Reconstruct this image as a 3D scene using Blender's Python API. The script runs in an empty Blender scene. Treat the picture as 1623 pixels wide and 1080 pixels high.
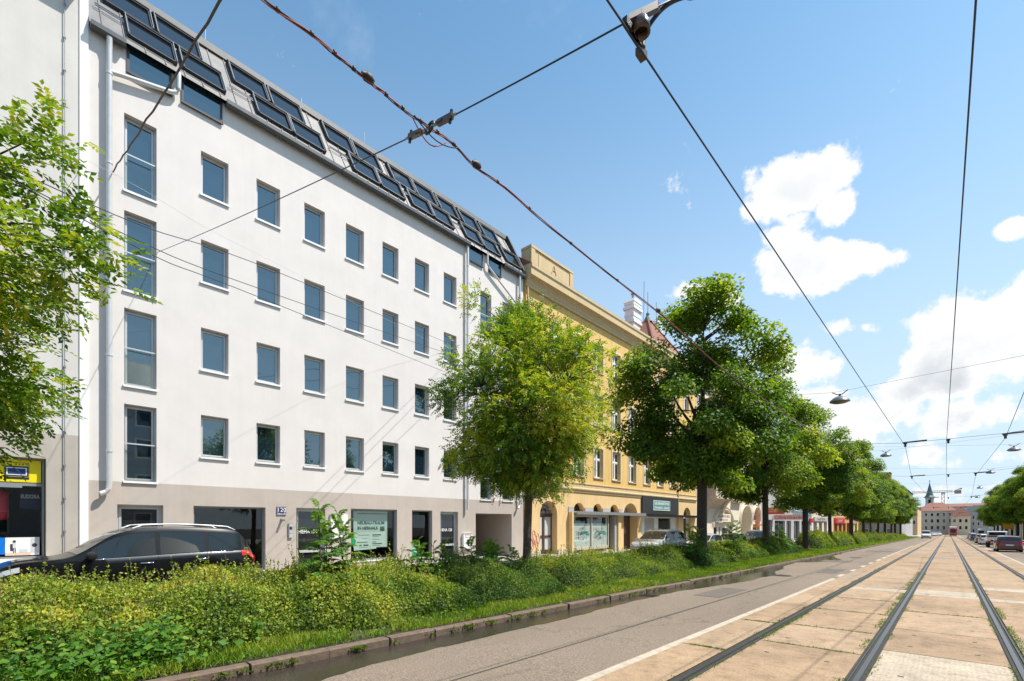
import bpy, math, random
import numpy as np
from mathutils import Vector, Matrix

R = math.radians
scene = bpy.context.scene
COL = scene.collection
random.seed(7)

# ---------------------------------------------------------------- camera
# world axes: x = across the street (right +), y = along the street, z = up
EYE = 1.8
YAW = math.atan((1503 - 811.5) / 770)
cam_d = bpy.data.cameras.new('camera')
cam = bpy.data.objects.new('camera', cam_d)
COL.objects.link(cam)
cam.location = (0, 0, EYE)
cam.rotation_euler = (R(90), 0, YAW)
cam_d.sensor_width = 36
cam_d.lens = 770 / 1623 * 36
cam_d.shift_y = (830.5 - 540) / 1623
cam_d.clip_start = 0.05
cam_d.clip_end = 5000
scene.camera = cam

# ---------------------------------------------------------------- light
SUN_EL, SUN_AZ = R(58), R(50)
SUN_DIR = Vector((math.sin(SUN_AZ) * math.cos(SUN_EL), math.cos(SUN_AZ) * math.cos(SUN_EL), math.sin(SUN_EL)))
sd = bpy.data.lights.new('sun', 'SUN')
sd.energy = 4.7
sd.angle = R(0.5)
sd.color = (1.0, 0.94, 0.865)
so = bpy.data.objects.new('sun', sd)
COL.objects.link(so)
so.rotation_euler = SUN_DIR.to_track_quat('Z', 'Y').to_euler()
so.location = (20, 20, 60)

vs = scene.view_settings
vs.view_transform = 'Standard'
vs.look = 'None'
vs.gamma = 1
vs.use_curve_mapping = False
vs.exposure = 0.58
scene.cycles.use_denoising = True
scene.cycles.max_bounces = 7
scene.cycles.transparent_max_bounces = 10
scene.cycles.diffuse_bounces = 3
scene.cycles.glossy_bounces = 3
scene.cycles.caustics_reflective = False
scene.cycles.caustics_refractive = False

# ---------------------------------------------------------------- sky with fair-weather clouds
def sky_dir(x, y):
    """Direction in the world of a point of the photograph's sky."""
    u, v = (x - 811.5) / 770, (830.5 - y) / 770
    ca, sa = math.cos(YAW), math.sin(YAW)
    return Vector((u * ca - sa, u * sa + ca, v)).normalized()

world = bpy.data.worlds.new('World')
scene.world = world
world.use_nodes = True
wt = world.node_tree
for n in list(wt.nodes):
    wt.nodes.remove(n)

def wn(kind, **kw):
    n = wt.nodes.new(kind)
    for k, v in kw.items():
        setattr(n, k, v)
    return n

def wmath(op, a, b=None, c=None, clamp=False):
    n = wn('ShaderNodeMath', operation=op)
    n.use_clamp = clamp
    for i, v in enumerate((a, b, c)):
        if v is None:
            continue
        if isinstance(v, (int, float)):
            n.inputs[i].default_value = v
        else:
            wt.links.new(v, n.inputs[i])
    return n.outputs[0]

def wdot(sock, vec):
    n = wn('ShaderNodeVectorMath', operation='DOT_PRODUCT')
    wt.links.new(sock, n.inputs[0])
    n.inputs[1].default_value = vec
    return n.outputs['Value']

w_out = wn('ShaderNodeOutputWorld')
w_bg = wn('ShaderNodeBackground')
w_bg.inputs['Strength'].default_value = 0.14
wt.links.new(w_bg.outputs[0], w_out.inputs[0])
sky = wn('ShaderNodeTexSky', sky_type='NISHITA')
sky.sun_disc = False
sky.sun_elevation = SUN_EL
sky.sun_rotation = SUN_AZ
sky.altitude = 200
sky.air_density = 1.0
sky.dust_density = 0.6
sky.ozone_density = 2.0
tint = wn('ShaderNodeMix', data_type='RGBA', blend_type='MULTIPLY')
tint.inputs[0].default_value = 1
wt.links.new(sky.outputs[0], tint.inputs[6])
tint.inputs[7].default_value = (0.80, 1.08, 1.04, 1)
tc = wn('ShaderNodeTexCoord')
DIR = tc.outputs['Generated']

# x, y (centre in the sky), half width, half height, strength
CLOUDS = [
    (1268, 300, 78, 50, 1.0), (1310, 285, 45, 40, .95), (1225, 335, 60, 26, .75), (1268, 352, 40, 30, .8), (1258, 385, 58, 44, .9), (1320, 330, 50, 40, .9),
    (1285, 412, 100, 40, 1.0), (1365, 408, 70, 28, .9), (1240, 440, 60, 28, .7), (1300, 448, 45, 20, .7),
    (1100, 462, 58, 26, .9), (1130, 480, 50, 30, .8),
    (1610, 362, 40, 30, .9), (1330, 525, 40, 22, .62), (1375, 520, 25, 12, .5),
    (1590, 545, 150, 88, 1.0), (1500, 590, 100, 52, 1.0), (1650, 500, 90, 80, 1.0), (1440, 620, 80, 30, .85),
    (1290, 575, 62, 38, .85), (1250, 560, 30, 22, .6), (1380, 660, 130, 38, .85), (1540, 660, 150, 45, .8),
    (1350, 700, 90, 30, .7), (1480, 725, 120, 30, .62), (1600, 720, 110, 36, .62), (1450, 780, 140, 26, .6), (1580, 775, 120, 20, .5),
    (1300, 640, 60, 30, .8),
]
def cloud_mask(offset_y, grow=1.0):
    best = None
    for (x, y, rx, ry, s) in CLOUDS:
        c = sky_dir(x, y + offset_y)
        t1 = (sky_dir(x + rx, y + offset_y) - c)
        t2 = (sky_dir(x, y + offset_y - ry) - c)
        a = t1 / max(t1.length_squared, 1e-9)
        t2 = t2 - t1 * (t1.dot(t2) / t1.length_squared)
        b = t2 / max(t2.length_squared, 1e-9)
        da = wmath('SUBTRACT', wdot(DIR, a), a.dot(c))
        db = wmath('SUBTRACT', wdot(DIR, b), b.dot(c))
        d2 = wmath('ADD', wmath('MULTIPLY', da, da), wmath('MULTIPLY', db, db))
        g = wmath('MULTIPLY', wmath('POWER', 2.718, wmath('MULTIPLY', d2, -0.8 * grow)), s)
        best = g if best is None else wmath('SMOOTH_MAX', best, g, 0.10)
    return best
def wnoise(scale, detail, rough, off=(0, 0, 0)):
    mp = wn('ShaderNodeMapping')
    mp.inputs['Location'].default_value = off
    wt.links.new(DIR, mp.inputs['Vector'])
    n = wn('ShaderNodeTexNoise')
    n.inputs['Scale'].default_value = scale
    n.inputs['Detail'].default_value = detail
    n.inputs['Roughness'].default_value = rough
    wt.links.new(mp.outputs[0], n.inputs['Vector'])
    return n.outputs['Fac']
def wsmooth(val, lo, hi):
    n = wn('ShaderNodeMapRange', interpolation_type='SMOOTHSTEP')
    wt.links.new(val, n.inputs[0])
    n.inputs[1].default_value = lo
    n.inputs[2].default_value = hi
    return n.outputs[0]
field = cloud_mask(0)
n1 = wnoise(8.0, 10, .63)
n2 = wnoise(24.0, 6, .6, (3, 1, 7))
body = wmath('ADD', field, wmath('ADD', wmath('MULTIPLY', wmath('SUBTRACT', n1, .5), 1.75), wmath('MULTIPLY', wmath('SUBTRACT', n2, .5), .85)))
mask = wsmooth(body, .40, .62)
# thin wisps everywhere and a pale haze towards the horizon
wisp = wmath('MULTIPLY', wsmooth(wnoise(4.5, 8, .62, (11, 4, 2)), .52, .85), .38)
horiz = wmath('MULTIPLY', wsmooth(wdot(DIR, (0, 0, 1)), .80, .0), .95)
soft = wmath('MAXIMUM', wisp, horiz)
# cloud bases are greyer: thicker parts and a slow noise, with the heavy banks low in the sky
dens = wsmooth(body, .58, 1.15)
gn = wsmooth(wnoise(5.5, 6, .55, (2, 8, 5)), .38, .64)
lowness = wsmooth(wdot(DIR, (0, 0, 1)), .36, .14)
grey = wmath('MULTIPLY', wmath('MULTIPLY', dens, gn), wmath('MULTIPLY_ADD', lowness, .62, .30), clamp=True)
cc = wn('ShaderNodeMix', data_type='RGBA')
wt.links.new(grey, cc.inputs[0])
cc.inputs[6].default_value = (4.95, 5.0, 5.05, 1)
cc.inputs[7].default_value = (2.75, 3.05, 3.35, 1)
m1 = wn('ShaderNodeMix', data_type='RGBA')
wt.links.new(soft, m1.inputs[0])
wt.links.new(tint.outputs[2], m1.inputs[6])
m1.inputs[7].default_value = (3.35, 4.05, 4.75, 1)
m2 = wn('ShaderNodeMix', data_type='RGBA')
wt.links.new(mask, m2.inputs[0])
wt.links.new(m1.outputs[2], m2.inputs[6])
wt.links.new(cc.outputs[2], m2.inputs[7])
wt.links.new(m2.outputs[2], w_bg.inputs['Color'])

# ---------------------------------------------------------------- helpers
SLOPE = 0.0117
def G(y):
    """Height of the carriageway: the street falls gently away from the camera."""
    return -SLOPE * y

def tag(o, label=None, cat=None, group=None, kind=None):
    if label: o['label'] = label
    if cat: o['category'] = cat
    if group: o['group'] = group
    if kind: o['kind'] = kind
    return o

def thing(name, label, cat, loc=(0, 0, 0), group=None):
    o = bpy.data.objects.new(name, None)
    o.empty_display_size = .2
    COL.objects.link(o)
    o.location = loc
    return tag(o, label, cat, group)

def adopt(o, parent):
    """Parent a mesh given in world coordinates to a thing (or part) standing at its own place."""
    o.parent = parent
    top = parent
    if parent.parent is None:
        o.matrix_parent_inverse = Matrix.Translation(-Vector(parent.location))

def copy_tree(o, parent=None):
    c = o.copy()
    COL.objects.link(c)
    if parent is not None:
        inv = o.matrix_parent_inverse.copy()
        c.parent = parent
        c.matrix_parent_inverse = inv
    for ch in o.children:
        copy_tree(ch, c)
    return c

class MB:
    def __init__(self):
        self.v, self.f, self.m = [], [], []
    def add(self, pts, faces, mi=0):
        b = len(self.v)
        self.v.extend([tuple(p) for p in pts])
        for f in faces:
            self.f.append([b + i for i in f]); self.m.append(mi)
        return self
    def quad(self, a, b, c, d, mi=0): return self.add((a, b, c, d), ((0, 1, 2, 3),), mi)
    def poly(self, pts, mi=0): return self.add(pts, (tuple(range(len(pts))),), mi)
    def box(self, x0, x1, y0, y1, z0, z1, mi=0):
        if x0 > x1: x0, x1 = x1, x0
        if y0 > y1: y0, y1 = y1, y0
        if z0 > z1: z0, z1 = z1, z0
        p = [(x0, y0, z0), (x1, y0, z0), (x1, y1, z0), (x0, y1, z0), (x0, y0, z1), (x1, y0, z1), (x1, y1, z1), (x0, y1, z1)]
        return self.add(p, ((0, 3, 2, 1), (4, 5, 6, 7), (0, 1, 5, 4), (1, 2, 6, 5), (2, 3, 7, 6), (3, 0, 4, 7)), mi)
    def obox(self, c, ax, ay, az, mi=0):
        c, ax, ay, az = Vector(c), Vector(ax), Vector(ay), Vector(az)
        p = [c + sx * ax + sy * ay + sz * az for sz in (-1, 1) for sx, sy in ((-1, -1), (1, -1), (1, 1), (-1, 1))]
        return self.add(p, ((0, 3, 2, 1), (4, 5, 6, 7), (0, 1, 5, 4), (1, 2, 6, 5), (2, 3, 7, 6), (3, 0, 4, 7)), mi)
    def prism(self, outline, axis, a0, a1, mi=0):
        """outline: 2D points; axis 'x','y','z' is the extrusion axis."""
        def P(p, a):
            return {'x': (a, p[0], p[1]), 'y': (p[0], a, p[1]), 'z': (p[0], p[1], a)}[axis]
        n = len(outline)
        pts = [P(p, a0) for p in outline] + [P(p, a1) for p in outline]
        fs = [tuple(range(n))[::-1], tuple(range(n, 2 * n))]
        fs += [(i, (i + 1) % n, n + (i + 1) % n, n + i) for i in range(n)]
        return self.add(pts, fs, mi)
    def tube(self, pts, r, n=8, mi=0, cap=True):
        pts = [Vector(p) for p in pts]
        rs = r if isinstance(r, (list, tuple)) else [r] * len(pts)
        rings = []
        for i, p in enumerate(pts):
            t = (pts[min(i + 1, len(pts) - 1)] - pts[max(i - 1, 0)]).normalized()
            u = t.cross(Vector((0, 0, 1)) if abs(t.z) < .9 else Vector((1, 0, 0))).normalized()
            w = u.cross(t).normalized()
            rings.append([p + (u * math.cos(2 * math.pi * k / n) + w * math.sin(2 * math.pi * k / n)) * rs[i] for k in range(n)])
        b = [q for ring in rings for q in ring]
        fs = []
        for i in range(len(pts) - 1):
            for k in range(n):
                fs.append((i * n + k, i * n + (k + 1) % n, (i + 1) * n + (k + 1) % n, (i + 1) * n + k))
        if cap:
            fs.append(tuple(range(n))); fs.append(tuple(range((len(pts) - 1) * n, len(pts) * n))[::-1])
        return self.add(b, fs, mi)
    def lathe(self, c, prof, n=16, axis='z', mi=0):
        c = Vector(c)
        def P(r, h, a):
            x, y = r * math.cos(a), r * math.sin(a)
            return c + (Vector((x, y, h)) if axis == 'z' else Vector((x, h, y)) if axis == 'y' else Vector((h, x, y)))
        b = [P(r, h, 2 * math.pi * k / n) for (r, h) in prof for k in range(n)]
        fs = []
        for i in range(len(prof) - 1):
            for k in range(n):
                fs.append((i * n + k, i * n + (k + 1) % n, (i + 1) * n + (k + 1) % n, (i + 1) * n + k))
        return self.add(b, fs, mi)
    def build(self, name, mats, parent=None, smooth=False, angle=None):
        me = bpy.data.meshes.new(name)
        me.from_pydata(self.v, [], self.f)
        if not isinstance(mats, (list, tuple)): mats = [mats]
        for m in mats: me.materials.append(m)
        me.polygons.foreach_set('material_index', self.m)
        if smooth:
            me.polygons.foreach_set('use_smooth', [True] * len(self.f))
        me.update()
        if smooth and angle:
            me.set_sharp_from_angle(angle=angle)
        o = bpy.data.objects.new(name, me)
        COL.objects.link(o)
        if parent is not None: adopt(o, parent)
        return o

# ---- materials
def new_mat(name):
    m = bpy.data.materials.new(name)
    m.use_nodes = True
    nt = m.node_tree
    return m, nt, nt.nodes['Principled BSDF']

def nnode(nt, kind, **kw):
    n = nt.nodes.new(kind)
    for k, v in kw.items(): setattr(n, k, v)
    return n

def noise_fac(nt, scale, detail=4, rough=.55, stretch=(1, 1, 1), coord='Position'):
    if coord == 'Position':
        src = nnode(nt, 'ShaderNodeNewGeometry').outputs['Position']
    else:
        src = nnode(nt, 'ShaderNodeTexCoord').outputs[coord]
    mp = nnode(nt, 'ShaderNodeMapping')
    mp.inputs['Scale'].default_value = stretch
    nt.links.new(src, mp.inputs['Vector'])
    n = nnode(nt, 'ShaderNodeTexNoise')
    n.inputs['Scale'].default_value = scale
    n.inputs['Detail'].default_value = detail
    n.inputs['Roughness'].default_value = rough
    nt.links.new(mp.outputs[0], n.inputs['Vector'])
    return n.outputs['Fac']

def ramp(nt, fac, stops):
    r = nnode(nt, 'ShaderNodeValToRGB')
    els = r.color_ramp.elements
    els[0].position, els[0].color = stops[0][0], (*stops[0][1], 1)
    els[1].position, els[1].color = stops[-1][0], (*stops[-1][1], 1)
    for p, c in stops[1:-1]:
        e = els.new(p); e.color = (*c, 1)
    nt.links.new(fac, r.inputs[0])
    return r.outputs[0]

def mulcol(nt, a, b, fac=1.0, blend='MULTIPLY'):
    x = nnode(nt, 'ShaderNodeMix', data_type='RGBA', blend_type=blend)
    if isinstance(fac, (int, float)): x.inputs[0].default_value = fac
    else: nt.links.new(fac, x.inputs[0])
    for i, v in ((6, a), (7, b)):
        if isinstance(v, tuple): x.inputs[i].default_value = (*v, 1)
        else: nt.links.new(v, x.inputs[i])
    return x.outputs[2]

def bump(nt, bsdf, fac, strength=.3, dist=.01):
    b = nnode(nt, 'ShaderNodeBump')
    b.inputs['Strength'].default_value = strength
    b.inputs['Distance'].default_value = dist
    nt.links.new(fac, b.inputs['Height'])
    nt.links.new(b.outputs[0], bsdf.inputs['Normal'])

def mat(name, col, rough=.6, metal=0.0, var=.10, scale=4.0, bmp=0.0, bscale=80.0, ior=1.5, streak=0.0, coat=0.0, coord='Position'):
    m, nt, b = new_mat(name)
    c = tuple(col)
    if var > 0:
        f = noise_fac(nt, scale, 5, .6, coord=coord)
        out = ramp(nt, f, [(.28, tuple(x * (1 - var) for x in c)), (.72, tuple(min(1, x * (1 + var * .7)) for x in c))])
        if streak > 0:
            s = noise_fac(nt, 3.0, 4, .6, (2.2, 2.2, .12))
            out = mulcol(nt, out, ramp(nt, s, [(.35, (1 - streak,) * 3), (.62, (1, 1, 1))]))
        nt.links.new(out, b.inputs['Base Color'])
    else:
        b.inputs['Base Color'].default_value = (*c, 1)
    b.inputs['Roughness'].default_value = rough
    b.inputs['Metallic'].default_value = metal
    b.inputs['IOR'].default_value = ior
    if coat: 
        b.inputs['Coat Weight'].default_value = coat
        b.inputs['Coat Roughness'].default_value = .03
    if bmp > 0:
        bump(nt, b, noise_fac(nt, bscale, 4, .6, coord=coord), bmp, .01)
    return m

def glass_mat(name, col=(.012, .016, .02), ior=2.1, wave=.02, tintc=None):
    m, nt, b = new_mat(name)
    b.inputs['Base Color'].default_value = (*col, 1)
    b.inputs['Roughness'].default_value = .015
    b.inputs['IOR'].default_value = ior
    if tintc: b.inputs['Specular Tint'].default_value = (*tintc, 1)
    if wave: bump(nt, b, noise_fac(nt, .9, 2, .4), wave, .05)
    return m

def clear_glass(name, tintc=(.94, .96, .95), base=.045):
    m = bpy.data.materials.new(name)
    m.use_nodes = True
    nt = m.node_tree
    nt.nodes.remove(nt.nodes['Principled BSDF'])
    tr = nnode(nt, 'ShaderNodeBsdfTransparent'); tr.inputs[0].default_value = (*tintc, 1)
    gl = nnode(nt, 'ShaderNodeBsdfGlossy'); gl.inputs['Roughness'].default_value = .0
    fr = nnode(nt, 'ShaderNodeLayerWeight')
    pw = nnode(nt, 'ShaderNodeMath', operation='POWER'); pw.inputs[1].default_value = 3.5
    nt.links.new(fr.outputs['Facing'], pw.inputs[0])
    ad = nnode(nt, 'ShaderNodeMath', operation='MULTIPLY_ADD'); ad.inputs[1].default_value = .7; ad.inputs[2].default_value = base
    nt.links.new(pw.outputs[0], ad.inputs[0])
    mx = nnode(nt, 'ShaderNodeMixShader')
    nt.links.new(ad.outputs[0], mx.inputs[0]); nt.links.new(tr.outputs[0], mx.inputs[1]); nt.links.new(gl.outputs[0], mx.inputs[2])
    nt.links.new(mx.outputs[0], nt.nodes['Material Output'].inputs[0])
    return m

def leaf_mat(name, stops, trans=.38, tcol=None, rough=.52):
    """stops: colour ramp over the per-leaf tone value stored on the mesh."""
    m, nt, b = new_mat(name)
    at = nnode(nt, 'ShaderNodeAttribute', attribute_name='var')
    c = ramp(nt, at.outputs['Fac'], stops)
    nt.links.new(c, b.inputs['Base Color'])
    b.inputs['Roughness'].default_value = rough
    b.inputs['Specular IOR Level'].default_value = .28
    tl = nnode(nt, 'ShaderNodeBsdfTranslucent')
    t = mulcol(nt, c, tcol or (1.40, 1.32, .50))
    nt.links.new(t, tl.inputs[0])
    mx = nnode(nt, 'ShaderNodeMixShader'); mx.inputs[0].default_value = trans
    nt.links.new(b.outputs[0], mx.inputs[1]); nt.links.new(tl.outputs[0], mx.inputs[2])
    nt.links.new(mx.outputs[0], nt.nodes['Material Output'].inputs[0])
    return m

# ---- lettering
def text_mesh(body, size, bold=0.0, align='LEFT', spacing=1.0, depth=.004):
    cu = bpy.data.curves.new('lettering', 'FONT')
    cu.body = body
    cu.size = size
    cu.offset = bold
    cu.extrude = depth
    cu.align_x = align
    cu.space_character = spacing
    ob = bpy.data.objects.new('lettering', cu)
    COL.objects.link(ob)
    dg = bpy.context.evaluated_depsgraph_get()
    me = bpy.data.meshes.new_from_object(ob.evaluated_get(dg))
    bpy.data.objects.remove(ob)
    bpy.data.curves.remove(cu)
    return me

def lettering(body, size, pos, m, parent, bold=0.0, align='LEFT', facing='+x', name='lettering', width=None, spacing=1.0):
    """Letters standing 4 mm off a board, read from the side the board faces."""
    me = text_mesh(body, size, bold, align, spacing)
    xs = [v.co.x for v in me.vertices]
    k = 1.0
    if width and xs: k = width / (max(xs) - min(xs))
    rt = {'+x': Vector((0, 1, 0)), '-y': Vector((1, 0, 0)), '-x': Vector((0, -1, 0)), '+y': Vector((-1, 0, 0))}[facing]
    nn = {'+x': Vector((1, 0, 0)), '-y': Vector((0, -1, 0)), '-x': Vector((-1, 0, 0)), '+y': Vector((0, 1, 0))}[facing]
    p = Vector(pos)
    for v in me.vertices:
        c = v.co
        v.co = p + rt * (c.x * k) + Vector((0, 0, c.y)) + nn * (c.z + .006)
    me.materials.clear()
    me.materials.append(m)
    o = bpy.data.objects.new(name, me)
    COL.objects.link(o)
    if parent is not None: adopt(o, parent)
    return o
# ---------------------------------------------------------------- materials
PLASTER = mat('white plaster', (.70, .655, .62), .9, var=.05, scale=1.1, bmp=.25, bscale=45, streak=.02)
PLASTER_OLD = mat('neighbour plaster', (.62, .59, .55), .9, var=.06, scale=1.2, bmp=.25, bscale=45, streak=.03)
TAUPE = mat('taupe plaster', (.485, .42, .365), .9, var=.08, scale=1.4, bmp=.25, bscale=50, streak=.04)
GREYBASE = mat('grey plaster', (.45, .405, .35), .9, var=.08, scale=1.6, bmp=.2, bscale=60, streak=.06)
ALU = mat('light grey aluminium', (.56, .57, .57), .35, .25, var=.04)
ALU_DARK = mat('mid grey aluminium', (.30, .315, .32), .4, .3, var=.05)
ANTHRA = mat('anthracite sheet metal', (.045, .048, .054), .42, .35, var=.15)
ROOFMET = mat('standing seam metal', (.235, .225, .215), .42, .35, var=.12, scale=2.5, streak=.1)
PIPE = mat('light pipe metal', (.62, .62, .61), .38, .25, var=.05)
GLOSSBLACK = mat('gloss black trim', (.006, .006, .007), .35, 0, var=0)
PARAPET = mat('weathered parapet sheet', (.17, .17, .165), .6, .2, var=.12)
ZINC = mat('zinc sheet', (.30, .31, .32), .45, .5, var=.12)
WINGLASS = glass_mat('window glass', (.008, .018, .030), 2.7, .014, (.74, .93, 1.0))
DARKGLASS = glass_mat('shop window glass', (.014, .017, .018), 1.75, .01)
SKYGLASS = glass_mat('roof window glass', (.012, .016, .02), 1.8, .006)
SHOPGLASS = clear_glass('clear shop glass')
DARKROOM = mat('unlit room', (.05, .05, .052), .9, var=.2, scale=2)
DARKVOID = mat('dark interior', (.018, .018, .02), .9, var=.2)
WHITEPAINT = mat('white paint', (.80, .80, .78), .45, var=.03)
WINWHITE = mat('white window paint', (.78, .78, .75), .4, var=.04)
BLACKMET = mat('black metal', (.018, .018, .02), .45, .3, var=.2)
DARKGREY = mat('dark grey board', (.035, .036, .04), .5, var=.2, scale=3)
BLUE = mat('enamel blue', (.012, .022, .14), .25, var=.04)
TEALPAPER = mat('pale green poster paper', (.46, .60, .52), .6, var=.05)
PALEPAPER = mat('paler green paper', (.58, .72, .64), .6, var=.04)
GREENPRINT = mat('dark green print', (.03, .11, .075), .6, var=.05)
GREEN = mat('green print', (.01, .26, .09), .5, var=.05)
TEAL = mat('teal print', (.13, .46, .38), .5, var=.06)
TEALSIGN = mat('teal sign', (.10, .30, .30), .4, var=.06)
YELLOWSIGN = mat('yellow sign', (.80, .66, .01), .4, var=.03)
OVENBLUE = mat('navy print', (.01, .015, .05), .5, var=.05)
OVENWIN = mat('blue print', (.01, .03, .20), .4, var=.05)
SKYBLUE = mat('bright blue print', (.0, .16, .62), .4, var=.03)
REDPRINT = mat('red print', (.55, .03, .04), .5, var=.05)
PAPERPINK = mat('warm paper print', (.68, .50, .38), .6, var=.1)
YEL = mat('ochre plaster', (.76, .50, .17), .9, var=.09, scale=.7, bmp=.16, bscale=50, streak=.12)
YEL_PALE = mat('pale ochre plaster', (.78, .55, .27), .9, var=.08, scale=.9, bmp=.16, bscale=50, streak=.10)
YEL_TRIM = mat('ochre moulding', (.62, .47, .26), .85, var=.08, scale=1.2, streak=.10)
YEL_SURR = mat('cream window surround', (.68, .58, .42), .8, var=.05)
STONE = mat('pale stone', (.55, .47, .37), .85, var=.12, scale=2, bmp=.2)
BEIGE = mat('beige plaster', (.60, .50, .40), .9, var=.08, scale=.8, bmp=.15, bscale=40, streak=.10)
BEIGE_LIGHT = mat('cream plaster', (.74, .65, .52), .9, var=.06, scale=.8, bmp=.12, bscale=40, streak=.05)
GREYWALL = mat('grey render', (.42, .41, .40), .85, var=.08, streak=.08)
TEALWALL = mat('grey teal panels', (.17, .25, .26), .5, var=.08)
CREAM = mat('cream render', (.66, .55, .37), .85, var=.08, streak=.08)
ORANGE = mat('orange render', (.62, .30, .10), .85, var=.08, streak=.06)
PEACH = mat('peach render', (.66, .47, .27), .85, var=.08, streak=.06)
SUNYEL = mat('yellow render', (.70, .52, .14), .85, var=.08, streak=.06)
GREYVIO = mat('pale grey render', (.45, .44, .44), .85, var=.08, streak=.08)
BRICKRED = mat('red chimney brick', (.22, .06, .04), .85, var=.25, scale=6)
TILERED = mat('red roof tiles', (.24, .095, .06), .8, var=.25, scale=5, bmp=.4, bscale=20)
TILEBROWN = mat('brown roof tiles', (.19, .135, .115), .8, var=.22, scale=5, bmp=.4, bscale=20)
COPPER = mat('green copper', (.10, .17, .165), .6, var=.2, scale=1)
WOODBROWN = mat('dark brown wood', (.085, .045, .03), .5, var=.2, scale=3)
FROST = mat('frosted pane', (.55, .57, .58), .3, var=.08)
PINKSPRAY = mat('pink spray paint', (.68, .22, .30), .7, var=.1)
SIGNORANGE = mat('orange sign', (.60, .13, .02), .45, var=.05)
SIGNRED = mat('red sign', (.50, .025, .05), .45, var=.05)
SIGNPINK = mat('pale pink sign', (.80, .52, .52), .45, var=.03)
BLACKRUB = mat('black rubber', (.012, .012, .013), .6, var=.2)
TYRE = mat('tyre rubber', (.022, .022, .023), .75, var=.2)
RIM = mat('wheel rim alloy', (.50, .51, .52), .28, .8, var=.05, coord='Object')
CHROME = mat('chrome trim', (.75, .75, .76), .12, 1.0, var=0)
LAMPLENS = mat('lamp lens', (.55, .58, .60), .08, .1, var=0, ior=1.8)
TAILRED = mat('tail lamp red', (.50, .012, .02), .12, var=0, ior=1.6)
PLATE = mat('number plate white', (.75, .75, .75), .4, var=0)
CARGLASS = glass_mat('car window glass', (.016, .024, .028), 1.5, 0)
BARK = mat('grey brown bark', (.095, .075, .058), .95, var=.35, scale=9, bmp=.9, bscale=26)
BARK_DARK = mat('dark bark', (.052, .042, .036), .95, var=.35, scale=9, bmp=.9, bscale=22)
CABLE = mat('dark cable', (.022, .022, .025), .6, var=.2)
CABLE_RED = mat('faded red cable', (.36, .085, .07), .6, var=.25)
WIRE = mat('wire bronze', (.03, .033, .045), .5, .4, var=.1)
PORCELAIN = mat('brown insulator', (.075, .05, .035), .3, var=.2)
LAMPGREY = mat('grey green lamp enamel', (.17, .19, .185), .35, .2, var=.08, coord='Object')
LAMPGLOW = mat('lamp underside', (.10, .09, .07), .3, var=.1, coord='Object')

# ---------------------------------------------------------------- facade builders
def arc_pts(ya, yb, zs, rise, n=14):
    """Points of an arch from (ya, zs) over the crown to (yb, zs)."""
    c, r = (ya + yb) / 2, (yb - ya) / 2
    return [(c - r * math.cos(math.pi * k / n), zs + rise * math.sin(math.pi * k / n)) for k in range(n + 1)]

def wall_mesh(mb, X, y0, y1, z0, z1, holes, mi=0, reveal_mi=None, nrm=1):
    """A wall in the plane x = X with real openings and reveals.
    holes: (ya, yb, za, zb, depth[, arch rise]); zb of an arched hole is its crown."""
    ys = sorted({y0, y1, *[h[0] for h in holes], *[h[1] for h in holes]})
    zs = sorted({z0, z1, *[h[2] for h in holes], *[h[3] for h in holes]})
    ys = [y for y in ys if y0 <= y <= y1]; zs = [z for z in zs if z0 <= z <= z1]
    rm = mi if reveal_mi is None else reveal_mi
    for i in range(len(ys) - 1):
        # merge vertically free runs
        run = None
        for j in range(len(zs) - 1):
            yc, zc = (ys[i] + ys[i + 1]) / 2, (zs[j] + zs[j + 1]) / 2
            inside = any(h[0] < yc < h[1] and h[2] < zc < h[3] for h in holes)
            if not inside:
                mb.quad((X, ys[i], zs[j]), (X, ys[i + 1], zs[j]), (X, ys[i + 1], zs[j + 1]), (X, ys[i], zs[j + 1]), mi)
    for h in holes:
        ya, yb, za, zb, d = h[:5]
        rise = h[5] if len(h) > 5 else 0
        B = X - d * nrm
        zt = zb - rise
        mb.quad((X, ya, za), (B, ya, za), (B, ya, zt), (X, ya, zt), rm)
        mb.quad((X, yb, za), (X, yb, zt), (B, yb, zt), (B, yb, za), rm)
        mb.quad((X, ya, za), (X, yb, za), (B, yb, za), (B, ya, za), rm)
        if rise:
            pts = arc_pts(ya, yb, zt, rise)
            for (p, q) in zip(pts, pts[1:]):
                mb.quad((X, p[0], p[1]), (B, p[0], p[1]), (B, q[0], q[1]), (X, q[0], q[1]), rm)
                mb.quad((X, p[0], p[1]), (X, q[0], q[1]), (X, q[0], zb), (X, p[0], zb), mi)
        else:
            mb.quad((X, ya, zb), (B, ya, zb), (B, yb, zb), (X, yb, zb), rm)

def shell(mb, X, y0, y1, z0, z1, back, mi=0):
    """The other faces of a building block whose street front stands in the plane x = X."""
    mb.quad((X, y0, z0), (X, y0, z1), (back, y0, z1), (back, y0, z0), mi)
    mb.quad((X, y1, z0), (back, y1, z0), (back, y1, z1), (X, y1, z1), mi)
    mb.quad((back, y0, z0), (back, y0, z1), (back, y1, z1), (back, y1, z0), mi)

def frame_boxes(mb, X, ya, yb, za, zb, w, d, mi=0):
    """A rectangular frame of bars w wide and d deep with its face in the plane x = X."""
    mb.box(X - d, X, ya, ya + w, za, zb, mi)
    mb.box(X - d, X, yb - w, yb, za, zb, mi)
    mb.box(X - d, X, ya + w, yb - w, za, za + w, mi)
    mb.box(X - d, X, ya + w, yb - w, zb - w, zb, mi)

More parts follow.
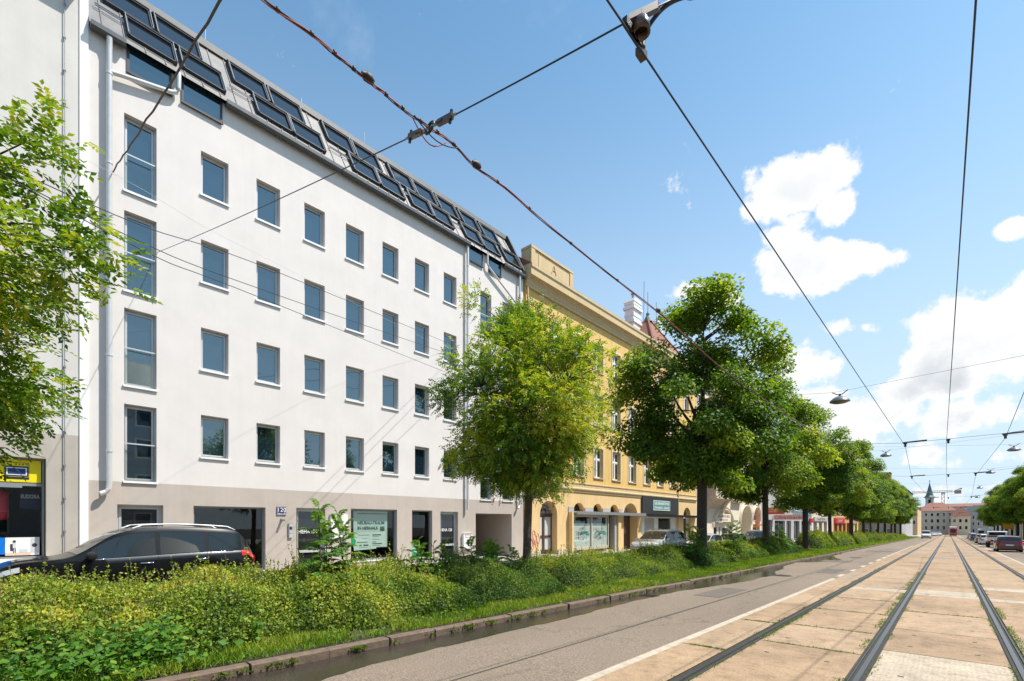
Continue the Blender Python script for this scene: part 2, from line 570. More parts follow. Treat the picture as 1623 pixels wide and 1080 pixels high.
WRND = random.Random(17)
def modern_window(root, X, ya, yb, za, zb, depth=.26, bar=False, sill=True):
    """Aluminium window set back in its opening; shutter rail at the right, thin sash inside the frame."""
    P = X - depth + .06
    mb = MB()
    frame_boxes(mb, P, ya, yb, za, zb, .05, .07)
    frame_boxes(mb, P + .022, ya + .052, yb - .052, za + .052, zb - .052, .05, .08)
    mb.box(P - .0, P + .05, yb - .035, yb - .002, za + .002, zb - .002)          # shutter guide
    mb.box(P - .0, P + .05, ya + .002, ya + .030, za + .002, zb - .002)
    w = mb.build('window', ALU, root)
    g = MB(); e = [WRND.uniform(-.006, .006) for _ in range(4)]
    g.quad((P - .012 + e[0], ya + .095, za + .095), (P - .012 + e[1], yb - .095, za + .095), (P - .012 + e[2], yb - .095, zb - .095), (P - .012 + e[3], ya + .095, zb - .095))
    g.build('pane', WINGLASS, w)
    if sill:
        s = MB(); s.box(P + .052, X + .055, ya - .03, yb + .03, za - .035, za - .002)
        s.box(X + .035, X + .055, ya - .03, yb + .03, za - .07, za - .035)
        s.build('sill', WHITEPAINT, w)
    if bar:
        zm = za + (zb - za) * .49
        r = MB(); r.box(X - .075, X - .05, ya + .004, yb - .004, zm - .02, zm + .02)
        r.box(X - .07, X - .062, ya + .02, yb - .02, za + .05, zm - .02, 1)
        r.build('railing', [ALU, SHOPGLASS], w)
    return w

def old_window(root, X, ya, yb, za, zb, depth=.24, glass=WINGLASS, surround=YEL_SURR, sur=.13, transom=.64, paint=WINWHITE):
    """White casement with a mullion and a transom in a plaster surround."""
    P = X - depth + .05
    mb = MB()
    frame_boxes(mb, P, ya, yb, za, zb, .07, .06)
    ym = (ya + yb) / 2
    zt = za + (zb - za) * transom
    mb.box(P - .05, P + .015, ym - .05, ym + .05, za + .07, zb - .07)
    mb.box(P - .05, P + .022, ya + .07, ym - .052, zt - .05, zt + .05)
    mb.box(P - .05, P + .022, ym + .052, yb - .07, zt - .05, zt + .05)
    for a, b in ((ya + .07, ym - .05), (ym + .05, yb - .07)):
        for c, d in ((za + .07, zt - .05), (zt + .05, zb - .07)):
            frame_boxes(mb, P + .008, a + .001, b - .001, c + .001, d - .001, .045, .05)
    w = mb.build('window', paint, root)
    g = MB(); g.box(P - .035, P - .025, ya + .08, yb - .08, za + .08, zb - .08)
    g.build('pane', glass, w)
    cu = MB()                                                                    # net curtain behind the lower half of the panes
    s = MB(); s.box(P + .03, X + .08, ya - .08, yb + .08, za - .06, za - .003)
    s.build('sill', STONE, w)
    if surround is not None:
        t = MB()
        q = .035
        t.box(X + .003, X + q, ya - sur, ya - .002, za - .002, zb + sur)
        t.box(X + .003, X + q, yb + .002, yb + sur, za - .002, zb + sur)
        t.box(X + .003, X + q, ya - .002, yb + .002, zb + .002, zb + sur)
        t.build('surround', surround, w)
    return w

def downpipe(root, pts, r=.055, name='downpipe', m=PIPE, clips=()):
    mb = MB(); mb.tube(pts, r, 10)
    for c in clips:
        mb.lathe(c, [(r + .002, -.03), (r + .014, -.03), (r + .014, .03), (r + .002, .03)], 10)
    return mb.build(name, m, root, smooth=True, angle=R(40))

def strokes(parent, X, ya, yb, z, h, n, m, facing='+x', seed=1, name='lettering'):
    """A line of small letter shapes too small in the photograph to be read."""
    r = random.Random(seed)
    mb = MB()
    p = (yb - ya) / n
    t = p * .16
    for i in range(n):
        a = ya + p * i + p * .1; b = a + p * .72
        bars = [(a, a + t, z, z + h)] if r.random() < .8 else []
        if r.random() < .5: bars.append((b - t, b, z, z + h))
        for q in (0, .43, .86):
            if r.random() < .6: bars.append((a, b, z + h * q, z + h * q + h * .14))
        for (c, d, e, f) in bars:
            if facing == '+x': mb.box(X + .002, X + .006, c, d, e, f)
            else: mb.box(c, d, X - .006, X - .002, e, f)
    return mb.build(name, m, parent)
# ---------------------------------------------------------------- ground, carriageway, tram tracks
def strip(name, x0, x1, y0, y1, dz, m, kind='structure', step=12.0):
    """A sheet following the fall of the street."""
    mb = MB()
    n = max(1, int((y1 - y0) / step))
    for i in range(n):
        a, b = y0 + (y1 - y0) * i / n, y0 + (y1 - y0) * (i + 1) / n
        mb.quad((x0, a, G(a) + dz), (x1, a, G(a) + dz), (x1, b, G(b) + dz), (x0, b, G(b) + dz))
    return tag(mb.build(name, m), kind=kind)

def asphalt_mat(name, col, wet=False):
    m, nt, b = new_mat(name)
    big = noise_fac(nt, .35, 5, .6, (1, .35, 1))
    fine = noise_fac(nt, 42, 3, .75)
    c = ramp(nt, big, [(.3, tuple(x * .84 for x in col)), (.7, tuple(x * 1.12 for x in col))])
    c = mulcol(nt, c, ramp(nt, fine, [(.30, (.45, .45, .46)), (.5, (1, 1, 1)), (.70, (1.75, 1.7, 1.62))]))
    # fine tar cracks
    vo = nnode(nt, 'ShaderNodeTexVoronoi', feature='DISTANCE_TO_EDGE')
    vo.inputs['Scale'].default_value = .16
    gp = nnode(nt, 'ShaderNodeNewGeometry')
    nz = nnode(nt, 'ShaderNodeTexNoise'); nz.inputs['Scale'].default_value = 1.1; nz.inputs['Detail'].default_value = 5
    nt.links.new(gp.outputs['Position'], nz.inputs['Vector'])
    av = nnode(nt, 'ShaderNodeMix', data_type='RGBA', blend_type='LINEAR_LIGHT'); av.inputs[0].default_value = .9
    nt.links.new(gp.outputs['Position'], av.inputs[6]); nt.links.new(nz.outputs['Color'], av.inputs[7])
    nt.links.new(av.outputs[2], vo.inputs['Vector'])
    cr = ramp(nt, vo.outputs['Distance'], [(.0, (.60, .60, .60)), (.005, (1, 1, 1))])
    c = mulcol(nt, c, cr, .8)
    rough = .85
    b.inputs['Roughness'].default_value = rough
    if wet:
        b.inputs['Roughness'].default_value = .16
        b.inputs['IOR'].default_value = 1.33
    nt.links.new(c, b.inputs['Base Color'])
    bump(nt, b, noise_fac(nt, 120, 2, .7), .12 if wet else .55, .006)
    return m

def concrete_mat(name, col, ribs=False, stain=.35):
    m, nt, b = new_mat(name)
    big = noise_fac(nt, .55, 6, .62)
    mid = noise_fac(nt, 4.5, 5, .65)
    fine = noise_fac(nt, 45, 3, .75)
    c = ramp(nt, big, [(.28, tuple(x * (1 - stain) for x in col)), (.5, col), (.75, tuple(min(1, x * 1.16) for x in col))])
    c = mulcol(nt, c, ramp(nt, mid, [(.3, (.70, .67, .64)), (.5, (1, 1, 1)), (.72, (1.14, 1.13, 1.12))]))
    c = mulcol(nt, c, ramp(nt, fine, [(.30, (.62, .62, .62)), (.5, (1, 1, 1)), (.7, (1.35, 1.33, 1.30))]))
    spots = noise_fac(nt, 13, 2, .5)
    c = mulcol(nt, c, ramp(nt, spots, [(.74, (1, 1, 1)), (.80, (.55, .52, .48))]))
    nt.links.new(c, b.inputs['Base Color'])
    b.inputs['Roughness'].default_value = .88
    if ribs:
        wv = nnode(nt, 'ShaderNodeTexWave', wave_type='BANDS', bands_direction='X')
        wv.inputs['Scale'].default_value = 6
        wv.inputs['Distortion'].default_value = 1.2
        wv.inputs['Detail'].default_value = 2
        gp = nnode(nt, 'ShaderNodeNewGeometry')
        nt.links.new(gp.outputs['Position'], wv.inputs['Vector'])
        bump(nt, b, wv.outputs['Fac'], .22, .008)
    else:
        bump(nt, b, noise_fac(nt, 60, 4, .7), .35, .008)
    return m

ASPHALT = asphalt_mat('worn asphalt', (.190, .147, .108))
ASPHALT2 = asphalt_mat('side road asphalt', (.18, .15, .12))
WET = asphalt_mat('wet asphalt', (.040, .032, .026), True)
CONC = concrete_mat('tan concrete slabs', (.325, .220, .130))
CONC_B = concrete_mat('paler concrete slabs', (.345, .240, .148))
CONC_GREY = concrete_mat('grey concrete slabs', (.30, .222, .152))
CONC_WHITE = concrete_mat('new ribbed concrete', (.40, .33, .245), ribs=True, stain=.15)
PAVE = concrete_mat('pavement slabs', (.40, .37, .33))
KERBST = mat('granite kerb', (.15, .105, .072), .85, var=.35, scale=9, bmp=.7, bscale=35)
SOIL = mat('dark soil', (.045, .033, .022), .95, var=.3, scale=6)
LINEPAINT = mat('worn road paint', (.46, .39, .30), .7, var=.30, scale=7)
RAILSTEEL = mat('rail steel', (.16, .155, .15), .38, .8, var=.12, scale=5)
GROOVE = mat('rail groove', (.028, .025, .022), .8, var=.3, scale=20)
JOINT = mat('joint filler', (.055, .048, .035), .9, var=.3, scale=9)

Y0, Y1 = -14, 340
g = MB()
g.quad((-900, -60, -8), (900, -60, -8), (900, 3500, -8), (-900, 3500, -8))
tag(g.build('ground', SOIL), kind='structure')
strip('carriageway', -6.30, 8.2, Y0, Y1, 0, ASPHALT)
strip('side_road', -15.6, -10.9, Y0, Y1, 0, ASPHALT2)
strip('verge_soil', -11.0, -6.42, Y0, 195, .10, SOIL)
strip('verge_paving', -11.0, -6.42, 195, Y1, .10, PAVE)
# pavements with kerbs
def kerbed(name, x0, x1, dz, kerb_x, m):
    strip(name, x0, x1, Y0, Y1, dz, m)
strip('pavement', -19.6, -15.85, Y0, Y1, .13, PAVE)
strip('far_pavement', 8.45, 26, Y0, Y1, .13, PAVE)

def kerb(name, xa, xb, top, m=KERBST, stone=.95, gap=.012, jit=.014, seed=1, ymax=Y1):
    rnd = random.Random(seed)
    mb = MB()
    y = Y0
    while y < ymax:
        ln = stone * rnd.uniform(.8, 1.25) if y < 60 else 6
        a, b = y + gap, y + ln - gap
        t = top + rnd.uniform(-jit, jit) * .7
        dx = rnd.uniform(-jit, jit)
        z0a, z0b = G(a) - .12, G(b) - .12
        ch = .018
        p = [(xa + dx, a, z0a), (xb + dx, a, z0a), (xb + dx, a, G(a) + t - ch), (xb + dx - ch, a, G(a) + t), (xa + dx, a, G(a) + t)]
        q = [(xa + dx, b, z0b), (xb + dx, b, z0b), (xb + dx, b, G(b) + t - ch), (xb + dx - ch, b, G(b) + t), (xa + dx, b, G(b) + t)]
        if xb < xa: pass
        mb.add(p + q, ((0, 1, 2, 3, 4), (9, 8, 7, 6, 5), (1, 6, 7, 2), (2, 7, 8, 3), (3, 8, 9, 4), (0, 4, 9, 5)))
        y += ln
    return tag(mb.build(name, m), kind='structure')
kerb('kerb', -6.44, -6.29, .115, jit=.022)
kerb('side_road_kerb', -10.98, -10.80, .12, seed=2)
kerb('pavement_kerb', -15.98, -15.60, .132, seed=3, jit=.004)
kerb('far_kerb', 8.15, 8.47, .132, seed=4, jit=.004)

# wet gutter: a stain with its own outline lying on the carriageway
def stain(name, outline, dz=.004):
    mb = MB()
    for (a, b) in zip(outline, outline[1:]):
        mb.quad((-6.30, a[0], G(a[0]) + dz), (a[1], a[0], G(a[0]) + dz), (b[1], b[0], G(b[0]) + dz), (-6.30, b[0], G(b[0]) + dz))
    return tag(mb.build(name, WET), kind='structure')
rw = random.Random(11)
def wobble(lst, n=9):
    out = []
    for (a, b) in zip(lst, lst[1:]):
        for k in range(n):
            t = k / n
            out.append((a[0] + (b[0] - a[0]) * t, a[1] + (b[1] - a[1]) * t + rw.uniform(-.035, .035)))
    out.append(lst[-1])
    return out
stain('wet_gutter', wobble([(-6, -5.4), (1, -5.35), (2.6, -5.42), (3.6, -5.6), (4.8, -5.68), (7.6, -5.66), (10.5, -5.82), (13.5, -5.85), (15.2, -5.6), (16.9, -5.4), (18.6, -5.2), (20, -5.28), (21.5, -5.1), (23, -5.55), (25.5, -5.75), (27, -6.1), (30, -6.22)]))
stain('wet_gutter', wobble([(31, -6.2), (33, -5.2), (36, -4.9), (38, -5.5), (41, -6.1), (46, -6.2)]))
# tar seam along the lane and the pale concrete margin line
strip('tar_seam', -4.35, -4.32, -4, 70, .004, JOINT)

RAILS = (-2.36, -.83, .71, 2.18)
XL, XR = -3.10, 3.05
# slabs between and beside the rails; joints every few metres
HW = .10
bays = [(XL, RAILS[0] - HW), (RAILS[0] + HW, RAILS[1] - HW), (RAILS[1] + HW, RAILS[2] - HW), (RAILS[2] + HW, RAILS[3] - HW), (RAILS[3] + HW, XR)]
JOINTS = {0: [-6, -1.2, 4.7, 7.45, 10.25, 13.1, 16, 18.2, 21], 1: [-5, -.4, 5.4, 8.53, 10.4, 12.9, 15.47, 18.0, 18.9, 21, 24],
          2: [-6, -2, 3, 9.12, 11.3, 13.9, 17.6, 18.2, 19.4, 21, 25], 3: [-4, 3, 8, 11.4, 14.6, 17.4, 18.1, 20.6, 21.6, 25], 4: [-4, 3, 9, 14, 18, 21]}
tb = MB()
jb = MB()
rs = random.Random(5)
for bi, (xa, xb) in enumerate(bays):
    js = list(JOINTS[bi])
    while js[-1] < Y1: js.append(js[-1] + rs.uniform(2.9, 6.1))
    js = [Y0] + js
    for i, (a, b) in enumerate(zip(js, js[1:])):
        b = min(b, Y1)
        mi = rs.choice([0, 0, 0, 1, 1, 2])
        if bi == 2 and a < 9 and b <= 9.2: mi = 3
        if bi in (1, 2, 3) and 17 < a < 21.7 and (b - a) < 1.25: mi = 3
        if a > 45: mi = rs.choice([0, 1, 2, 2])
        if bi == 2 and abs(a - 39) < 3: mi = 2
        gp = .012 if a < 60 else .02
        tb.quad((xa, a + gp, G(a + gp) + .022), (xb, a + gp, G(a + gp) + .022), (xb, b - gp, G(b - gp) + .022), (xa, b - gp, G(b - gp) + .022), mi)
        if a < 70 and xb - xa > .9:      # lifting sockets in each slab
            for fx, fy in ((.22, .25), (.78, .25), (.22, .75), (.78, .75)):
                if rs.random() < .75:
                    cx, cy = xa + (xb - xa) * fx, a + (b - a) * fy
                    tb.quad((cx - .03, cy - .022, G(cy) + .0245), (cx + .03, cy - .022, G(cy) + .0245), (cx + .03, cy + .022, G(cy) + .0245), (cx - .03, cy + .022, G(cy) + .0245), 4)
tag(tb.build('tram_track', [CONC, CONC_B, CONC_GREY, CONC_WHITE, JOINT]), kind='structure')
strip('track_bed', XL - .01, XR + .01, Y0, Y1, .004, JOINT)
strip('margin_line', XL - .14, XL - .012, Y0, 21.5, .016, LINEPAINT)
for k in range(16):
    a = 22.4 + k * 3.4
    strip('margin_line', XL - .17, XL - .012, a, a + (1.4 if k < 4 else 2.6), .016, LINEPAINT)
strip('far_margin_line', XR + .012, XR + .12, Y0, Y1, .016, LINEPAINT)
strip('lane_mark', -.10, .06, 40, 46, .018, LINEPAINT)
strip('stop_line', -.74, .62, 38.4, 39.9, .018, CONC_WHITE)

# grooved rails: head, groove and lip modelled
for i, x in enumerate(RAILS):
    mb = MB()
    n = 30
    side = 1 if i % 2 == 0 else -1          # groove on the inner side of the track
    for k in range(n):
        a, b = Y0 + (Y1 - Y0) * k / n, Y0 + (Y1 - Y0) * (k + 1) / n
        def q(xa, xb, za, zb, mi):
            mb.quad((x + side * xa, a, G(a) + za), (x + side * xb, a, G(a) + zb), (x + side * xb, b, G(b) + zb), (x + side * xa, b, G(b) + za), mi)
        q(-.080, -.046, .012, .012, 1)
        q(-.046, -.040, .012, .026, 0)
        q(-.040, .014, .026, .026, 0)
        q(.014, .018, .026, .007, 0)
        q(.018, .050, .007, .007, 1)
        q(.050, .054, .007, .024, 0)
        q(.054, .066, .024, .024, 0)
        q(.066, .080, .024, .012, 1)
    tag(mb.build('tram_rail', [RAILSTEEL, GROOVE]), kind='structure')

# asphalt repairs, manhole covers, gully grates
PATCH = asphalt_mat('newer asphalt repair', (.125, .102, .082))
for (x0, x1, y0, y1) in ((-5.2, -4.5, 13.2, 15.6), (-4.2, -3.5, 24, 27), (-5.6, -4.2, 33, 35), (-4.9, -4.0, -.5, 1.2), (-5.4, -3.6, 52, 55)):
    strip('asphalt_repair', x0, x1, y0, y1, .006, PATCH)
IRON = mat('cast iron cover', (.055, .052, .05), .55, .6, var=.3, scale=30, bmp=.6, bscale=60)
def cover_plate(label, x, y, r, cat='manhole cover', square=False):
    t = thing('manhole_cover' if not square else 'gully_grate', label, cat, (x, y, G(y)))
    mb = MB()
    if not square:
        mb.lathe((x, y, G(y) + .008), [(0, .0), (r * .86, .0)], 24); mb.build('lid', IRON, t)
        mb = MB(); mb.lathe((x, y, G(y) + .006), [(r * .88, .003), (r, .003), (r * 1.02, 0)], 24); mb.build('rim', IRON, t)
    else:
        mb.box(x - r, x + r, y - r, y + r, G(y) + .002, G(y) + .008); mb.build('frame', JOINT, t)
        mb = MB()
        for k in range(6): mb.box(x - r * .9, x + r * .9, y - r * .85 + k * r * .3, y - r * .7 + k * r * .3, G(y) + .009, G(y) + .016)
        mb.build('grate', IRON, t)
cover_plate('round iron manhole cover in the asphalt lane, nearer one', -4.9, 21.4, .36)
cover_plate('round iron manhole cover in the asphalt lane, farther one', -4.6, 39.5, .36)
cover_plate('iron gully grate at the foot of the kerb', -6.0, 12.2, .22, 'gully grate', True)
# ---------------------------------------------------------------- white apartment building
FX = -19.0
GUTTER = mat('dark gutter metal', (.10, .105, .11), .4, .5, var=.12)
WB = thing('apartment_building', 'white plastered apartment building with taupe ground floor and rows of small square windows', 'building', (FX, 12, G(12)))
ROWS = [(4.10, 5.53), (7.09, 8.52), (10.09, 11.53), (13.09, 14.56)]
BIGROWS = [(3.14, 5.53), (6.12, 8.51), (9.07, 11.53), (12.17, 14.55)]
holes = []
for (a, b) in ROWS:
    for k in range(7):
        y = 5.25 + 1.79 * k
        holes.append((y, y + .855, a, b, .26))
for (a, b) in BIGROWS:
    holes.append((3.17, 4.0, a, b, .26))
    holes.append((18.57, 19.43, a, b, .26))
    holes.append((20.34, 21.22, a, b, .26))
wy0, wy1 = 2.33, 22.16
mb = MB()
wall_mesh(mb, FX, wy0, wy1, 3.10, 16.62, holes)
shell(mb, FX, wy0, wy1, 3.10, 16.62, -31)
mb.build('wall', PLASTER, WB)

BASEH = [(3.0, 4.18, -.35, 2.40, .26), (5.03, 7.36, .08, 2.41, .22), (8.51, 9.70, -.35, 2.43, .24), (10.85, 13.19, .20, 2.45, .22),
         (14.03, 15.25, .16, 2.45, .22), (15.77, 16.95, -.35, 2.42, .24), (18.22, 21.13, -.45, 2.37, .6)]
mb = MB()
wall_mesh(mb, FX, wy0, wy1, -.7, 3.10, BASEH)
shell(mb, FX, wy0, wy1, -.7, 3.10, -31)
mb.build('base_wall', TAUPE, WB)

for (a, b) in ROWS:
    for k in range(7):
        y = 5.25 + 1.79 * k
        modern_window(WB, FX, y, y + .855, a, b)
for (a, b) in BIGROWS:
    for (ya, yb) in ((3.17, 4.0), (18.57, 19.43), (20.34, 21.22)):
        modern_window(WB, FX, ya, yb, a, b, bar=True)

# ground floor openings -------------------------------------------------
def shop_window(root, ya, yb, za, zb, depth=.2, sillm=WHITEPAINT, split=None, room=True):
    P = FX - depth + .06
    mb = MB()
    frame_boxes(mb, P, ya, yb, za, zb, .06, .08)
    if split:
        mb.box(P - .07, P + .01, split - .03, split + .03, za + .06, zb - .06)
    w = mb.build('shop_window', ALU_DARK, root)
    g = MB(); g.box(P - .045, P - .035, ya + .06, yb - .06, za + .06, zb - .06)
    g.build('pane', SHOPGLASS, w)
    s = MB(); s.box(P + .01, FX + .03, ya - .02, yb + .02, za - .06, za - .003)
    s.build('sill', sillm, w)
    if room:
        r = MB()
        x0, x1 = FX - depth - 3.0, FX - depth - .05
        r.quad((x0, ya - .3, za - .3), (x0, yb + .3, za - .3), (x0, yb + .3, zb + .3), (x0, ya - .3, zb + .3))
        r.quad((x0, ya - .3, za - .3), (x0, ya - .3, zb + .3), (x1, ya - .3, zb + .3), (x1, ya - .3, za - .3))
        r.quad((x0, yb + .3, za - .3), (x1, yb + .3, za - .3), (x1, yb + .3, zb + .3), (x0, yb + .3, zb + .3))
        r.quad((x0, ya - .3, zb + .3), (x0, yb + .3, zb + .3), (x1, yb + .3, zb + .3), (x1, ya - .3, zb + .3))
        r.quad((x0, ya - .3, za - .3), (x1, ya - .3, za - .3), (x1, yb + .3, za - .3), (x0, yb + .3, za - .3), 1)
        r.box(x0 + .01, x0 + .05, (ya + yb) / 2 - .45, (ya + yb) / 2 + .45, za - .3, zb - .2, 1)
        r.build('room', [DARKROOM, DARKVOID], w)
    return w

def glazed_door(root, ya, yb, za, zb, depth, word=None, split=.6, handle=True):
    P = FX - depth + .06
    mb = MB()
    frame_boxes(mb, P, ya, yb, za, zb, .07, .08)
    frame_boxes(mb, P + .014, ya + .072, yb - .072, za + .072, zb - .072, .06, .07)
    mb.box(P - .04, P + .016, ya + .13, yb - .13, split - .05, split + .05)
    d = mb.build('door', ALU, root)
    g = MB(); g.box(P - .045, P - .035, ya + .13, yb - .13, za + .13, split - .05); g.box(P - .045, P - .035, ya + .13, yb - .13, split + .05, zb - .13)
    g.build('pane', DARKGLASS, d)
    if handle:
        h = MB(); h.tube([(P + .07, ya + .13, split - .45), (P + .07, ya + .13, zb - .15)], .02, 8)
        h.box(P + .01, P + .07, ya + .12, ya + .14, split - .2, split - .17); h.box(P + .01, P + .07, ya + .12, ya + .14, zb - .5, zb - .47)
        h.build('handle', CHROME, d, smooth=True, angle=R(40))
    if word:
        lettering(word, .20, (P - .034, ya + .17, 1.42), WINWHITE, d, bold=.004, width=(yb - ya) - .42)
    return d

gz = lambda y: G(y) + .135
glazed_door(WB, 3.0, 4.18, gz(3.6) - .02, 2.40, .26, None, .35, handle=False)
shop_window(WB, 5.03, 7.36, .08, 2.41)
glazed_door(WB, 8.51, 9.70, gz(9) - .02, 2.43, .24, 'HEHA 120', .70)
shop_window(WB, 10.85, 13.19, .20, 2.45)
shop_window(WB, 14.03, 15.25, .16, 2.45)
glazed_door(WB, 15.77, 16.95, gz(16) - .02, 2.42, .24, 'HEHA 120', .72)
# drive-through passage
mb = MB()
px0, px1 = FX - 7, FX - .6
mb.quad((px0, 18.22, -.45), (px0, 18.22, 2.37), (px1, 18.22, 2.37), (px1, 18.22, -.45))
mb.quad((px0, 21.13, -.45), (px1, 21.13, -.45), (px1, 21.13, 2.37), (px0, 21.13, 2.37))
mb.quad((px0, 18.22, 2.37), (px0, 21.13, 2.37), (px1, 21.13, 2.37), (px1, 18.22, 2.37))
mb.quad((px0, 18.22, -.45), (px0, 21.13, -.45), (px0, 21.13, 2.37), (px0, 18.22, 2.37))
mb.quad((px0, 18.22, gz(20)), (px1 + .6, 18.22, gz(20)), (px1 + .6, 21.13, gz(20)), (px0, 21.13, gz(20)), 1)
mb.box(px0 + 2.2, px0 + 2.4, 18.23, 21.12, 2.0, 2.36)
mb.build('passage', [TAUPE, PAVE], WB)

# roof -------------------------------------------------------------------
RX0, RZ0 = FX + .20, 16.60
PITCH = R(60)
cp, sp = math.cos(PITCH), math.sin(PITCH)
SL = 3.16                              # slope length
def RP(t, y, out=0.0):
    """A point on the roof slope: t metres up the slope, out metres off it."""
    return (RX0 - t * cp + out * sp, y, RZ0 + t * sp + out * cp)
mb = MB()
mb.quad(RP(0, wy0), RP(0, wy1), RP(SL, wy1), RP(SL, wy0))
ridge = RP(SL, 0)
mb.quad((ridge[0], wy0, ridge[2]), (ridge[0], wy1, ridge[2]), (-30, wy1, ridge[2] + .1), (-30, wy0, ridge[2] + .1))
mb.quad((RX0, wy0, RZ0), (ridge[0], wy0, ridge[2]), (-30, wy0, ridge[2]), (-30, wy0, RZ0))
mb.quad((RX0, wy1, RZ0), (-30, wy1, RZ0), (-30, wy1, ridge[2]), (ridge[0], wy1, ridge[2]))
mb.quad((-30, wy0, RZ0), (-30, wy0, ridge[2]), (-30, wy1, ridge[2]), (-30, wy1, RZ0))
y = wy0 + .3
while y < wy1:                          # standing seams
    a, b, c, d = RP(.05, y - .012, .0), RP(.05, y + .012, .0), RP(SL - .1, y + .012, 0), RP(SL - .1, y - .012, 0)
    a2, b2, c2, d2 = RP(.05, y - .012, .028), RP(.05, y + .012, .028), RP(SL - .1, y + .012, .028), RP(SL - .1, y - .012, .028)
    mb.add([a, b, c, d, a2, b2, c2, d2], ((4, 5, 6, 7), (0, 4, 7, 3), (1, 2, 6, 5), (0, 1, 5, 4)))
    y += .53
roof = mb.build('roof', ROOFMET, WB)
mb = MB()                               # parapet strip along the top with small brackets
mb.box(ridge[0] - .25, ridge[0] + .10, wy0, wy1, ridge[2] - .02, ridge[2] + .24)
mb.build('parapet', PARAPET, roof)
for i, yy in enumerate([5.8, 9.4, 12.4, 15.8]):
    m2 = MB(); m2.tube([(ridge[0] - .1, yy, ridge[2] + .24), (ridge[0] - .1, yy, ridge[2] + (.95 if i % 2 == 0 else .6))], .012, 6)
    m2.build('lightning_rod', ZINC, roof)
# roof windows: dark boxes tilted out of the slope
def roof_window(ya, yb, ta, tb):
    mb = MB()
    w, o1, o0 = .065, .13, -.03
    def bar(y0_, y1_, t0_, t1_, oo=o1):
        p = [RP(t0_, y0_, o0), RP(t0_, y1_, o0), RP(t1_, y1_, o0), RP(t1_, y0_, o0), RP(t0_, y0_, oo), RP(t0_, y1_, oo), RP(t1_, y1_, oo), RP(t1_, y0_, oo)]
        mb.add(p, ((0, 3, 2, 1), (4, 5, 6, 7), (0, 1, 5, 4), (1, 2, 6, 5), (2, 3, 7, 6), (3, 0, 4, 7)))
    bar(ya, ya + w, ta, tb); bar(yb - w, yb, ta, tb)
    bar(ya + w, yb - w, ta, ta + w, .11); bar(ya + w, yb - w, tb - w, tb)
    bar(ya - .02, yb + .02, tb + .002, tb + .05, .16)
    f = mb.build('roof_window', ANTHRA, roof)
    g = MB(); g.quad(RP(ta + w, ya + w, .07), RP(ta + w, yb - w, .07), RP(tb - w, yb - w, .07), RP(tb - w, ya + w, .07))
    g.build('pane', SKYGLASS, f)
    for ye in (ya + .01, yb - .01):
        s = MB(); s.tube([RP(ta + .02, ye, .15), RP(tb, ye, .18)], .014, 6); s.build('rail', ALU_DARK, f)
for y in (3.25, 4.70, 7.05, 8.40, 10.95, 12.30, 14.0, 15.35, 17.45, 18.85, 20.6):
    roof_window(y, y + 1.30, .38, 1.52)
for y in (2.75, 4.15, 6.45, 7.85, 10.1, 11.5, 13.4, 14.8, 16.3, 17.9, 19.5):
    roof_window(y, y + 1.30, 1.72, 2.95)
# snow guard tubes and a dark fire wall cap at the far end
for (a, b) in ((2.5, 3.2), (6.2, 7.0), (10.0, 10.9), (13.7, 14.0), (16.7, 17.4)):
    mb = MB(); mb.tube([RP(1.0, a, .10), RP(1.0, b, .10), RP(1.12, b, .10), RP(1.12, a, .10)], .02, 6)
    mb.build('snow_guard', CHROME, roof)
mb = MB()
mb.prism([(RX0 - .05, RZ0 - .1), (RX0 - .05, RZ0 + .35), (ridge[0] + .2, ridge[2] + .18), (-24, ridge[2] + .5), (-24, RZ0)], 'y', wy1 - .12, wy1 + .02)
mb.build('fire_wall', ANTHRA, roof)
# gutters (interrupted by the dormers)
for (a, b) in ((wy0 + .02, 3.18), (5.97, 17.62), (20.26, wy1 - .13)):
    mb = MB()
    mb.prism([(FX + .03, 16.60), (FX + .03, 16.52), (FX + .10, 16.44), (FX + .235, 16.43), (FX + .29, 16.50), (FX + .295, 16.63), (FX + .27, 16.63), (FX + .20, 16.60)], 'y', a, b)
    mb.build('gutter', GUTTER, WB)
# dormers
for (a, b) in ((3.23, 4.40), (4.67, 5.90), (17.68, 18.74), (19.18, 20.20)):
    mb = MB()
    xf = FX + .035
    mb.box(FX - 1.2, xf - .03, a, b, 15.86, 16.86)
    frame_boxes(mb, xf, a, b, 15.84, 16.80, .07, .07)
    mb.box(FX - .9, xf + .04, a - .03, b + .03, 16.80, 16.88)
    mb.box(xf, xf + .05, a - .02, b + .02, 15.80, 15.84)
    d = mb.build('dormer', ANTHRA, WB)
    g = MB(); g.box(xf - .028, xf - .018, a + .07, b - .07, 15.91, 16.73)
    g.build('pane', WINGLASS, d)
# downpipes
PX = FX + .15
downpipe(WB, [(PX + .06, 2.79, 16.45), (PX + .03, 2.79, 16.3), (PX, 2.79, 16.15), (PX, 2.79, 3.0), (PX, 2.77, 2.86), (PX + .01, 2.70, 2.76), (PX + .02, 2.58, 2.70)], .075,
         clips=[(PX, 2.79, z) for z in (4.0, 6.9, 9.8, 12.7, 15.4)])
downpipe(WB, [(PX + .05, 4.56, 16.60), (PX + .05, 4.56, 16.30), (PX + .03, 4.56, 16.10), (PX, 4.50, 15.96), (PX, 4.36, 15.88), (PX, 3.1, 15.55), (PX, 2.82, 15.47)], .07)
downpipe(WB, [(PX, 17.50, 16.45), (PX, 17.50, 2.55)], .07, clips=[(PX, 17.5, z) for z in (4.0, 6.9, 9.8, 12.7, 15.4)])
downpipe(WB, [(PX, 18.98, 16.70), (PX, 18.98, 16.1), (PX, 19.08, 15.95), (PX, 21.5, 14.65), (PX, 21.66, 14.5)], .055)
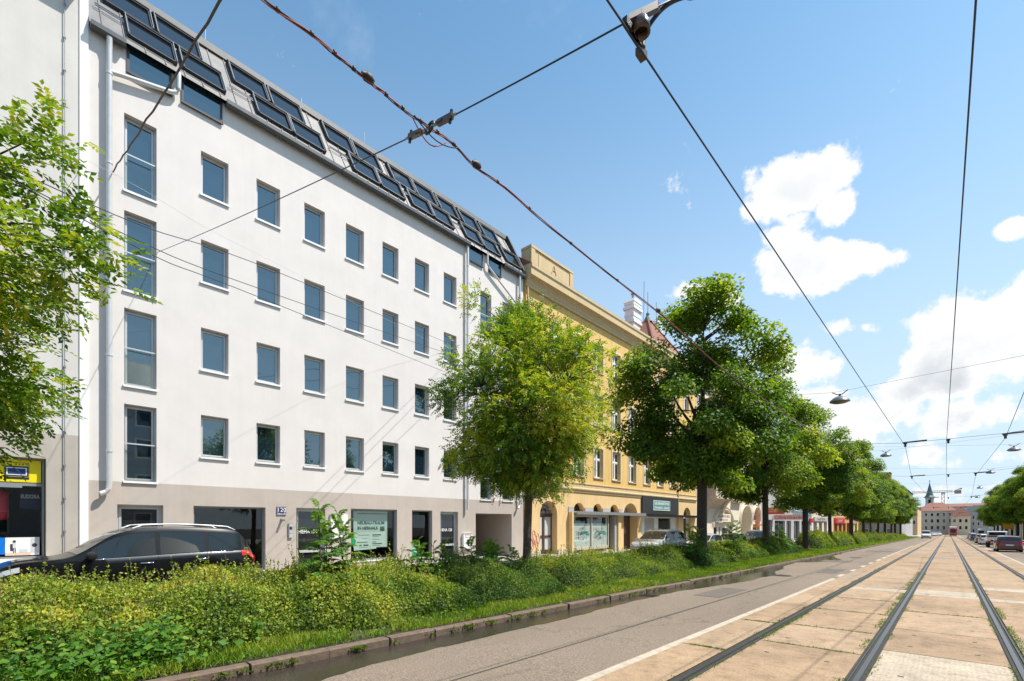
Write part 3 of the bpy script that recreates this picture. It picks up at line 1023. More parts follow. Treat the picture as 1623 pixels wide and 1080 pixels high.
downpipe(WB, [(PX + .02, 21.68, 16.45), (PX, 21.68, 16.3), (PX, 21.68, 2.95), (PX + .01, 21.62, 2.82), (PX + .04, 21.5, 2.72)], .07)

# things fixed to the ground floor wall
t = thing('house_number_sign', 'small blue enamel sign reading 120 on the taupe wall', 'sign', (FX, 7.93, 2.3))
mb = MB(); mb.box(FX + .004, FX + .03, 7.76, 8.11, 2.13, 2.45); mb.build('plate', BLUE, t)
mb = MB(); frame_boxes(mb, FX + .034, 7.77, 8.10, 2.14, 2.44, .008, .003); mb.build('border', WINWHITE, t)
mb = MB(); mb.box(FX + .031, FX + .034, 7.80, 8.07, 2.165, 2.225); mb.build('name_strip', WINWHITE, t)
lettering('120', .21, (FX + .03, 7.935, 2.262), WINWHITE, t, bold=.002, align='CENTER', spacing=1.12)
strokes(t, FX + .034, 7.81, 8.06, 2.185, .04, 9, BLUE)
t = thing('wall_lamp', 'small grey spotlight on a short bracket below the number sign', 'lamp', (FX, 7.93, 1.95))
mb = MB(); mb.box(FX + .003, FX + .05, 7.91, 7.99, 1.92, 2.0); mb.build('bracket', ALU_DARK, t)
mb = MB(); mb.tube([(FX + .05, 7.95, 1.96), (FX + .22, 7.95, 1.93)], .045, 10); mb.build('lamp_head', ALU_DARK, t, smooth=True, angle=R(40))
t = thing('intercom', 'slim grey door intercom panel on the taupe wall left of a glazed door', 'intercom', (FX, 8.26, 1.53))
mb = MB(); mb.box(FX + .004, FX + .05, 8.19, 8.34, 1.24, 1.82); mb.build('panel', ALU_DARK, t)
mb = MB(); mb.box(FX + .051, FX + .06, 8.215, 8.335, 1.69, 1.80); mb.box(FX + .051, FX + .06, 8.215, 8.335, 1.44, 1.56); mb.box(FX + .051, FX + .06, 8.215, 8.335, 1.26, 1.42); mb.build('buttons', ALU, t)
mb = MB(); mb.box(FX + .051, FX + .058, 8.235, 8.315, 1.59, 1.67); mb.build('camera', BLACKMET, t)
t = thing('meter_cabinet', 'white double door meter cabinet fixed to the taupe wall', 'cabinet', (FX, 10.27, 1.6))
mb = MB(); mb.box(FX + .004, FX + .07, 9.88, 10.67, 1.18, 2.19); mb.build('body', WHITEPAINT, t)
for a, b in ((9.90, 10.27), (10.28, 10.65)):
    mb = MB(); mb.box(FX + .071, FX + .085, a, b, 1.20, 2.17); dd = mb.build('door', WHITEPAINT, t)
    if a < 10: 
        mb = MB(); mb.lathe((FX + .086, 9.96, 1.83), [(0, .012), (.03, .012), (.03, 0)], 10, 'x'); mb.build('lock', BLACKMET, dd)
t = thing('mailbox', 'white wall mailbox with a red edged label beside the passage', 'mailbox', (FX, 17.53, .9))
mb = MB(); mb.box(FX + .004, FX + .14, 17.22, 17.85, .48, 1.30); mb.build('body', WHITEPAINT, t)
mb = MB(); frame_boxes(mb, FX + .146, 17.32, 17.74, 1.08, 1.22, .018, .005); mb.build('label_frame', REDPRINT, t)
mb = MB(); mb.box(FX + .12, FX + .17, 17.21, 17.86, 1.302, 1.33); mb.build('lid', WHITEPAINT, t)

# poster inside the big shop window
XP = FX - .26
t = thing('poster', 'pale green poster hung inside the shop window reading NEUBAU-TRAUM IN HERNALS', 'poster', (XP, 12, .75))
mb = MB(); mb.box(XP - .01, XP, 11.12, 12.83, .74, 2.37); mb.build('sheet', TEALPAPER, t)
mb = MB(); mb.poly([(XP + .003, 11.14, 1.40), (XP + .003, 11.14, .63), (XP + .003, 12.25, .68), (XP + .003, 12.25, .76), (XP + .003, 12.74, .78), (XP + .003, 12.74, 1.45), (XP + .003, 12.1, 1.43)]); mb.build('lower_sheet', PALEPAPER, t)
lettering('NEUBAU-TRAUM', .19, (XP, 11.31, 1.78), GREENPRINT, t, bold=.005, width=1.35)
lettering('IN HERNALS', .19, (XP, 11.31, 1.55), GREENPRINT, t, bold=.005, width=1.0)
mb = MB()
for (ya, yb, z, h) in ((11.3, 12.75, 2.25, .03), (11.35, 11.9, 1.30, .02), (12.05, 12.5, 1.30, .05), (11.28, 11.8, .98, .03), (12.05, 12.25, .98, .03), (12.05, 12.55, .90, .04), (11.4, 11.52, .85, .05), (11.6, 11.85, .85, .06), (12.05, 12.4, 1.22, .015), (12.05, 12.45, .82, .015), (11.5, 11.8, 1.15, .012), (12.05, 12.4, 1.1, .012), (11.4, 11.8, .76, .012)):
    mb.box(XP + .005, XP + .007, ya, yb, z - h / 2, z + h / 2)
mb.box(XP + .003, XP + .006, 12.45, 12.68, 1.47, 1.68)
mb.build('print', GREENPRINT, t)
t = thing('green_sticker', 'round green sticker on the shop window glass left of the poster', 'sticker', (FX - .16, 11.0, 1.0))
mb = MB(); mb.lathe((FX - .165, 11.02, 1.02), [(0, .004), (.16, .004), (.16, 0), (0, 0)], 24, 'x'); mb.build('disc', GREEN, t)
t = thing('window_sign', 'small green sign with white lines in the narrow shop window', 'sign', (FX - .16, 14.3, .3))
mb = MB(); mb.box(FX - .168, FX - .16, 14.10, 14.62, .26, .86); mb.build('board', GREEN, t)
mb = MB()
for z, a, b in ((.74, 14.16, 14.55), (.63, 14.16, 14.5), (.45, 14.16, 14.3), (.45, 14.34, 14.56)): mb.box(FX - .159, FX - .156, a, b, z - .02, z + .02)
mb.build('print', WINWHITE, t)

# ---------------------------------------------------------------- neighbour on the left
NX = FX + .02
NB = thing('corner_building', 'off white building with grey ground floor and yellow shop sign at the left edge', 'building', (NX, -3, G(-3)))
ny0, ny1 = -14, 2.12
mb = MB(); wall_mesh(mb, NX, ny0, ny1, 4.38, 17.4, [(-9 + 2.2 * k, -8 + 2.2 * k, z, z + 1.7, .2) for k in range(4) for z in (5.2, 8.3, 11.4, 14.4)]); shell(mb, NX, ny0, ny1, 4.38, 17.4, -31); mb.build('wall', PLASTER_OLD, NB)
for k in range(4):
    for z in (5.2, 8.3, 11.4, 14.4): modern_window(NB, NX, -9 + 2.2 * k, -8 + 2.2 * k, z, z + 1.7)
mb = MB(); wall_mesh(mb, NX, ny0, ny1, -.6, 4.38, [(-4.5, 1.42, .84, 3.64, .30)]); shell(mb, NX, ny0, ny1, -.6, 4.38, -31); mb.build('base_wall', GREYBASE, NB)
mb = MB(); mb.box(NX - 9, NX + .03, 2.125, 2.325, -.6, 17.9); mb.build('joint_strip', WHITEPAINT, NB)
mb = MB(); mb.prism([(NX + .42, 17.35), (NX + .42, 17.6), (-21, 19.8), (-30, 19.8), (-30, 17.45)], 'y', ny0, ny1); mb.build('roof', ZINC, NB)
P = NX - .24
mb = MB(); frame_boxes(mb, P, -4.5, 1.40, .84, 3.64, .05, .06); mb.box(P - .06, P + .02, -4.44, 1.35, 2.86, 2.94); mb.box(P - .03, P + .10, -4.4, .95, 2.80, 2.86)
w = mb.build('shop_window', ALU_DARK, NB)
mb = MB(); mb.box(P - .045, P - .035, -4.45, 1.35, .89, 2.86); mb.build('pane', SHOPGLASS, w)
mb = MB(); mb.box(P + .02, NX + .16, -4.6, 1.5, .70, .835); mb.build('sill', WHITEPAINT, w)
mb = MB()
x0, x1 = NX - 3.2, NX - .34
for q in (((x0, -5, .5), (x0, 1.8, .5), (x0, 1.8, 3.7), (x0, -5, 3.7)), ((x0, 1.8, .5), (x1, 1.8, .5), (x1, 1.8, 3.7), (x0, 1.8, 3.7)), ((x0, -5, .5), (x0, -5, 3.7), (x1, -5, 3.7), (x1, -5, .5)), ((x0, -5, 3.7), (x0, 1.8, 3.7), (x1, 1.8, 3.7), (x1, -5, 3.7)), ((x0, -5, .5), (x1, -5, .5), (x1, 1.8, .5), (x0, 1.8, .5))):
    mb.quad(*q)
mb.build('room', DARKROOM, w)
mb = MB(); mb.tube([(NX + .05, 1.80, -.1), (NX + .05, 1.80, 17.35)], .012, 6)
for k in range(18):
    mb.box(NX + .002, NX + .07, 1.785, 1.83, .6 + k * .95, .66 + k * .95)
mb.build('lightning_conductor', ZINC, NB)
t = thing('shop_sign', 'yellow sign board with a drawing of a blue oven above the shop window', 'sign', (NX, 0, 2.95))
mb = MB(); mb.box(P - .02, P + .03, -4.42, 1.33, 2.96, 3.58); mb.build('board', YELLOWSIGN, t)
mb = MB(); X = P + .034
frame_boxes(mb, X, .60, 1.09, 3.04, 3.50, .012, .003)
mb.box(X, X + .003, .62, 1.07, 3.12, 3.40, 0); mb.box(X, X + .003, .60, 1.09, 3.04, 3.10, 0)
for yy in (.67, .83, .90, .97, 1.04): mb.box(X, X + .003, yy - .015, yy + .015, 3.435, 3.465, 0)
mb.box(X + .0035, X + .006, .645, 1.045, 3.15, 3.36, 1); mb.box(X + .0065, X + .008, .67, 1.02, 3.175, 3.335, 2)
mb.build('oven_drawing', [OVENBLUE, WINWHITE, OVENWIN], t)
lettering('SERVICE', .15, (X - .006, .34, 3.12), OVENBLUE, t, bold=.006, align='RIGHT')
t = thing('window_poster', 'wide poster strip, bright blue beside a washing scene, along the shop window bottom', 'poster', (P, 0, .9))
mb = MB(); mb.box(P - .03, P - .022, -3.0, .62, .96, 1.42); mb.build('blue_panel', SKYBLUE, t)
mb = MB(); X = P - .022
mb.box(P - .03, X, .625, 1.30, .92, 1.42, 0); mb.box(X + .001, X + .003, .625, 1.12, .92, 1.0, 1); mb.box(X + .001, X + .003, 1.12, 1.29, .99, 1.40, 2)
mb.lathe((X + .004, 1.20, 1.20), [(0, .002), (.055, .002), (.055, 0)], 14, 'x', 3)
mb.lathe((X + .004, .80, 1.31), [(0, .002), (.035, .002), (.035, 0)], 10, 'x', 3); mb.box(X + .004, X + .006, .77, .83, 1.13, 1.27, 2); mb.box(X + .004, X + .006, .775, .793, 1.0, 1.13, 3); mb.box(X + .004, X + .006, .81, .828, 1.0, 1.13, 3); mb.box(X + .004, X + .006, .72, .77, 1.05, 1.24, 3)
mb.box(X + .004, X + .006, .90, 1.06, 1.01, 1.10, 2)
mb.build('picture', [WINWHITE, PAPERPINK, FROST, DARKGREY], t)
t = thing('boxing_bag', 'dark red hanging bag seen inside the shop window', 'bag', (NX - .8, .55, 1.9))
mb = MB(); mb.lathe((NX - .8, .55, 1.9), [(0, 0), (.12, .02), (.17, .08), (.17, .78), (.12, .85), (0, .87)], 16); mb.build('body', SIGNRED, t, smooth=True)
t = thing('hanging_banner', 'dark banner with white capitals inside the shop window', 'banner', (NX - .6, 1.1, 2.2))
mb = MB(); mb.box(NX - .62, NX - .6, .92, 1.34, 2.22, 2.72); mb.build('sheet', OVENBLUE, t)
lettering('EUDORA', .15, (NX - .6, .94, 2.53), FROST, t, bold=.003, width=.38)
# ---------------------------------------------------------------- ochre apartment house
YB = thing('apartment_house', 'ochre yellow old apartment house with heavy cornice, arched doors and shopfronts', 'building', (FX, 35, G(35)))
ya0, ya1 = 22.32, 49.0
WY = [24.9 + 2.56 * k for k in range(9)]
WY[8] = 45.95
rows_y = [(5.12, 7.28, .24), (8.95, 11.10, .24), (12.82, 14.84, .24)]
holes = [(y, y + 1.2, a, b, d) for y in WY for (a, b, d) in rows_y]
holes += [(y + .42, y + .80, 16.22, 16.52, .2) for y in WY]
mb = MB()
wall_mesh(mb, FX, ya0, ya1, 4.15, 16.75, holes)
shell(mb, FX, ya0, ya1, 4.15, 16.75, -31)
mb.build('wall', YEL, YB)
for y in WY:
    for (a, b, d) in rows_y:
        old_window(YB, FX, y, y + 1.2, a, b)
mb = MB()
for y in WY: mb.box(FX - .22, FX - .2, y + .4, y + .82, 16.2, 16.54)
mb.build('attic_vents', DARKVOID, YB)
gfh = [(23.78, 25.58, -.6, 3.27, .55, .88), (26.95, 33.55, -.15, 2.60, .45), (27.43, 28.78, 2.66, 3.26, .4, .6), (29.86, 31.15, 2.66, 3.26, .4, .6), (32.23, 33.5, 2.66, 3.27, .4, .6),
       (34.30, 36.60, -.6, 3.45, .8, 1.0), (37.3, 44.4, -.6, 2.42, .4), (45.9, 47.65, -.6, 3.38, .5, .85)]
mb = MB()
wall_mesh(mb, FX, ya0, ya1, -.9, 4.15, gfh)
shell(mb, FX, ya0, ya1, -.9, 4.15, -31)
mb.build('base_wall', YEL_PALE, YB)
# cornices, belt course, plinth
mb = MB()
mb.prism([(FX + .003, 16.15), (FX + .12, 16.15), (FX + .12, 16.28), (FX + .18, 16.40), (FX + .18, 16.52), (FX + .30, 16.70), (FX + .50, 16.74), (FX + .50, 17.08), (FX + .56, 17.20), (FX + .56, 17.36), (FX - .6, 17.46), (FX - .6, 16.76), (FX + .003, 16.76)], 'y', ya0 + .003, ya1)
mb.build('cornice', YEL_TRIM, YB)
mb = MB()
mb.prism([(FX + .003, 3.98), (FX + .06, 3.98), (FX + .07, 4.10), (FX + .14, 4.17), (FX + .14, 4.25), (FX + .05, 4.30), (FX + .05, 4.52), (FX + .09, 4.56), (FX + .09, 4.62), (FX + .003, 4.64)], 'y', ya0 + .6, ya1)
mb.build('belt_course', YEL_TRIM, YB)
mb = MB()
for (a, b) in ((ya0 + .01, 23.76), (25.6, 26.8), (36.62, 37.2), (47.67, ya1)):
    mb.box(FX + .004, FX + .07, a, b, -.9, .12)
mb.build('plinth', STONE, YB)
# attic block over the left end
mb = MB()
mb.box(FX - .5, FX + .25, 22.6, 26.95, 17.40, 18.52); mb.box(FX - .52, FX + .32, 22.56, 26.99, 18.522, 18.66)
mb.box(FX + .252, FX + .275, 23.3, 26.3, 17.6, 18.35); mb.box(FX - .5, FX + .30, 22.58, 22.95, 17.40, 18.515); mb.box(FX - .5, FX + .30, 26.6, 26.97, 17.40, 18.515)
mb.box(FX - .5, FX + .27, 22.61, 22.94, 18.66, 18.72)
mb.build('attic_block', YEL_TRIM, YB)
mb = MB()
X = FX + .285
mb.tube([(X, 24.62, 17.72), (X, 24.85, 18.25), (X, 25.08, 17.72)], .035, 6); mb.tube([(X, 24.70, 17.92), (X, 25.0, 17.92)], .03, 6); mb.lathe((X - .02, 24.85, 18.05), [(.10, 0), (.12, .03), (.14, 0)], 12, 'x')
mb.build('emblem', YEL_TRIM, YB)
# roof
mb = MB()
mb.prism([(FX + .50, 17.375), (FX + .50, 17.42), (-24.5, 21.6), (-31, 18.0), (-31, 17.2)], 'y', ya0 + .1, ya1 - .02)
rf = mb.build('roof', TILERED, YB)
def chimney(parent, x, y, z0, z1, w, d, m=WINWHITE, steps=True, flue=True):
    mb = MB()
    mb.box(x - d / 2, x + d / 2, y - w / 2, y + w / 2, z0, z1)
    if steps:
        for k, (zz, g) in enumerate(((.42, .10), (.60, .04), (.80, .14), (.93, .06))):
            z = z0 + (z1 - z0) * zz
            mb.box(x - d / 2 - g, x + d / 2 + g, y - w / 2 - g, y + w / 2 + g, z, z + (z1 - z0) * .08)
        mb.prism([(y - w / 2 - .1, z1), (y + w / 2 + .1, z1), (y + w / 2 - .12, z1 + .35), (y - w / 2 + .12, z1 + .35)], 'x', x - d / 2 - .1, x + d / 2 + .1)
    c = mb.build('chimney', m, parent)
    if flue:
        m2 = MB(); m2.tube([(x, y, z1 + .3), (x, y, z1 + 1.0)], .12, 8); m2.lathe((x, y, z1 + 1.0), [(.2, 0), (.2, .06), (0, .14)], 8); m2.build('flue', ZINC, c)
    return c
chimney(rf, -22.6, 42.6, 19.5, 22.9, 1.5, .9)
chimney(rf, -25, 52.2, 20.0, 24.6, 1.6, .9, flue=False)
mb = MB()
bs = [(-19.7, 40.9, 18.2), (-19.7, 47.9, 18.2), (-24.4, 47.9, 18.2), (-24.4, 40.9, 18.2)]; apx = (-22.0, 44.5, 22.0)
for i in range(4): mb.poly([bs[i], bs[(i + 1) % 4], apx])
tr = mb.build('turret_roof', TILERED, rf)
mb = MB()
for i in range(4): mb.tube([bs[i], apx], .13, 6)
mb.build('hip_ridge', TILERED, tr)
mb = MB(); mb.lathe(apx, [(.45, -.35), (.3, .0), (.16, .25), (.18, .45), (.03, .7), (.02, 2.6)], 10); mb.build('finial', COPPER, tr)
mb = MB(); mb.tube([(-24, 47.5, 20.5), (-24, 47.7, 27.5)], .03, 6); mb.tube([(-24.2, 51.0, 20.5), (-24.2, 51.0, 26.5)], .03, 6); mb.tube([(-24.4, 51.6, 20.5), (-24.4, 51.6, 25)], .07, 6)
mb.build('antenna', ZINC, rf)
downpipe(YB, [(FX + .10, 44.45, 16.7), (FX + .10, 44.45, .1)], .06, m=YEL_TRIM)
downpipe(YB, [(FX + .12, 22.45, 16.2), (FX + .12, 22.45, .1)], .06, m=YEL_TRIM)

# arched house door -------------------------------------------------------
def panel_arch(mb, X, ya, yb, zs, rise, th=.04, mi=0, n=14):
    pts = [(ya, zs)] + arc_pts(ya, yb, zs, rise, n)[1:-1] + [(yb, zs)]
    mb.prism(pts, 'x', X - th, X, mi)
def house_door(root, ya, yb, zs, rise, depth, wood, pane, z0):
    X = FX - depth + .10
    mb = MB()
    frame_boxes(mb, X, ya, yb, z0, zs, .11, .1)
    mb.box(X - .1, X + .05, ya, yb, zs - .001, zs + .12)
    ym = (ya + yb) / 2
    mb.box(X - .06, X + .04, ym - .09, ym + .09, z0 + .11, zs - .11)
    mb.box(X - .06, X + .02, ya + .11, yb - .11, z0 + 1.05, z0 + 1.2)
    mb.box(X - .06, X + .02, ya + .11, yb - .11, z0 + .11, z0 + .28)
    d = mb.build('door', wood, root)
    g = MB(); g.box(X - .05, X - .02, ya + .11, yb - .11, z0 + .25, zs - .1); g.build('pane', pane, d)
    h = MB(); h.tube([(X + .06, ym + .02, z0 + 1.0), (X + .10, ym + .02, z0 + 1.0), (X + .10, ym + .14, z0 + 1.0)], .015, 6); h.build('handle', CHROME, d)
    f = MB(); panel_arch(f, X - .03, ya, yb, zs + .12, rise - .13, .02); fan = f.build('fanlight', FROST, d)
    s = MB()                                   # curled ironwork
    c = (ya + yb) / 2; rad = (yb - ya) / 2
    for k in range(9):
        a = math.pi * (k + .5) / 9
        for (r0, sc) in ((.35, .12), (.68, .13)):
            cy, cz = c - rad * r0 * math.cos(a), zs + .14 + (rise - .16) * r0 * math.sin(a)
            s.tube([(X, cy + sc * rr * math.cos(t), cz + sc * rr * math.sin(t)) for rr, t in [(1 - j / 14, j * .6 + k) for j in range(12)]], .013, 5)
    s.tube([(X, ya, zs + .3), (X, yb, zs + .3)], .013, 5)
    s.build('ironwork', BLACKMET, fan)
    return d
house_door(YB, 23.78, 25.58, 2.35, .90, .55, WOODBROWN, FROST, gz(24.7))
house_door(YB, 34.30, 36.60, 2.40, 1.0, .8, WOODBROWN, WOODBROWN, gz(35.4))
# arched lunettes over the shopfront
mb = MB()
for (a, b) in ((27.43, 28.78), (29.86, 31.15), (32.23, 33.5)):
    mb.box(FX - .42, FX - .39, a - .1, b + .1, 2.6, 3.3)
mb.build('lunettes', DARKVOID, YB)
# first shopfront: projecting showcase of two panes
sf = MB()
XS = FX + .20
sf.box(FX + .004, FX + .06, 26.80, 34.05, 2.60, 2.93)                      # grey fascia board behind the arches (cut by them)
fas = None
mb = MB()
for (a, b) in ((26.80, 27.42), (28.79, 29.85), (31.16, 32.22), (33.51, 34.05)):
    mb.box(FX + .004, FX + .05, a, b, 2.60, 2.95)
mb.build('fascia', GREYWALL, YB)
mb = MB()
frame_boxes(mb, XS, 27.0, 31.72, .12, 2.34, .07, .16)
mb.box(XS - .14, XS + .006, 29.36, 29.46, .19, 2.27)
mb.box(FX - .3, XS, 27.0, 31.72, 2.342, 2.44); mb.box(FX - .3, XS - .01, 27.0, 31.72, .0, .118)
mb.box(FX - .3, XS - .17, 31.60, 31.72, .12, 2.34)
sw = mb.build('shop_window', STONE, YB)
mb = MB(); mb.box(XS - .07, XS - .06, 27.07, 31.65, .19, 2.27); mb.build('pane', SHOPGLASS, sw)
mb = MB(); mb.box(XS - .105, XS - .085, 27.07, 31.65, .19, 1.82); film = mb.build('window_film', mat('pale film', (.74, .80, .75), .6, var=.04), sw)
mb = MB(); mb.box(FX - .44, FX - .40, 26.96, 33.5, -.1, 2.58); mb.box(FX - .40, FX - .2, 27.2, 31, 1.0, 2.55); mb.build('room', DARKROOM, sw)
t = thing('window_graphic', 'scribbled black and teal line graphics printed across two pale shop panes', 'graphic', (XS, 29, .8))
rg = random.Random(3)
bk, tl, lg = MB(), MB(), MB()
X = XS - .083
for c0 in (28.25, 30.5):
    tl.box(X, X + .002, c0 - .1, c0 + .85, 1.05, 1.28); tl.box(X + .0022, X + .003, c0 + .6, c0 + .95, .98, 1.18); tl.box(X, X + .002, c0 - .75, c0 - .2, 1.68, 1.75)
    lg.box(X + .0005, X + .001, c0 - .7, c0 - .1, .98, 1.22)
    for k in range(46):
        yy, zz = c0 + rg.gauss(-.1, .34), 1.12 + rg.gauss(0, .19)
        if rg.random() < .5: bk.box(X + .003, X + .005, yy, yy + rg.uniform(.05, .34), zz, zz + rg.uniform(.012, .03))
        else: bk.box(X + .003, X + .005, yy, yy + rg.uniform(.012, .03), zz, zz + rg.uniform(.06, .26))
    for k in range(7):
        yy = c0 + rg.uniform(-.7, .4); bk.lathe((X + .004, yy, .82 + rg.uniform(-.08, .08)), [(.07, 0), (.08, .003), (.09, 0)], 10, 'x')
    bk.box(X + .003, X + .006, c0 + .52, c0 + .55, .38, .9); bk.box(X + .003, X + .006, c0 + .30, c0 + .33, 1.3, 1.76)
bk.build('black_lines', DARKGREY, t); tl.build('teal_bars', TEAL, t); lg.build('grey_bar', FROST, t)
mb = MB(); mb.box(FX + .01, XS + .12, 26.82, 27.0, -.3, 2.6); mb.box(FX + .004, FX + .22, 33.1, 33.56, -.3, 2.58); mb.build('pilaster', YEL_PALE, YB)
mb = MB(); mb.box(FX - .38, FX - .3, 31.75, 32.7, -.25, 2.4); mb.box(FX - .3, FX + .12, 32.72, 33.0, -.25, 2.4, 1); mb.build('side_door', [DARKGREY, GREYWALL], YB)
# canopies
t = thing('canopy', 'flat grey metal canopy over the shop windows with pale graphics', 'canopy', (FX, 32, 2.5))
mb = MB(); mb.box(FX + .06, FX + .46, 27.2, 37.15, 2.50, 2.62); mb.build('slab', GREYWALL, t)
mb = MB(); mb.box(FX + .461, FX + .49, 27.18, 37.17, 2.44, 2.66); mb.build('edge', ALU_DARK, t)
t = thing('canopy', 'dark metal canopy below the black shop sign board', 'canopy', (FX, 43, 2.4))
mb = MB(); mb.box(FX + .06, FX + .6, 37.25, 48.9, 2.44, 2.56); mb.build('slab', ANTHRA, t)
mb = MB(); mb.box(FX + .601, FX + .63, 37.23, 48.92, 2.38, 2.60); mb.build('edge', BLACKMET, t)
# black board with a teal plate
t = thing('shop_sign', 'black board with a small white bordered teal plate on the ochre house', 'sign', (FX, 41, 2.8))
mb = MB(); mb.box(FX + .02, FX + .16, 37.22, 44.36, 2.66, 4.08); mb.build('board', DARKGREY, t)
mb = MB(); mb.box(FX + .161, FX + .19, 39.05, 42.46, 2.95, 3.84); pl = mb.build('plate', TEALSIGN, t)
mb = MB(); frame_boxes(mb, FX + .196, 39.07, 42.44, 2.97, 3.82, .05, .004); mb.build('border', WINWHITE, pl)
lettering('DES BRANDSTIFTER', .30, (FX + .19, 40.75, 3.46), WINWHITE, pl, bold=.008, align='CENTER', width=2.9)
lettering('STRASSEN - DINGE', .26, (FX + .19, 40.75, 3.10), WINWHITE, pl, bold=.006, align='CENTER', width=2.95)
# second shopfront: white posts and dark glass
mb = MB()
frame_boxes(mb, FX - .1, 37.3, 44.4, -.3, 2.42, .12, .12)
for (a, b) in ((37.45, 38.0), (39.9, 40.6), (43.3, 44.25)): mb.box(FX - .22, FX - .09, a, b, -.28, 2.29)
sw2 = mb.build('shop_window', WHITEPAINT, YB)
mb = MB(); mb.box(FX - .3, FX - .24, 37.32, 44.38, -.5, 2.40); mb.build('pane', DARKGLASS, sw2)
mb = MB(); mb.box(FX - .23, FX - .2, 38.05, 39.85, -.25, 2.28); mb.build('panel', GREYWALL, sw2)
mb = MB(); frame_boxes(mb, FX - .35, 45.9, 47.65, -.4, 2.45, .1, .1); w3 = mb.build('door', WHITEPAINT, YB)
mb = MB(); mb.box(FX - .49, FX - .44, 45.8, 47.75, -.6, 3.5); mb.build('pane', DARKGLASS, w3)
t = thing('street_sign', 'small blue and white street name plate on the ochre wall behind the young tree', 'sign', (FX, 23.1, 3.6))
mb = MB(); mb.box(FX + .004, FX + .03, 22.75, 23.75, 3.42, 3.82); mb.build('plate', BLUE, t)
mb = MB(); frame_boxes(mb, FX + .034, 22.78, 23.72, 3.45, 3.79, .03, .003); mb.build('border', WINWHITE, t)
strokes(t, FX + .03, 22.85, 23.65, 3.64, .10, 9, WINWHITE, seed=4); strokes(t, FX + .03, 22.85, 23.65, 3.50, .09, 11, WINWHITE, seed=5)
t = thing('graffiti', 'pink sprayed tag low on the ochre wall left of the arched door', 'graffiti', (FX, 23.2, .3))
mb = MB(); rg = random.Random(9)
for k in range(7):
    cy, cz, ph = 22.75 + .14 * k, .55 + .55 * rg.random(), rg.random() * 6
    mb.tube([(FX + .012, cy + .16 * math.cos(ph + j * .5) * (1 - .02 * j), cz + .34 * math.sin(ph + j * .42)) for j in range(12)], .016, 5)
mb.build('scribble', PINKSPRAY, t)
# ---------------------------------------------------------------- beige house with a corbelled bay and pointed arches
AB = thing('apartment_house', 'ornate beige apartment house with a corbelled bay window and arched ground floor', 'building', (FX, 60, G(60)))
a0, a1 = 49.02, 72.0
zrows = [(5.3, 7.5), (9.1, 11.2), (12.9, 15.0)]
wys = [49.6, 60.9, 62.7, 66.2, 68.2, 70.3]
holes = [(y, y + 1.1, a, b, .25) for y in wys for (a, b) in zrows]
ghole = [(54.0, 60.2, -.8, 3.35, .5, 1.9), (63.2, 67.4, -.8, 3.95, 1.6, 2.2), (68.3, 71.4, -.8, 3.9, .5, 1.7)]
mb = MB(); wall_mesh(mb, FX, a0, a1, 4.2, 16.6, holes); shell(mb, FX, a0, a1, 4.2, 16.6, -31); mb.build('wall', BEIGE, AB)
mb = MB(); wall_mesh(mb, FX, a0, a1, -1.2, 4.2, ghole); shell(mb, FX, a0, a1, -1.2, 4.2, -31); mb.build('base_wall', BEIGE_LIGHT, AB)
for y in wys:
    for (a, b) in zrows: old_window(AB, FX, y, y + 1.1, a, b, surround=BEIGE_LIGHT, paint=STONE, glass=DARKGLASS)
# bay on its corbel
mb = MB()
BX = FX + 1.15
mb.box(FX + .002, BX, 51.4, 57.2, 4.75, 14.6)
mb.box(FX + .002, BX + .10, 51.3, 57.3, 4.45, 4.748); mb.box(FX + .002, BX + .16, 51.2, 57.4, 14.602, 14.9)
for z in (8.2, 11.9): mb.box(FX + .002, BX + .07, 51.33, 57.27, z, z + .3)
bay = mb.build('bay', BEIGE, AB)
for (ya, yb) in ((52.2, 53.3), (55.0, 56.1)):
    for z in (5.5, 9.2, 12.7):
        m2 = MB(); frame_boxes(m2, BX + .03, ya, yb, z, z + 1.9, .10, .028); m2.box(BX + .002, BX + .03, (ya + yb) / 2 - .05, (ya + yb) / 2 + .05, z + .1, z + 1.8); ww = m2.build('window', WINWHITE, bay)
        m3 = MB(); m3.box(BX + .004, BX + .012, ya + .1, yb - .1, z + .1, z + 1.8); m3.build('pane', DARKGLASS, ww)
for z in (5.5, 9.2, 12.7):
    m2 = MB(); m2.box(FX + .35, FX + .85, 51.37, 51.399, z, z + 1.9); m2.build('side_window', DARKGLASS, bay)
mb = MB()                                         # curved corbel brackets
prof = [(FX + .002, 2.2)] + [(FX + 1.12 * (1 - math.cos(t)) , 2.2 + 2.25 * math.sin(t)) for t in [math.pi / 2 * k / 8 for k in range(1, 9)]] + [(FX + .002, 4.45)]
for (a, b) in ((51.4, 52.3), (56.3, 57.2)): mb.prism(prof, 'y', a, b)
mb.prism([(FX + .002, 3.4)] + [(FX + 1.05 * (1 - math.cos(t)), 3.4 + 1.05 * math.sin(t)) for t in [math.pi / 2 * k / 6 for k in range(1, 7)]] + [(FX + .002, 4.449)], 'y', 52.31, 56.29)
mb.build('corbel', BEIGE, AB)
mb = MB()                                         # arch mouldings
for (ya, yb, zt, rise) in ((54.0, 60.2, 3.35, 1.9), (63.2, 67.4, 3.95, 2.2), (68.3, 71.4, 3.9, 1.7)):
    pts = arc_pts(ya - .12, yb + .12, zt - rise, rise + .12, 18)
    mb.tube([(FX + .04, p[0], p[1]) for p in pts], .10, 6)
    pts = arc_pts(ya - .5, yb + .5, zt - rise, rise + .45, 18)
    mb.tube([(FX + .03, p[0], p[1]) for p in pts], .07, 6)
mb.build('arch_moulding', BEIGE_LIGHT, AB)
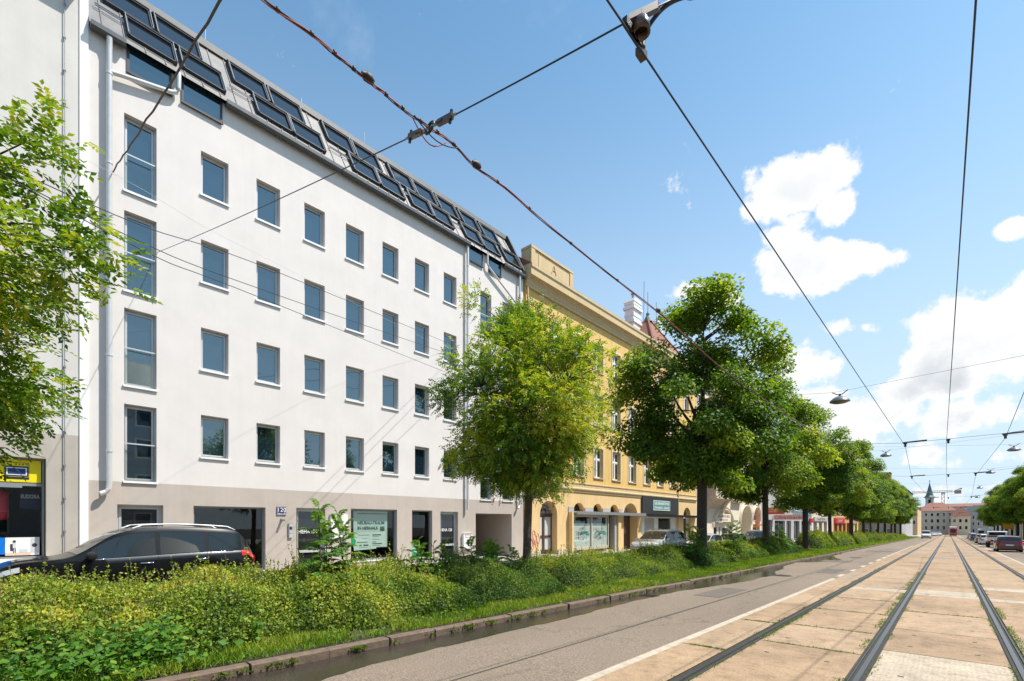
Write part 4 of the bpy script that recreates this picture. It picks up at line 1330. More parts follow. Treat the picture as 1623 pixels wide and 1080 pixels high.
mb = MB(); mb.prism([(FX + .002, 4.3), (FX + .5, 4.45), (FX + .5, 4.7), (FX + .002, 5.1)], 'y', 59.8, 63.0); mb.prism([(FX + .002, 16.3), (FX + .55, 16.5), (FX + .55, 16.9), (FX + .002, 16.95)], 'y', a0 + .02, a1); mb.build('cornice', BEIGE_LIGHT, AB)
mb = MB(); mb.box(FX - .5, FX - .44, 53.9, 60.3, -1, 3.4); mb.box(FX - 1.6, FX - 1.55, 63, 67.6, -1, 4, 1); mb.box(FX - .5, FX - .44, 68.2, 71.5, -1, 4); mb.build('recess', [BEIGE_LIGHT, BEIGE], AB)
for (ya, yb, za, zb, m) in ((54.5, 56.2, .2, 1.5, DARKGLASS), (56.75, 57.3, -.4, 1.5, WOODBROWN), (57.7, 59.8, .2, 1.4, DARKGLASS), (68.8, 71.2, -.6, 1.4, DARKGLASS), (68.9, 71.0, 2.2, 3.1, DARKGLASS)):
    m2 = MB(); frame_boxes(m2, FX - .40, ya, yb, za, zb, .09, .035); ww = m2.build('shop_window', WINWHITE, AB)
    m3 = MB(); m3.box(FX - .43, FX - .42, ya + .09, yb - .09, za + .09, zb - .09); m3.build('pane', m, ww)
mb = MB(); mb.box(FX - .40, FX + .5, 68.4, 71.3, 1.55, 1.75); mb.build('awning', SIGNORANGE, AB)
mb = MB()
mb.prism([(FX + .4, 16.95), (-25, 20.6), (-31, 17)], 'y', a0, a1)
rf = mb.build('roof', TILERED, AB)
chimney(rf, -25, 62, 18, 21.5, 1.6, .9)
t = thing('shop_sign', 'cream shop sign with two lines of small dark letters inside the beige arch', 'sign', (FX, 56.5, 2.2))
mb = MB(); mb.box(FX + .02, FX + .1, 54.6, 59.3, 2.02, 2.92); mb.build('board', BEIGE_LIGHT, t)
strokes(t, FX + .1, 54.95, 58.95, 2.5, .26, 15, DARKGREY, seed=6); strokes(t, FX + .1, 55.6, 58.3, 2.16, .14, 14, DARKGREY, seed=7)
t = thing('projecting_sign', 'orange brown sign with pale letters projecting beside the second big tree trunk', 'sign', (FX, 75, 3.2))
mb = MB(); mb.box(-18.9, -16.6, 74.0, 74.2, 3.25, 4.05); mb.build('board', SIGNORANGE, t)
mb = MB(); mb.box(-18.9, -16.6, 73.97, 74.23, 3.12, 3.248); mb.build('lower_band', SIGNRED, t)
strokes(t, 74.0, -18.7, -16.8, 3.45, .42, 5, BEIGE_LIGHT, '-y', seed=8)

# ---------------------------------------------------------------- the rest of the row, house by house
def row_house(label, y0, y1, top, wallm, basem, zbase, wys, rows, roofm=TILERED, X=FX, shops=(), winw=1.1, style='old', roof_h=3.5, name='row_house', end_wall=None):
    hs = thing(name, label, 'building', (X, (y0 + y1) / 2, G((y0 + y1) / 2)))
    zlow = G(y1) - .6
    holes = [(y, y + winw, a, b, .22) for y in wys for (a, b) in rows]
    mb = MB(); wall_mesh(mb, X, y0 + .02, y1, zbase, top, holes); shell(mb, X, y0 + .02, y1, zbase, top, X - 12); mb.build('wall', [wallm], hs)
    mb = MB(); wall_mesh(mb, X, y0 + .02, y1, zlow, zbase, [(a, b, max(c, zlow + .05), d, .3) for (a, b, c, d, m) in shops]); shell(mb, X, y0 + .02, y1, zlow, zbase, X - 12); mb.build('base_wall', basem, hs)
    for y in wys:
        for (a, b) in rows:
            m2 = MB(); P = X - .15
            frame_boxes(m2, P, y, y + winw, a, b, .08, .07); m2.box(P - .05, P + .01, y + winw / 2 - .04, y + winw / 2 + .04, a + .08, b - .08)
            w = m2.build('window', WINWHITE, hs)
            g = MB(); g.box(P - .045, P - .035, y + .08, y + winw - .08, a + .08, b - .08); g.build('pane', DARKGLASS, w)
            s = MB(); s.box(P + .02, X + .07, y - .06, y + winw + .06, a - .08, a - .002); s.build('sill', WINWHITE, w)
    for (a, b, c, d, m) in shops:
        P = X - .2; c = max(c, zlow + .05)
        m2 = MB(); frame_boxes(m2, P, a, b, c, d, .09, .08); m2.box(P - .06, P + .01, (a + b) / 2 - .05, (a + b) / 2 + .05, c + .09, d - .09)
        w = m2.build('shop_window', m, hs)
        g = MB(); g.box(P - .05, P - .04, a + .09, b - .09, c + .09, d - .09); g.build('pane', DARKGLASS, w)
    mb = MB(); mb.prism([(X + .002, top - .35), (X + .3, top - .2), (X + .38, top + .1), (X + .002, top + .15)], 'y', y0 + .03, y1 - .01); mb.build('cornice', wallm, hs)
    mb = MB(); mb.prism([(X + .3, top + .12), (X - 6, top + roof_h), (X - 12, top + .12)], 'y', y0 + .05, y1 - .03); rf = mb.build('roof', roofm, hs)
    return hs, rf
fl = lambda z, n, h=3.4, hh=1.8: [(z + h * k, z + h * k + hh) for k in range(n)]
row_house('grey rendered bank building behind the third trunk', 72.0, 90.0, 15.5, GREYWALL, GREYWALL, 3.4, [73.5, 79.9, 81.6, 83.4, 86.5], fl(3.9, 3), ANTHRA, shops=[(73, 77.5, -.9, 2.4, ALU), (79, 85, -.9, 2.3, ALU), (86, 89, -.9, 2.3, ALU)], winw=1.5)
row_house('house clad in grey teal panels with a glazed ground floor', 90.0, 105.0, 14.5, TEALWALL, GREYWALL, 2.9, [92, 96.5, 100.5], fl(4.0, 3), ANTHRA, shops=[(91, 95, -1.2, 2.3, ALU), (96.5, 103.5, -1.2, 2.3, ALU)], winw=3.0)
row_house('cream rendered house with closely set tall windows', 105.0, 127.0, 15.6, CREAM, BEIGE_LIGHT, 3.2, [106.4 + 2.6 * k for k in range(8)], fl(4.0, 3), TILEBROWN, shops=[(106.5 + 5.2 * k, 110 + 5.2 * k, -1.5, 2.2, WINWHITE) for k in range(4)])
row_house('peach coloured house over an orange shopfront', 127.0, 152.0, 15.8, PEACH, ORANGE, 3.4, [128.5 + 3.2 * k for k in range(7)], fl(4.2, 3), TILERED, shops=[(129 + 6 * k, 133.5 + 6 * k, -1.8, 2.0, SIGNORANGE) for k in range(4)], winw=1.3)
row_house('sunny yellow house next to the peach coloured one', 152.0, 181.0, 15.4, SUNYEL, SUNYEL, 3.2, [154 + 3.4 * k for k in range(8)], fl(4.2, 3), TILEBROWN, shops=[(154 + 7 * k, 159 + 7 * k, -2, 1.9, WINWHITE) for k in range(3)], winw=1.3)
row_house('pale grey house further along the row', 181.0, 215.0, 15.0, GREYVIO, GREYVIO, 3.0, [183 + 4 * k for k in range(8)], fl(4.0, 3), TILEBROWN, winw=1.4)

def board_sign(name, label, y0, y1, z0, z1, m, word, lm, X=FX, out=.25, width=None, size=.5, cat='sign'):
    t = thing(name, label, cat, (X, (y0 + y1) / 2, z0))
    mb = MB(); mb.box(X + .03, X + out, y0, y1, z0, z1); mb.build('board', m, t)
    if word: strokes(t, X + out, (y0 + y1) / 2 - width / 2, (y0 + y1) / 2 + width / 2, z0 + (z1 - z0) * .25, (z1 - z0) * .5, word, lm, seed=int(y0))
    return t
t = thing('projecting_sign', 'white sign with pale red letters projecting from the grey bank building', 'sign', (FX, 78, 2.5))
mb = MB(); mb.box(-18.9, -15.0, 77.9, 78.15, 2.38, 3.10); mb.build('board', SIGNPINK, t)
lettering('Oberbank', .62, (-18.75, 77.9, 2.52), SIGNRED, t, facing='-y', width=3.5)
board_sign('shop_sign', 'red band sign above the shop between teal and cream houses', 102.5, 105.0, 2.0, 2.8, SIGNRED, None, None)
board_sign('shop_sign', 'crimson shop sign with white letters above the orange shopfront', 129.0, 142.0, 1.9, 3.1, SIGNRED, 8, WINWHITE, size=.8, width=7)
board_sign('shop_sign', 'pale red shop sign on the yellow house', 153.0, 163.0, 1.9, 3.0, SIGNPINK, 2, SIGNRED, size=.8, width=3)
t = thing('shop_sign', 'grey sign band with dark letters on the cream house', 'sign', (FX, 116, 2.3))
mb = MB(); mb.box(FX + .03, FX + .2, 106.5, 120, 2.35, 3.1); mb.build('board', GREYWALL, t)
strokes(t, FX + .2, 109.2, 117.2, 2.5, .42, 10, DARKGREY, seed=9)
# ---------------------------------------------------------------- far end of the street
def block(name, label, x0, x1, y0, y1, top, wallm, roofm, roof_h, zlow=-5, rows=(), wxs=(), ww=1.2, ridge='x', hip=True, chim=(), cat='building', mats_win=None):
    """A house whose front faces back down the street (towards -y)."""
    hs = thing(name, label, cat, ((x0 + x1) / 2, y0, zlow))
    mb = MB(); mb.box(x0, x1, y0, y1, zlow, top); mb.build('wall', wallm, hs)
    mb = MB(); mb.box(x0 - .2, x1 + .2, y0 - .35, y0 - .003, top - .35, top + .05); mb.build('cornice', wallm, hs)
    for z0, z1 in rows:
        for x in wxs:
            m2 = MB(); m2.box(x, x + ww, y0 - .07, y0 - .003, z0, z1); w = m2.build('window', WINWHITE, hs)
            g = MB(); g.box(x + .12, x + ww - .12, y0 - .085, y0 - .072, z0 + .12, z1 - .12); g.build('pane', DARKGLASS, w)
    mb = MB()
    e = .4
    A, B, Cc, D = (x0 - e, y0 - e, top + .06), (x1 + e, y0 - e, top + .06), (x1 + e, y1 + e, top + .06), (x0 - e, y1 + e, top + .06)
    ym, xm = (y0 + y1) / 2, (x0 + x1) / 2
    if ridge == 'x':
        k = min((y1 - y0) / 2, (x1 - x0) / 3) if hip else -e
        P, Q = (x0 + k, ym, top + roof_h), (x1 - k, ym, top + roof_h)
        mb.add([A, B, Cc, D, P, Q], ((0, 1, 5, 4), (1, 2, 5), (2, 3, 4, 5), (3, 0, 4)))
    else:
        k = min((x1 - x0) / 2, (y1 - y0) / 3) if hip else -e
        P, Q = (xm, y0 + k, top + roof_h), (xm, y1 - k, top + roof_h)
        mb.add([A, B, Cc, D, P, Q], ((0, 1, 4), (1, 2, 5, 4), (2, 3, 5), (3, 0, 4, 5)))
    rf = mb.build('roof', roofm, hs)
    for (cx, cy, cz, w, d, h, m) in chim:
        m2 = MB(); m2.box(cx - w / 2, cx + w / 2, cy - d / 2, cy + d / 2, cz - 2, cz + h); m2.box(cx - w / 2 - .12, cx + w / 2 + .12, cy - d / 2 - .12, cy + d / 2 + .12, cz + h, cz + h + .18)
        m2.build('chimney', m, rf)
    return hs

# big grey-roofed house where the row steps forward
block('corner_house', 'tall pale house with brown hipped roof and red chimney rising over the far treetops', -23.0, -9.9, 178, 235, 12.6, GREYVIO, TILEBROWN, 3.6, rows=[(z, z + 1.9) for z in (-1.5, 1.8, 5.2, 8.9)], wxs=[-21.5, -18.8, -16.1, -13.4], ridge='y',
      chim=((-14.4, 190, 15.4, 2.4, 5.0, 2.0, BRICKRED), (-18.8, 186, 15.4, 1.0, 1.0, 2.4, ZINC), (-12.6, 205, 13.8, 1.0, 1.6, 1.3, ZINC), (-12.5, 222, 13.8, 1.0, 1.6, 1.3, ZINC)))
block('far_house', 'small ochre house with a street corner shop far down the left side', -19, -9.5, 262, 300, 8.5, PEACH, TILERED, 3.2, rows=[(1.5, 3.3), (5, 6.8)], wxs=[-18, -15.5, -13, -11.2], ridge='y')
# closing row at the end
block('end_house', 'beige house with large red tiled roof closing the street at its end', -13, 3.2, 345, 365, 8.8, BEIGE, TILERED, 4.6, -5, rows=[(-1.5, .8), (2.3, 4.4), (5.8, 7.6)], wxs=[-12 + 2.4 * k for k in range(6)], ww=1.3)
block('end_house', 'small cream house with a steep red gable at the end of the street', 1.0, 8.4, 338, 344.4, 5.6, CREAM, TILERED, 4.4, -5, rows=[(-1.2, .8), (2.4, 4.3)], wxs=[1.8, 4.0, 6.2], ridge='x', hip=True)
block('end_house', 'long grey brown house with dormered grey roof at the right end of the street', 4.5, 21, 346, 366, 6.6, GREYWALL, ANTHRA, 5.0, -5, rows=[(-3.0, -.6), (.8, 2.9), (4.1, 6.0)], wxs=[5.4 + 1.9 * k for k in range(8)], ww=1.0)
block('end_house', 'low wide house with a long pinkish roof behind the closing row', -14, 34, 420, 440, 12.8, BEIGE_LIGHT, TILERED, 2.2, -5)
mb = MB(); mb.prism([(345.2, 6.62), (346.5, 9.0), (350, 9.2), (350, 6.62)], 'x', 5.0, 20.0)
# right-hand side white building beyond the trees
block('far_house', 'white rendered house beyond the right hand trees', 13.4, 26, 236, 300, 11.5, PLASTER_OLD, ANTHRA, 2.2, -4.5, rows=[(-1, 1.2), (2.4, 4.4), (5.8, 7.8)], wxs=[14.2, 17, 20, 23], ridge='y')
block('far_house', 'grey house standing behind the hoarding on the right', 18.6, 32, 130, 225, 12.0, GREYVIO, ANTHRA, 2.4, -3.5, rows=[(1, 3), (4.6, 6.6), (8.2, 10.2)], wxs=[19.5, 22.2, 25, 28], ridge='y')

# church tower with green copper spire
t = thing('church_tower', 'church tower with a pointed green copper spire above the far roofs', 'church tower', (-19.5, 900, -10))
cx, cy = -19.5, 900
mb = MB(); mb.box(cx - 4.4, cx + 4.4, cy - 4.4, cy + 4.4, -12, 38); mb.box(cx - 5, cx + 5, cy - 5, cy + 5, 37, 38.6); mb.box(cx - 4.8, cx + 4.8, cy - 4.8, cy + 4.8, 28, 29); mb.build('tower', BEIGE_LIGHT, t)
mb = MB(); mb.box(cx - 1.4, cx + 1.4, cy - 4.6, cy - 4.41, 30.5, 35.5); mb.build('louvre', DARKVOID, t)
mb = MB(); mb.lathe((cx, cy, 38.6), [(6.8, 0), (4.3, 3), (3.2, 7), (1.7, 14), (.6, 19), (.25, 21)], 8); sp_ = mb.build('spire', COPPER, t)
mb = MB(); mb.tube([(cx, cy, 59), (cx, cy, 63)], .3, 6); mb.box(cx - .9, cx + .9, cy - .2, cy + .2, 61.3, 61.8); mb.build('cross', BLACKMET, sp_)
# tower crane
CR = mat('crane paint', (.52, .36, .26), .6, var=.1)
t = thing('tower_crane', 'pale tower crane with a level jib above the far roofs', 'crane', (-4, 700, -8))
mb = MB(); cx, cy = -4.2, 700
for sx in (-1, 1):
    for sy in (-1, 1): mb.box(cx + sx * 1.1 - .22, cx + sx * 1.1 + .22, cy + sy * 1.1 - .22, cy + sy * 1.1 + .22, -8, 36)
for k in range(18):
    z = -8 + k * 2.45; s = 1 if k % 2 else -1
    mb.tube([(cx - s * 1.1, cy - 1.1, z), (cx + s * 1.1, cy - 1.1, z + 2.45)], .17, 4)
mb.build('mast', CR, t)
mb = MB(); mb.box(cx - 27, cx + 14, cy - .9, cy - .5, 35.6, 36.2); mb.box(cx - 27, cx + 8, cy + .5, cy + .9, 35.6, 36.2); mb.box(cx - 26, cx + 8, cy - .2, cy + .2, 37.4, 37.8)
for k in range(18): mb.tube([(cx - 26 + k * 1.9, cy - .6, 36), (cx - 25 + k * 1.9, cy, 37.6)], .15, 4)
mb.build('jib', CR, t)
mb = MB(); mb.box(cx + 9, cx + 14.5, cy - 1.2, cy + 1.2, 33.8, 37.6); mb.prism([(cx + 9, 37.6), (cx + 15, 40), (cx + 15, 38.5)], 'y', cy - .4, cy + .4); mb.build('counterweight', CR, t)
mb = MB(); mb.box(cx - 1.6, cx + 1.8, cy - 1.8, cy - .9, 33.4, 35.5); mb.build('cab', WINWHITE, t)

# hoarding on the right behind the trees
t = thing('hoarding', 'white advertising hoarding with coloured lettering shapes behind the right hand trees', 'hoarding', (11, 120, G(120)))
mb = MB(); mb.box(11.0, 11.15, 100, 172, G(120) - .4, 2.6); mb.build('board', WINWHITE, t)
mb = MB()
for k in range(13): mb.box(10.92, 10.998, 100 + k * 6, 100.15 + k * 6, -2, 2.62)
mb.build('post', ZINC, t)
mb = MB(); X = 10.98
def disc(y, z, r, mi):
    mb = MB(); mb.lathe((X - .01 - mi * .002, y, z), [(0, 0), (r, 0), (r, .004)], 18, 'x'); mb.build('graphic_disc', [SIGNRED, SKYBLUE, TEAL, FROST][mi], t)
disc(160, 1.5, 1.2, 0); disc(154, 1.2, 1.3, 1); disc(152, .2, 1.0, 2); disc(158, .6, .9, 3); disc(146, .6, 1.1, 0)
t = thing('road_sign', 'orange square road sign on a post by the right hand trees', 'sign', (9.0, 138, G(138)))
mb = MB(); mb.tube([(8.9, 138, G(138)), (8.9, 138, 2.9)], .05, 8); mb.build('post', ZINC, t)
mb = MB(); mb.box(8.1, 9.7, 137.9, 137.95, .7, 2.9); mb.build('plate', mat('amber sign', (.62, .30, .02), .5), t)
t = thing('advert_board', 'grey advertising board on the right pavement edge', 'billboard', (10.6, 96, G(96)))
mb = MB(); mb.box(9.4, 12.2, 95.9, 96.15, 1.1, 2.7); mb.build('board', GREYVIO, t)
mb = MB(); mb.tube([(9.8, 96, G(96)), (9.8, 96, 1.1)], .07, 6); mb.tube([(11.8, 96, G(96)), (11.8, 96, 1.1)], .07, 6); mb.build('post', ZINC, t)

# house opposite the white building (seen only mirrored in its panes)
OB = thing('opposite_house', 'pale house across the street mirrored in the window panes', 'building', (19, 3, G(3)))
mb = MB(); mb.box(18.9, 30, -20, 14.5, -.6, 14.0); mb.build('wall', GREYVIO, OB)
mb = MB(); mb.prism([(18.6, 14.0), (18.6, 14.3), (23, 18.2), (30, 14.0)], 'y', -20.1, 14.6); mb.build('roof', ANTHRA, OB)
for z in (1, 4.6, 8, 11):
    for k in range(10):
        m2 = MB(); m2.box(18.84, 18.898, -18.5 + k * 3.2, -17.1 + k * 3.2, z, z + 1.9); w = m2.build('window', WINWHITE, OB)
        g = MB(); g.box(18.82, 18.838, -18.35 + k * 3.2, -17.25 + k * 3.2, z + .15, z + 1.75); g.build('pane', DARKGLASS, w)
# ---------------------------------------------------------------- vegetation
NP = np.random.default_rng(12)
def unit(a):
    n = np.linalg.norm(a, axis=1, keepdims=True); n[n == 0] = 1
    return a / n
def leaf_arrays(P, axis, nrm, L, W, fold=.12):
    """Folded four-cornered leaves: base, two sides, tip."""
    axis = unit(axis)
    side = unit(np.cross(axis, nrm)); nrm = np.cross(side, axis)
    L = L[:, None]; W = W[:, None]
    b = P
    l = P + axis * L * .46 + side * W * .5 + nrm * L * fold
    r = P + axis * L * .46 - side * W * .5 + nrm * L * fold
    t = P + axis * L - nrm * L * .06
    return np.stack([b, l, t, r], 1).reshape(-1, 3)
def leaf_mesh(name, V, var, mats, extra=None):
    """V: (4n,3) corners; var: per-leaf tone value. extra: MB whose faces use material 1.."""
    n = len(V) // 4
    q = np.arange(n)[:, None] * 4
    tris = np.concatenate([q + np.array([[0, 1, 2]]), q + np.array([[0, 2, 3]])], 1).reshape(-1)
    me = bpy.data.meshes.new(name)
    me.vertices.add(len(V)); me.vertices.foreach_set('co', V.astype(np.float32).ravel())
    me.loops.add(len(tris)); me.loops.foreach_set('vertex_index', tris.astype(np.int32))
    me.polygons.add(2 * n); me.polygons.foreach_set('loop_start', (np.arange(2 * n) * 3).astype(np.int32))
    for m in (mats if isinstance(mats, (list, tuple)) else [mats]): me.materials.append(m)
    me.update(calc_edges=True)
    a = me.attributes.new('var', 'FLOAT', 'POINT')
    a.data.foreach_set('value', np.repeat(var, 4).astype(np.float32))
    return me
def mesh_obj(name, me, parent=None):
    o = bpy.data.objects.new(name, me); COL.objects.link(o)
    if parent is not None: adopt(o, parent)
    return o

def rnd_dir(n):
    return unit(NP.normal(size=(n, 3)))

LEAF_ASH = leaf_mat('ash leaf', [(0, (.055, .135, .016)), (.34, (.125, .235, .024)), (.58, (.27, .37, .030)), (.84, (.46, .48, .05)), (1, (.50, .46, .08))], .40)
LEAF_LIND = leaf_mat('broad green leaf', [(0, (.034, .092, .013)), (.45, (.100, .205, .019)), (.78, (.25, .345, .025)), (1, (.40, .45, .03))], .45)
LEAF_LIND2 = leaf_mat('fresh green leaf', [(0, (.046, .115, .014)), (.45, (.135, .24, .02)), (.78, (.29, .38, .027)), (1, (.43, .48, .035))], .46)
LEAF_HEDGE = leaf_mat('hedge leaf', [(0, (.050, .110, .018)), (.38, (.155, .25, .036)), (.68, (.31, .385, .05)), (.92, (.52, .50, .07)), (1, (.40, .25, .08))], .36)
LEAF_SHRUB = leaf_mat('shrub leaf', [(0, (.040, .10, .018)), (.5, (.10, .19, .032)), (.9, (.19, .28, .048)), (1, (.27, .32, .06))], .35)
LEAF_SAP = leaf_mat('tree of heaven leaf', [(0, (.040, .13, .018)), (.5, (.09, .23, .026)), (.85, (.18, .32, .036)), (1, (.32, .38, .06))], .42)
GRASSM = leaf_mat('grass blade', [(0, (.09, .19, .018)), (.5, (.20, .33, .025)), (.9, (.34, .41, .04)), (1, (.44, .38, .14))], .38)
WEEDM = leaf_mat('weed leaf', [(0, (.05, .11, .012)), (.6, (.12, .20, .02)), (1, (.24, .24, .04))], .35)

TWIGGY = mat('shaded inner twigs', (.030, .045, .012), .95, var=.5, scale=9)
def limb(mb, p0, p1, r0, r1, bow, n=6, seg=6):
    p0, p1 = Vector(p0), Vector(p1)
    pts = []
    for k in range(seg + 1):
        t = k / seg
        p = p0.lerp(p1, t)
        p.z += bow * math.sin(math.pi * t)
        pts.append(p)
    mb.tube(pts, [r0 + (r1 - r0) * k / seg for k in range(seg + 1)], n)

def crown_points(n, prof, seed, holes=.30):
    """Clump centres inside a crown. prof: list of (z, radius)."""
    g = np.random.default_rng(seed)
    zs = np.array([p[0] for p in prof]); rs = np.array([p[1] for p in prof])
    ph = g.uniform(0, 6.28, 4); out = []
    while len(out) < n:
        z = g.uniform(zs[0], zs[-1]); a = g.uniform(0, 6.28)
        rm = np.interp(z, zs, rs) * (1 + .19 * math.sin(2 * a + ph[0] + z * .9) + .17 * math.sin(3 * a + ph[1] - z * 1.3) + .10 * math.sin(5 * a + ph[2] + z))
        if g.random() > (rm / rs.max()) ** 1.3 + .05: continue
        r = rm * g.random() ** .42
        p = np.array([r * math.cos(a), r * math.sin(a), z])
        if any(np.linalg.norm(p - q) < holes for q in out): continue
        out.append(p)
    return np.array(out)

def tree_parts(kind, seed, height, spread, trunk_r, fork, clumps, per, leafL, barkm, leafm, clump_r, lean=(0, 0)):
    """Meshes (trunk, crown) of one tree with its foot at the origin."""
    g = np.random.default_rng(seed)
    rr = random.Random(seed)
    if kind == 'ash':
        prof = [(fork - .35, spread * .25), (fork + .3, spread * .78), (fork + height * .2, spread), (fork + height * .34, spread * 1.0), (height * .80, spread * .68), (height * .92, spread * .38), (height, spread * .10)]
    else:
        prof = [(fork - .5, spread * .35), (fork + .4, spread * .92), (fork + height * .18, spread), (fork + height * .36, spread * .84), (height * .80, spread * .56), (height * .93, spread * .33), (height, spread * .08)]
    nb = max(10, clumps // (5 if kind == 'ash' else 6))
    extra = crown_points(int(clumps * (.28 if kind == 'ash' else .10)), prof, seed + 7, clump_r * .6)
    Bc = crown_points(nb, prof, seed, (.62 if kind == 'ash' else 1.25))
    C, bt = [], []
    for b in Bc:
        tn = g.normal(0, .14)
        for _ in range(clumps // nb):
            o = g.normal(size=3) * (np.array([.36, .36, .30]) if kind == 'ash' else np.array([.54, .54, .40]))
            c = b + o
            if c[2] < fork - .6: continue
            C.append(c); bt.append(tn)
    for c in extra:
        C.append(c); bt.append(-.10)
    C = np.array(C)
    tb = MB()
    top = Vector((lean[0], lean[1], height * .86))
    tp = []
    segs = 12
    for k in range(segs + 1):
        t = k / segs
        tp.append(Vector((lean[0] * t + .05 * math.sin(3 * t + seed), lean[1] * t + .05 * math.cos(2.3 * t + seed), -.15 + t * (height * .86 + .15))))
    def rad(k):
        t = k / segs
        if k == 0: return trunk_r * 1.35
        if k == 1: return trunk_r * 1.05
        ft = fork / (height * .86)
        return trunk_r * (1.0 - .12 * t / ft) if t < ft else max(.016, trunk_r * .88 * (1 - (t - ft) / (1 - ft)) ** 1.1)
    tb.tube(tp, [rad(k) for k in range(segs + 1)], 12)
    def trunk_at(z):
        t = max(0, min(1, (z + .15) / (height * .86 + .15))); k = min(segs - 1, int(t * segs)); f = t * segs - k
        return tp[k].lerp(tp[k + 1], f)
    mains = []
    for k in range(9):
        a = k * 2.4 + rr.uniform(-.4, .4); z0 = fork + (height * .55 - fork) * (k / 9) * .9 - (.25 if k < 3 else 0)
        rad = spread * rr.uniform(.5, .72); z1 = z0 + rr.uniform(.9, 1.9) * (height / 9)
        e = Vector((rad * math.cos(a), rad * math.sin(a), min(z1, height * .9)))
        limb(tb, trunk_at(z0), e, trunk_r * .42, trunk_r * .14, -.25, 7, 7)
        mains.append((trunk_at(z0), e))
    for c in C:
        cv = Vector(c)
        best = None
        for (s, e) in mains:
            for t in (.3, .5, .7, .9, 1.0):
                p = s.lerp(e, t); p.z += -.25 * math.sin(math.pi * t)
                d = (p - cv).length + (0 if p.z < cv.z + .2 else .8)
                if best is None or d < best[0]: best = (d, p)
        p = trunk_at(max(fork, cv.z - .9))
        if (p - cv).length < best[0]: best = (0, p)
        limb(tb, best[1], cv, .028 if kind == 'ash' else .035, .007, .08, 4, 4)
    trunk_o = ('trunk', tb, barkm)
    # leaves
    P, A, N, L, W, V = [], [], [], [], [], []
    cen = np.array([0, 0, fork + (height - fork) * .35])
    for ci, c in enumerate(C):
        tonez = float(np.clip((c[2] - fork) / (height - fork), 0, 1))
        tone = bt[ci] + g.normal(0, .10) + .14 * (tonez - .45)  # upper clumps paler: sunlit crown tops put into the leaf tone
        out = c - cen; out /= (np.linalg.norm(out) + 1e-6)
        if kind == 'ash':
            m = per
            off = rnd_dir(m) * (g.random((m, 1)) ** .5) * clump_r * np.array([1, 1, .8])
            base = c + off
            d = unit(off * .9 + out * .5 + g.normal(size=(m, 3)) * .45 + np.array([0, 0, -.10]))
            pale = g.random(m) < .30
            k = 9
            rach = g.uniform(.17, .28, m)
            up = unit(np.tile(np.array([[0, 0, 1.0]]), (m, 1)) + g.normal(size=(m, 3)) * .35)
            sd = unit(np.cross(d, up)); up = np.cross(sd, d)
            for j in range(k):
                t = (j // 2) / 4.0 if j < 8 else 1.0
                sgn = (1 if j % 2 else -1) if j < 8 else 0
                p = base + d * (rach * (.25 + .75 * t))[:, None] - up * (rach * .18 * t * t)[:, None]
                ax = d * (.55 if j < 8 else 1) + sd * sgn * .85 - np.array([0, 0, .14]) + g.normal(size=(m, 3)) * .12
                P.append(p); A.append(ax); N.append(up + g.normal(size=(m, 3)) * .3)
                L.append(g.uniform(.75, 1.15, m) * leafL); W.append(g.uniform(.44, .60, m) * leafL)
                V.append(np.clip(.38 + tone + g.normal(0, .13, m) + np.where(pale, .35, 0), 0, 1))
        else:
            m = per
            off = rnd_dir(m) * (g.random((m, 1)) ** .38) * clump_r
            off[:, 2] *= .70
            off[:, 2] -= (off[:, 0] ** 2 + off[:, 1] ** 2) * .35 / clump_r       # drooping umbrella of leaves
            base = c + off
            hor = unit(np.concatenate([off[:, :2], np.zeros((m, 1))], 1) + out * .4 + g.normal(size=(m, 3)) * .35)
            ax = hor + np.array([0, 0, -.62]) + g.normal(size=(m, 3)) * .25
            nn = np.array([0, 0, 1.0]) + hor * .55 + g.normal(size=(m, 3)) * .38
            P.append(base); A.append(ax); N.append(nn)
            L.append(g.uniform(.7, 1.25, m) * leafL); W.append(g.uniform(.72, .95, m) * leafL)
            V.append(np.clip(.46 + tone + g.normal(0, .2, m), 0, 1))
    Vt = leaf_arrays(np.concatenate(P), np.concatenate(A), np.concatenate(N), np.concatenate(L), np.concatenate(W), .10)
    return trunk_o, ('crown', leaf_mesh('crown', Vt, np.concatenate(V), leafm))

def make_tree(label, cat, loc, args, group, rz=0, sc=1.0):
    t = thing('street_tree', label, cat, (0, 0, 0), group)
    (n1, tb, bm), (n2, me) = tree_parts(*args)
    tr = tb.build(n1, bm, t, smooth=True)
    mesh_obj(n2, me, t)
    t.location = loc; t.rotation_euler = (0, 0, rz); t.scale = (sc,) * 3
    return t
def again(src, label, loc, rz, sc=1.0, squash=1.0):
    c = copy_tree(src)
    c.location = loc; c.rotation_euler = (0, 0, rz); c.scale = (sc, sc, sc * squash); c['label'] = label
    return c

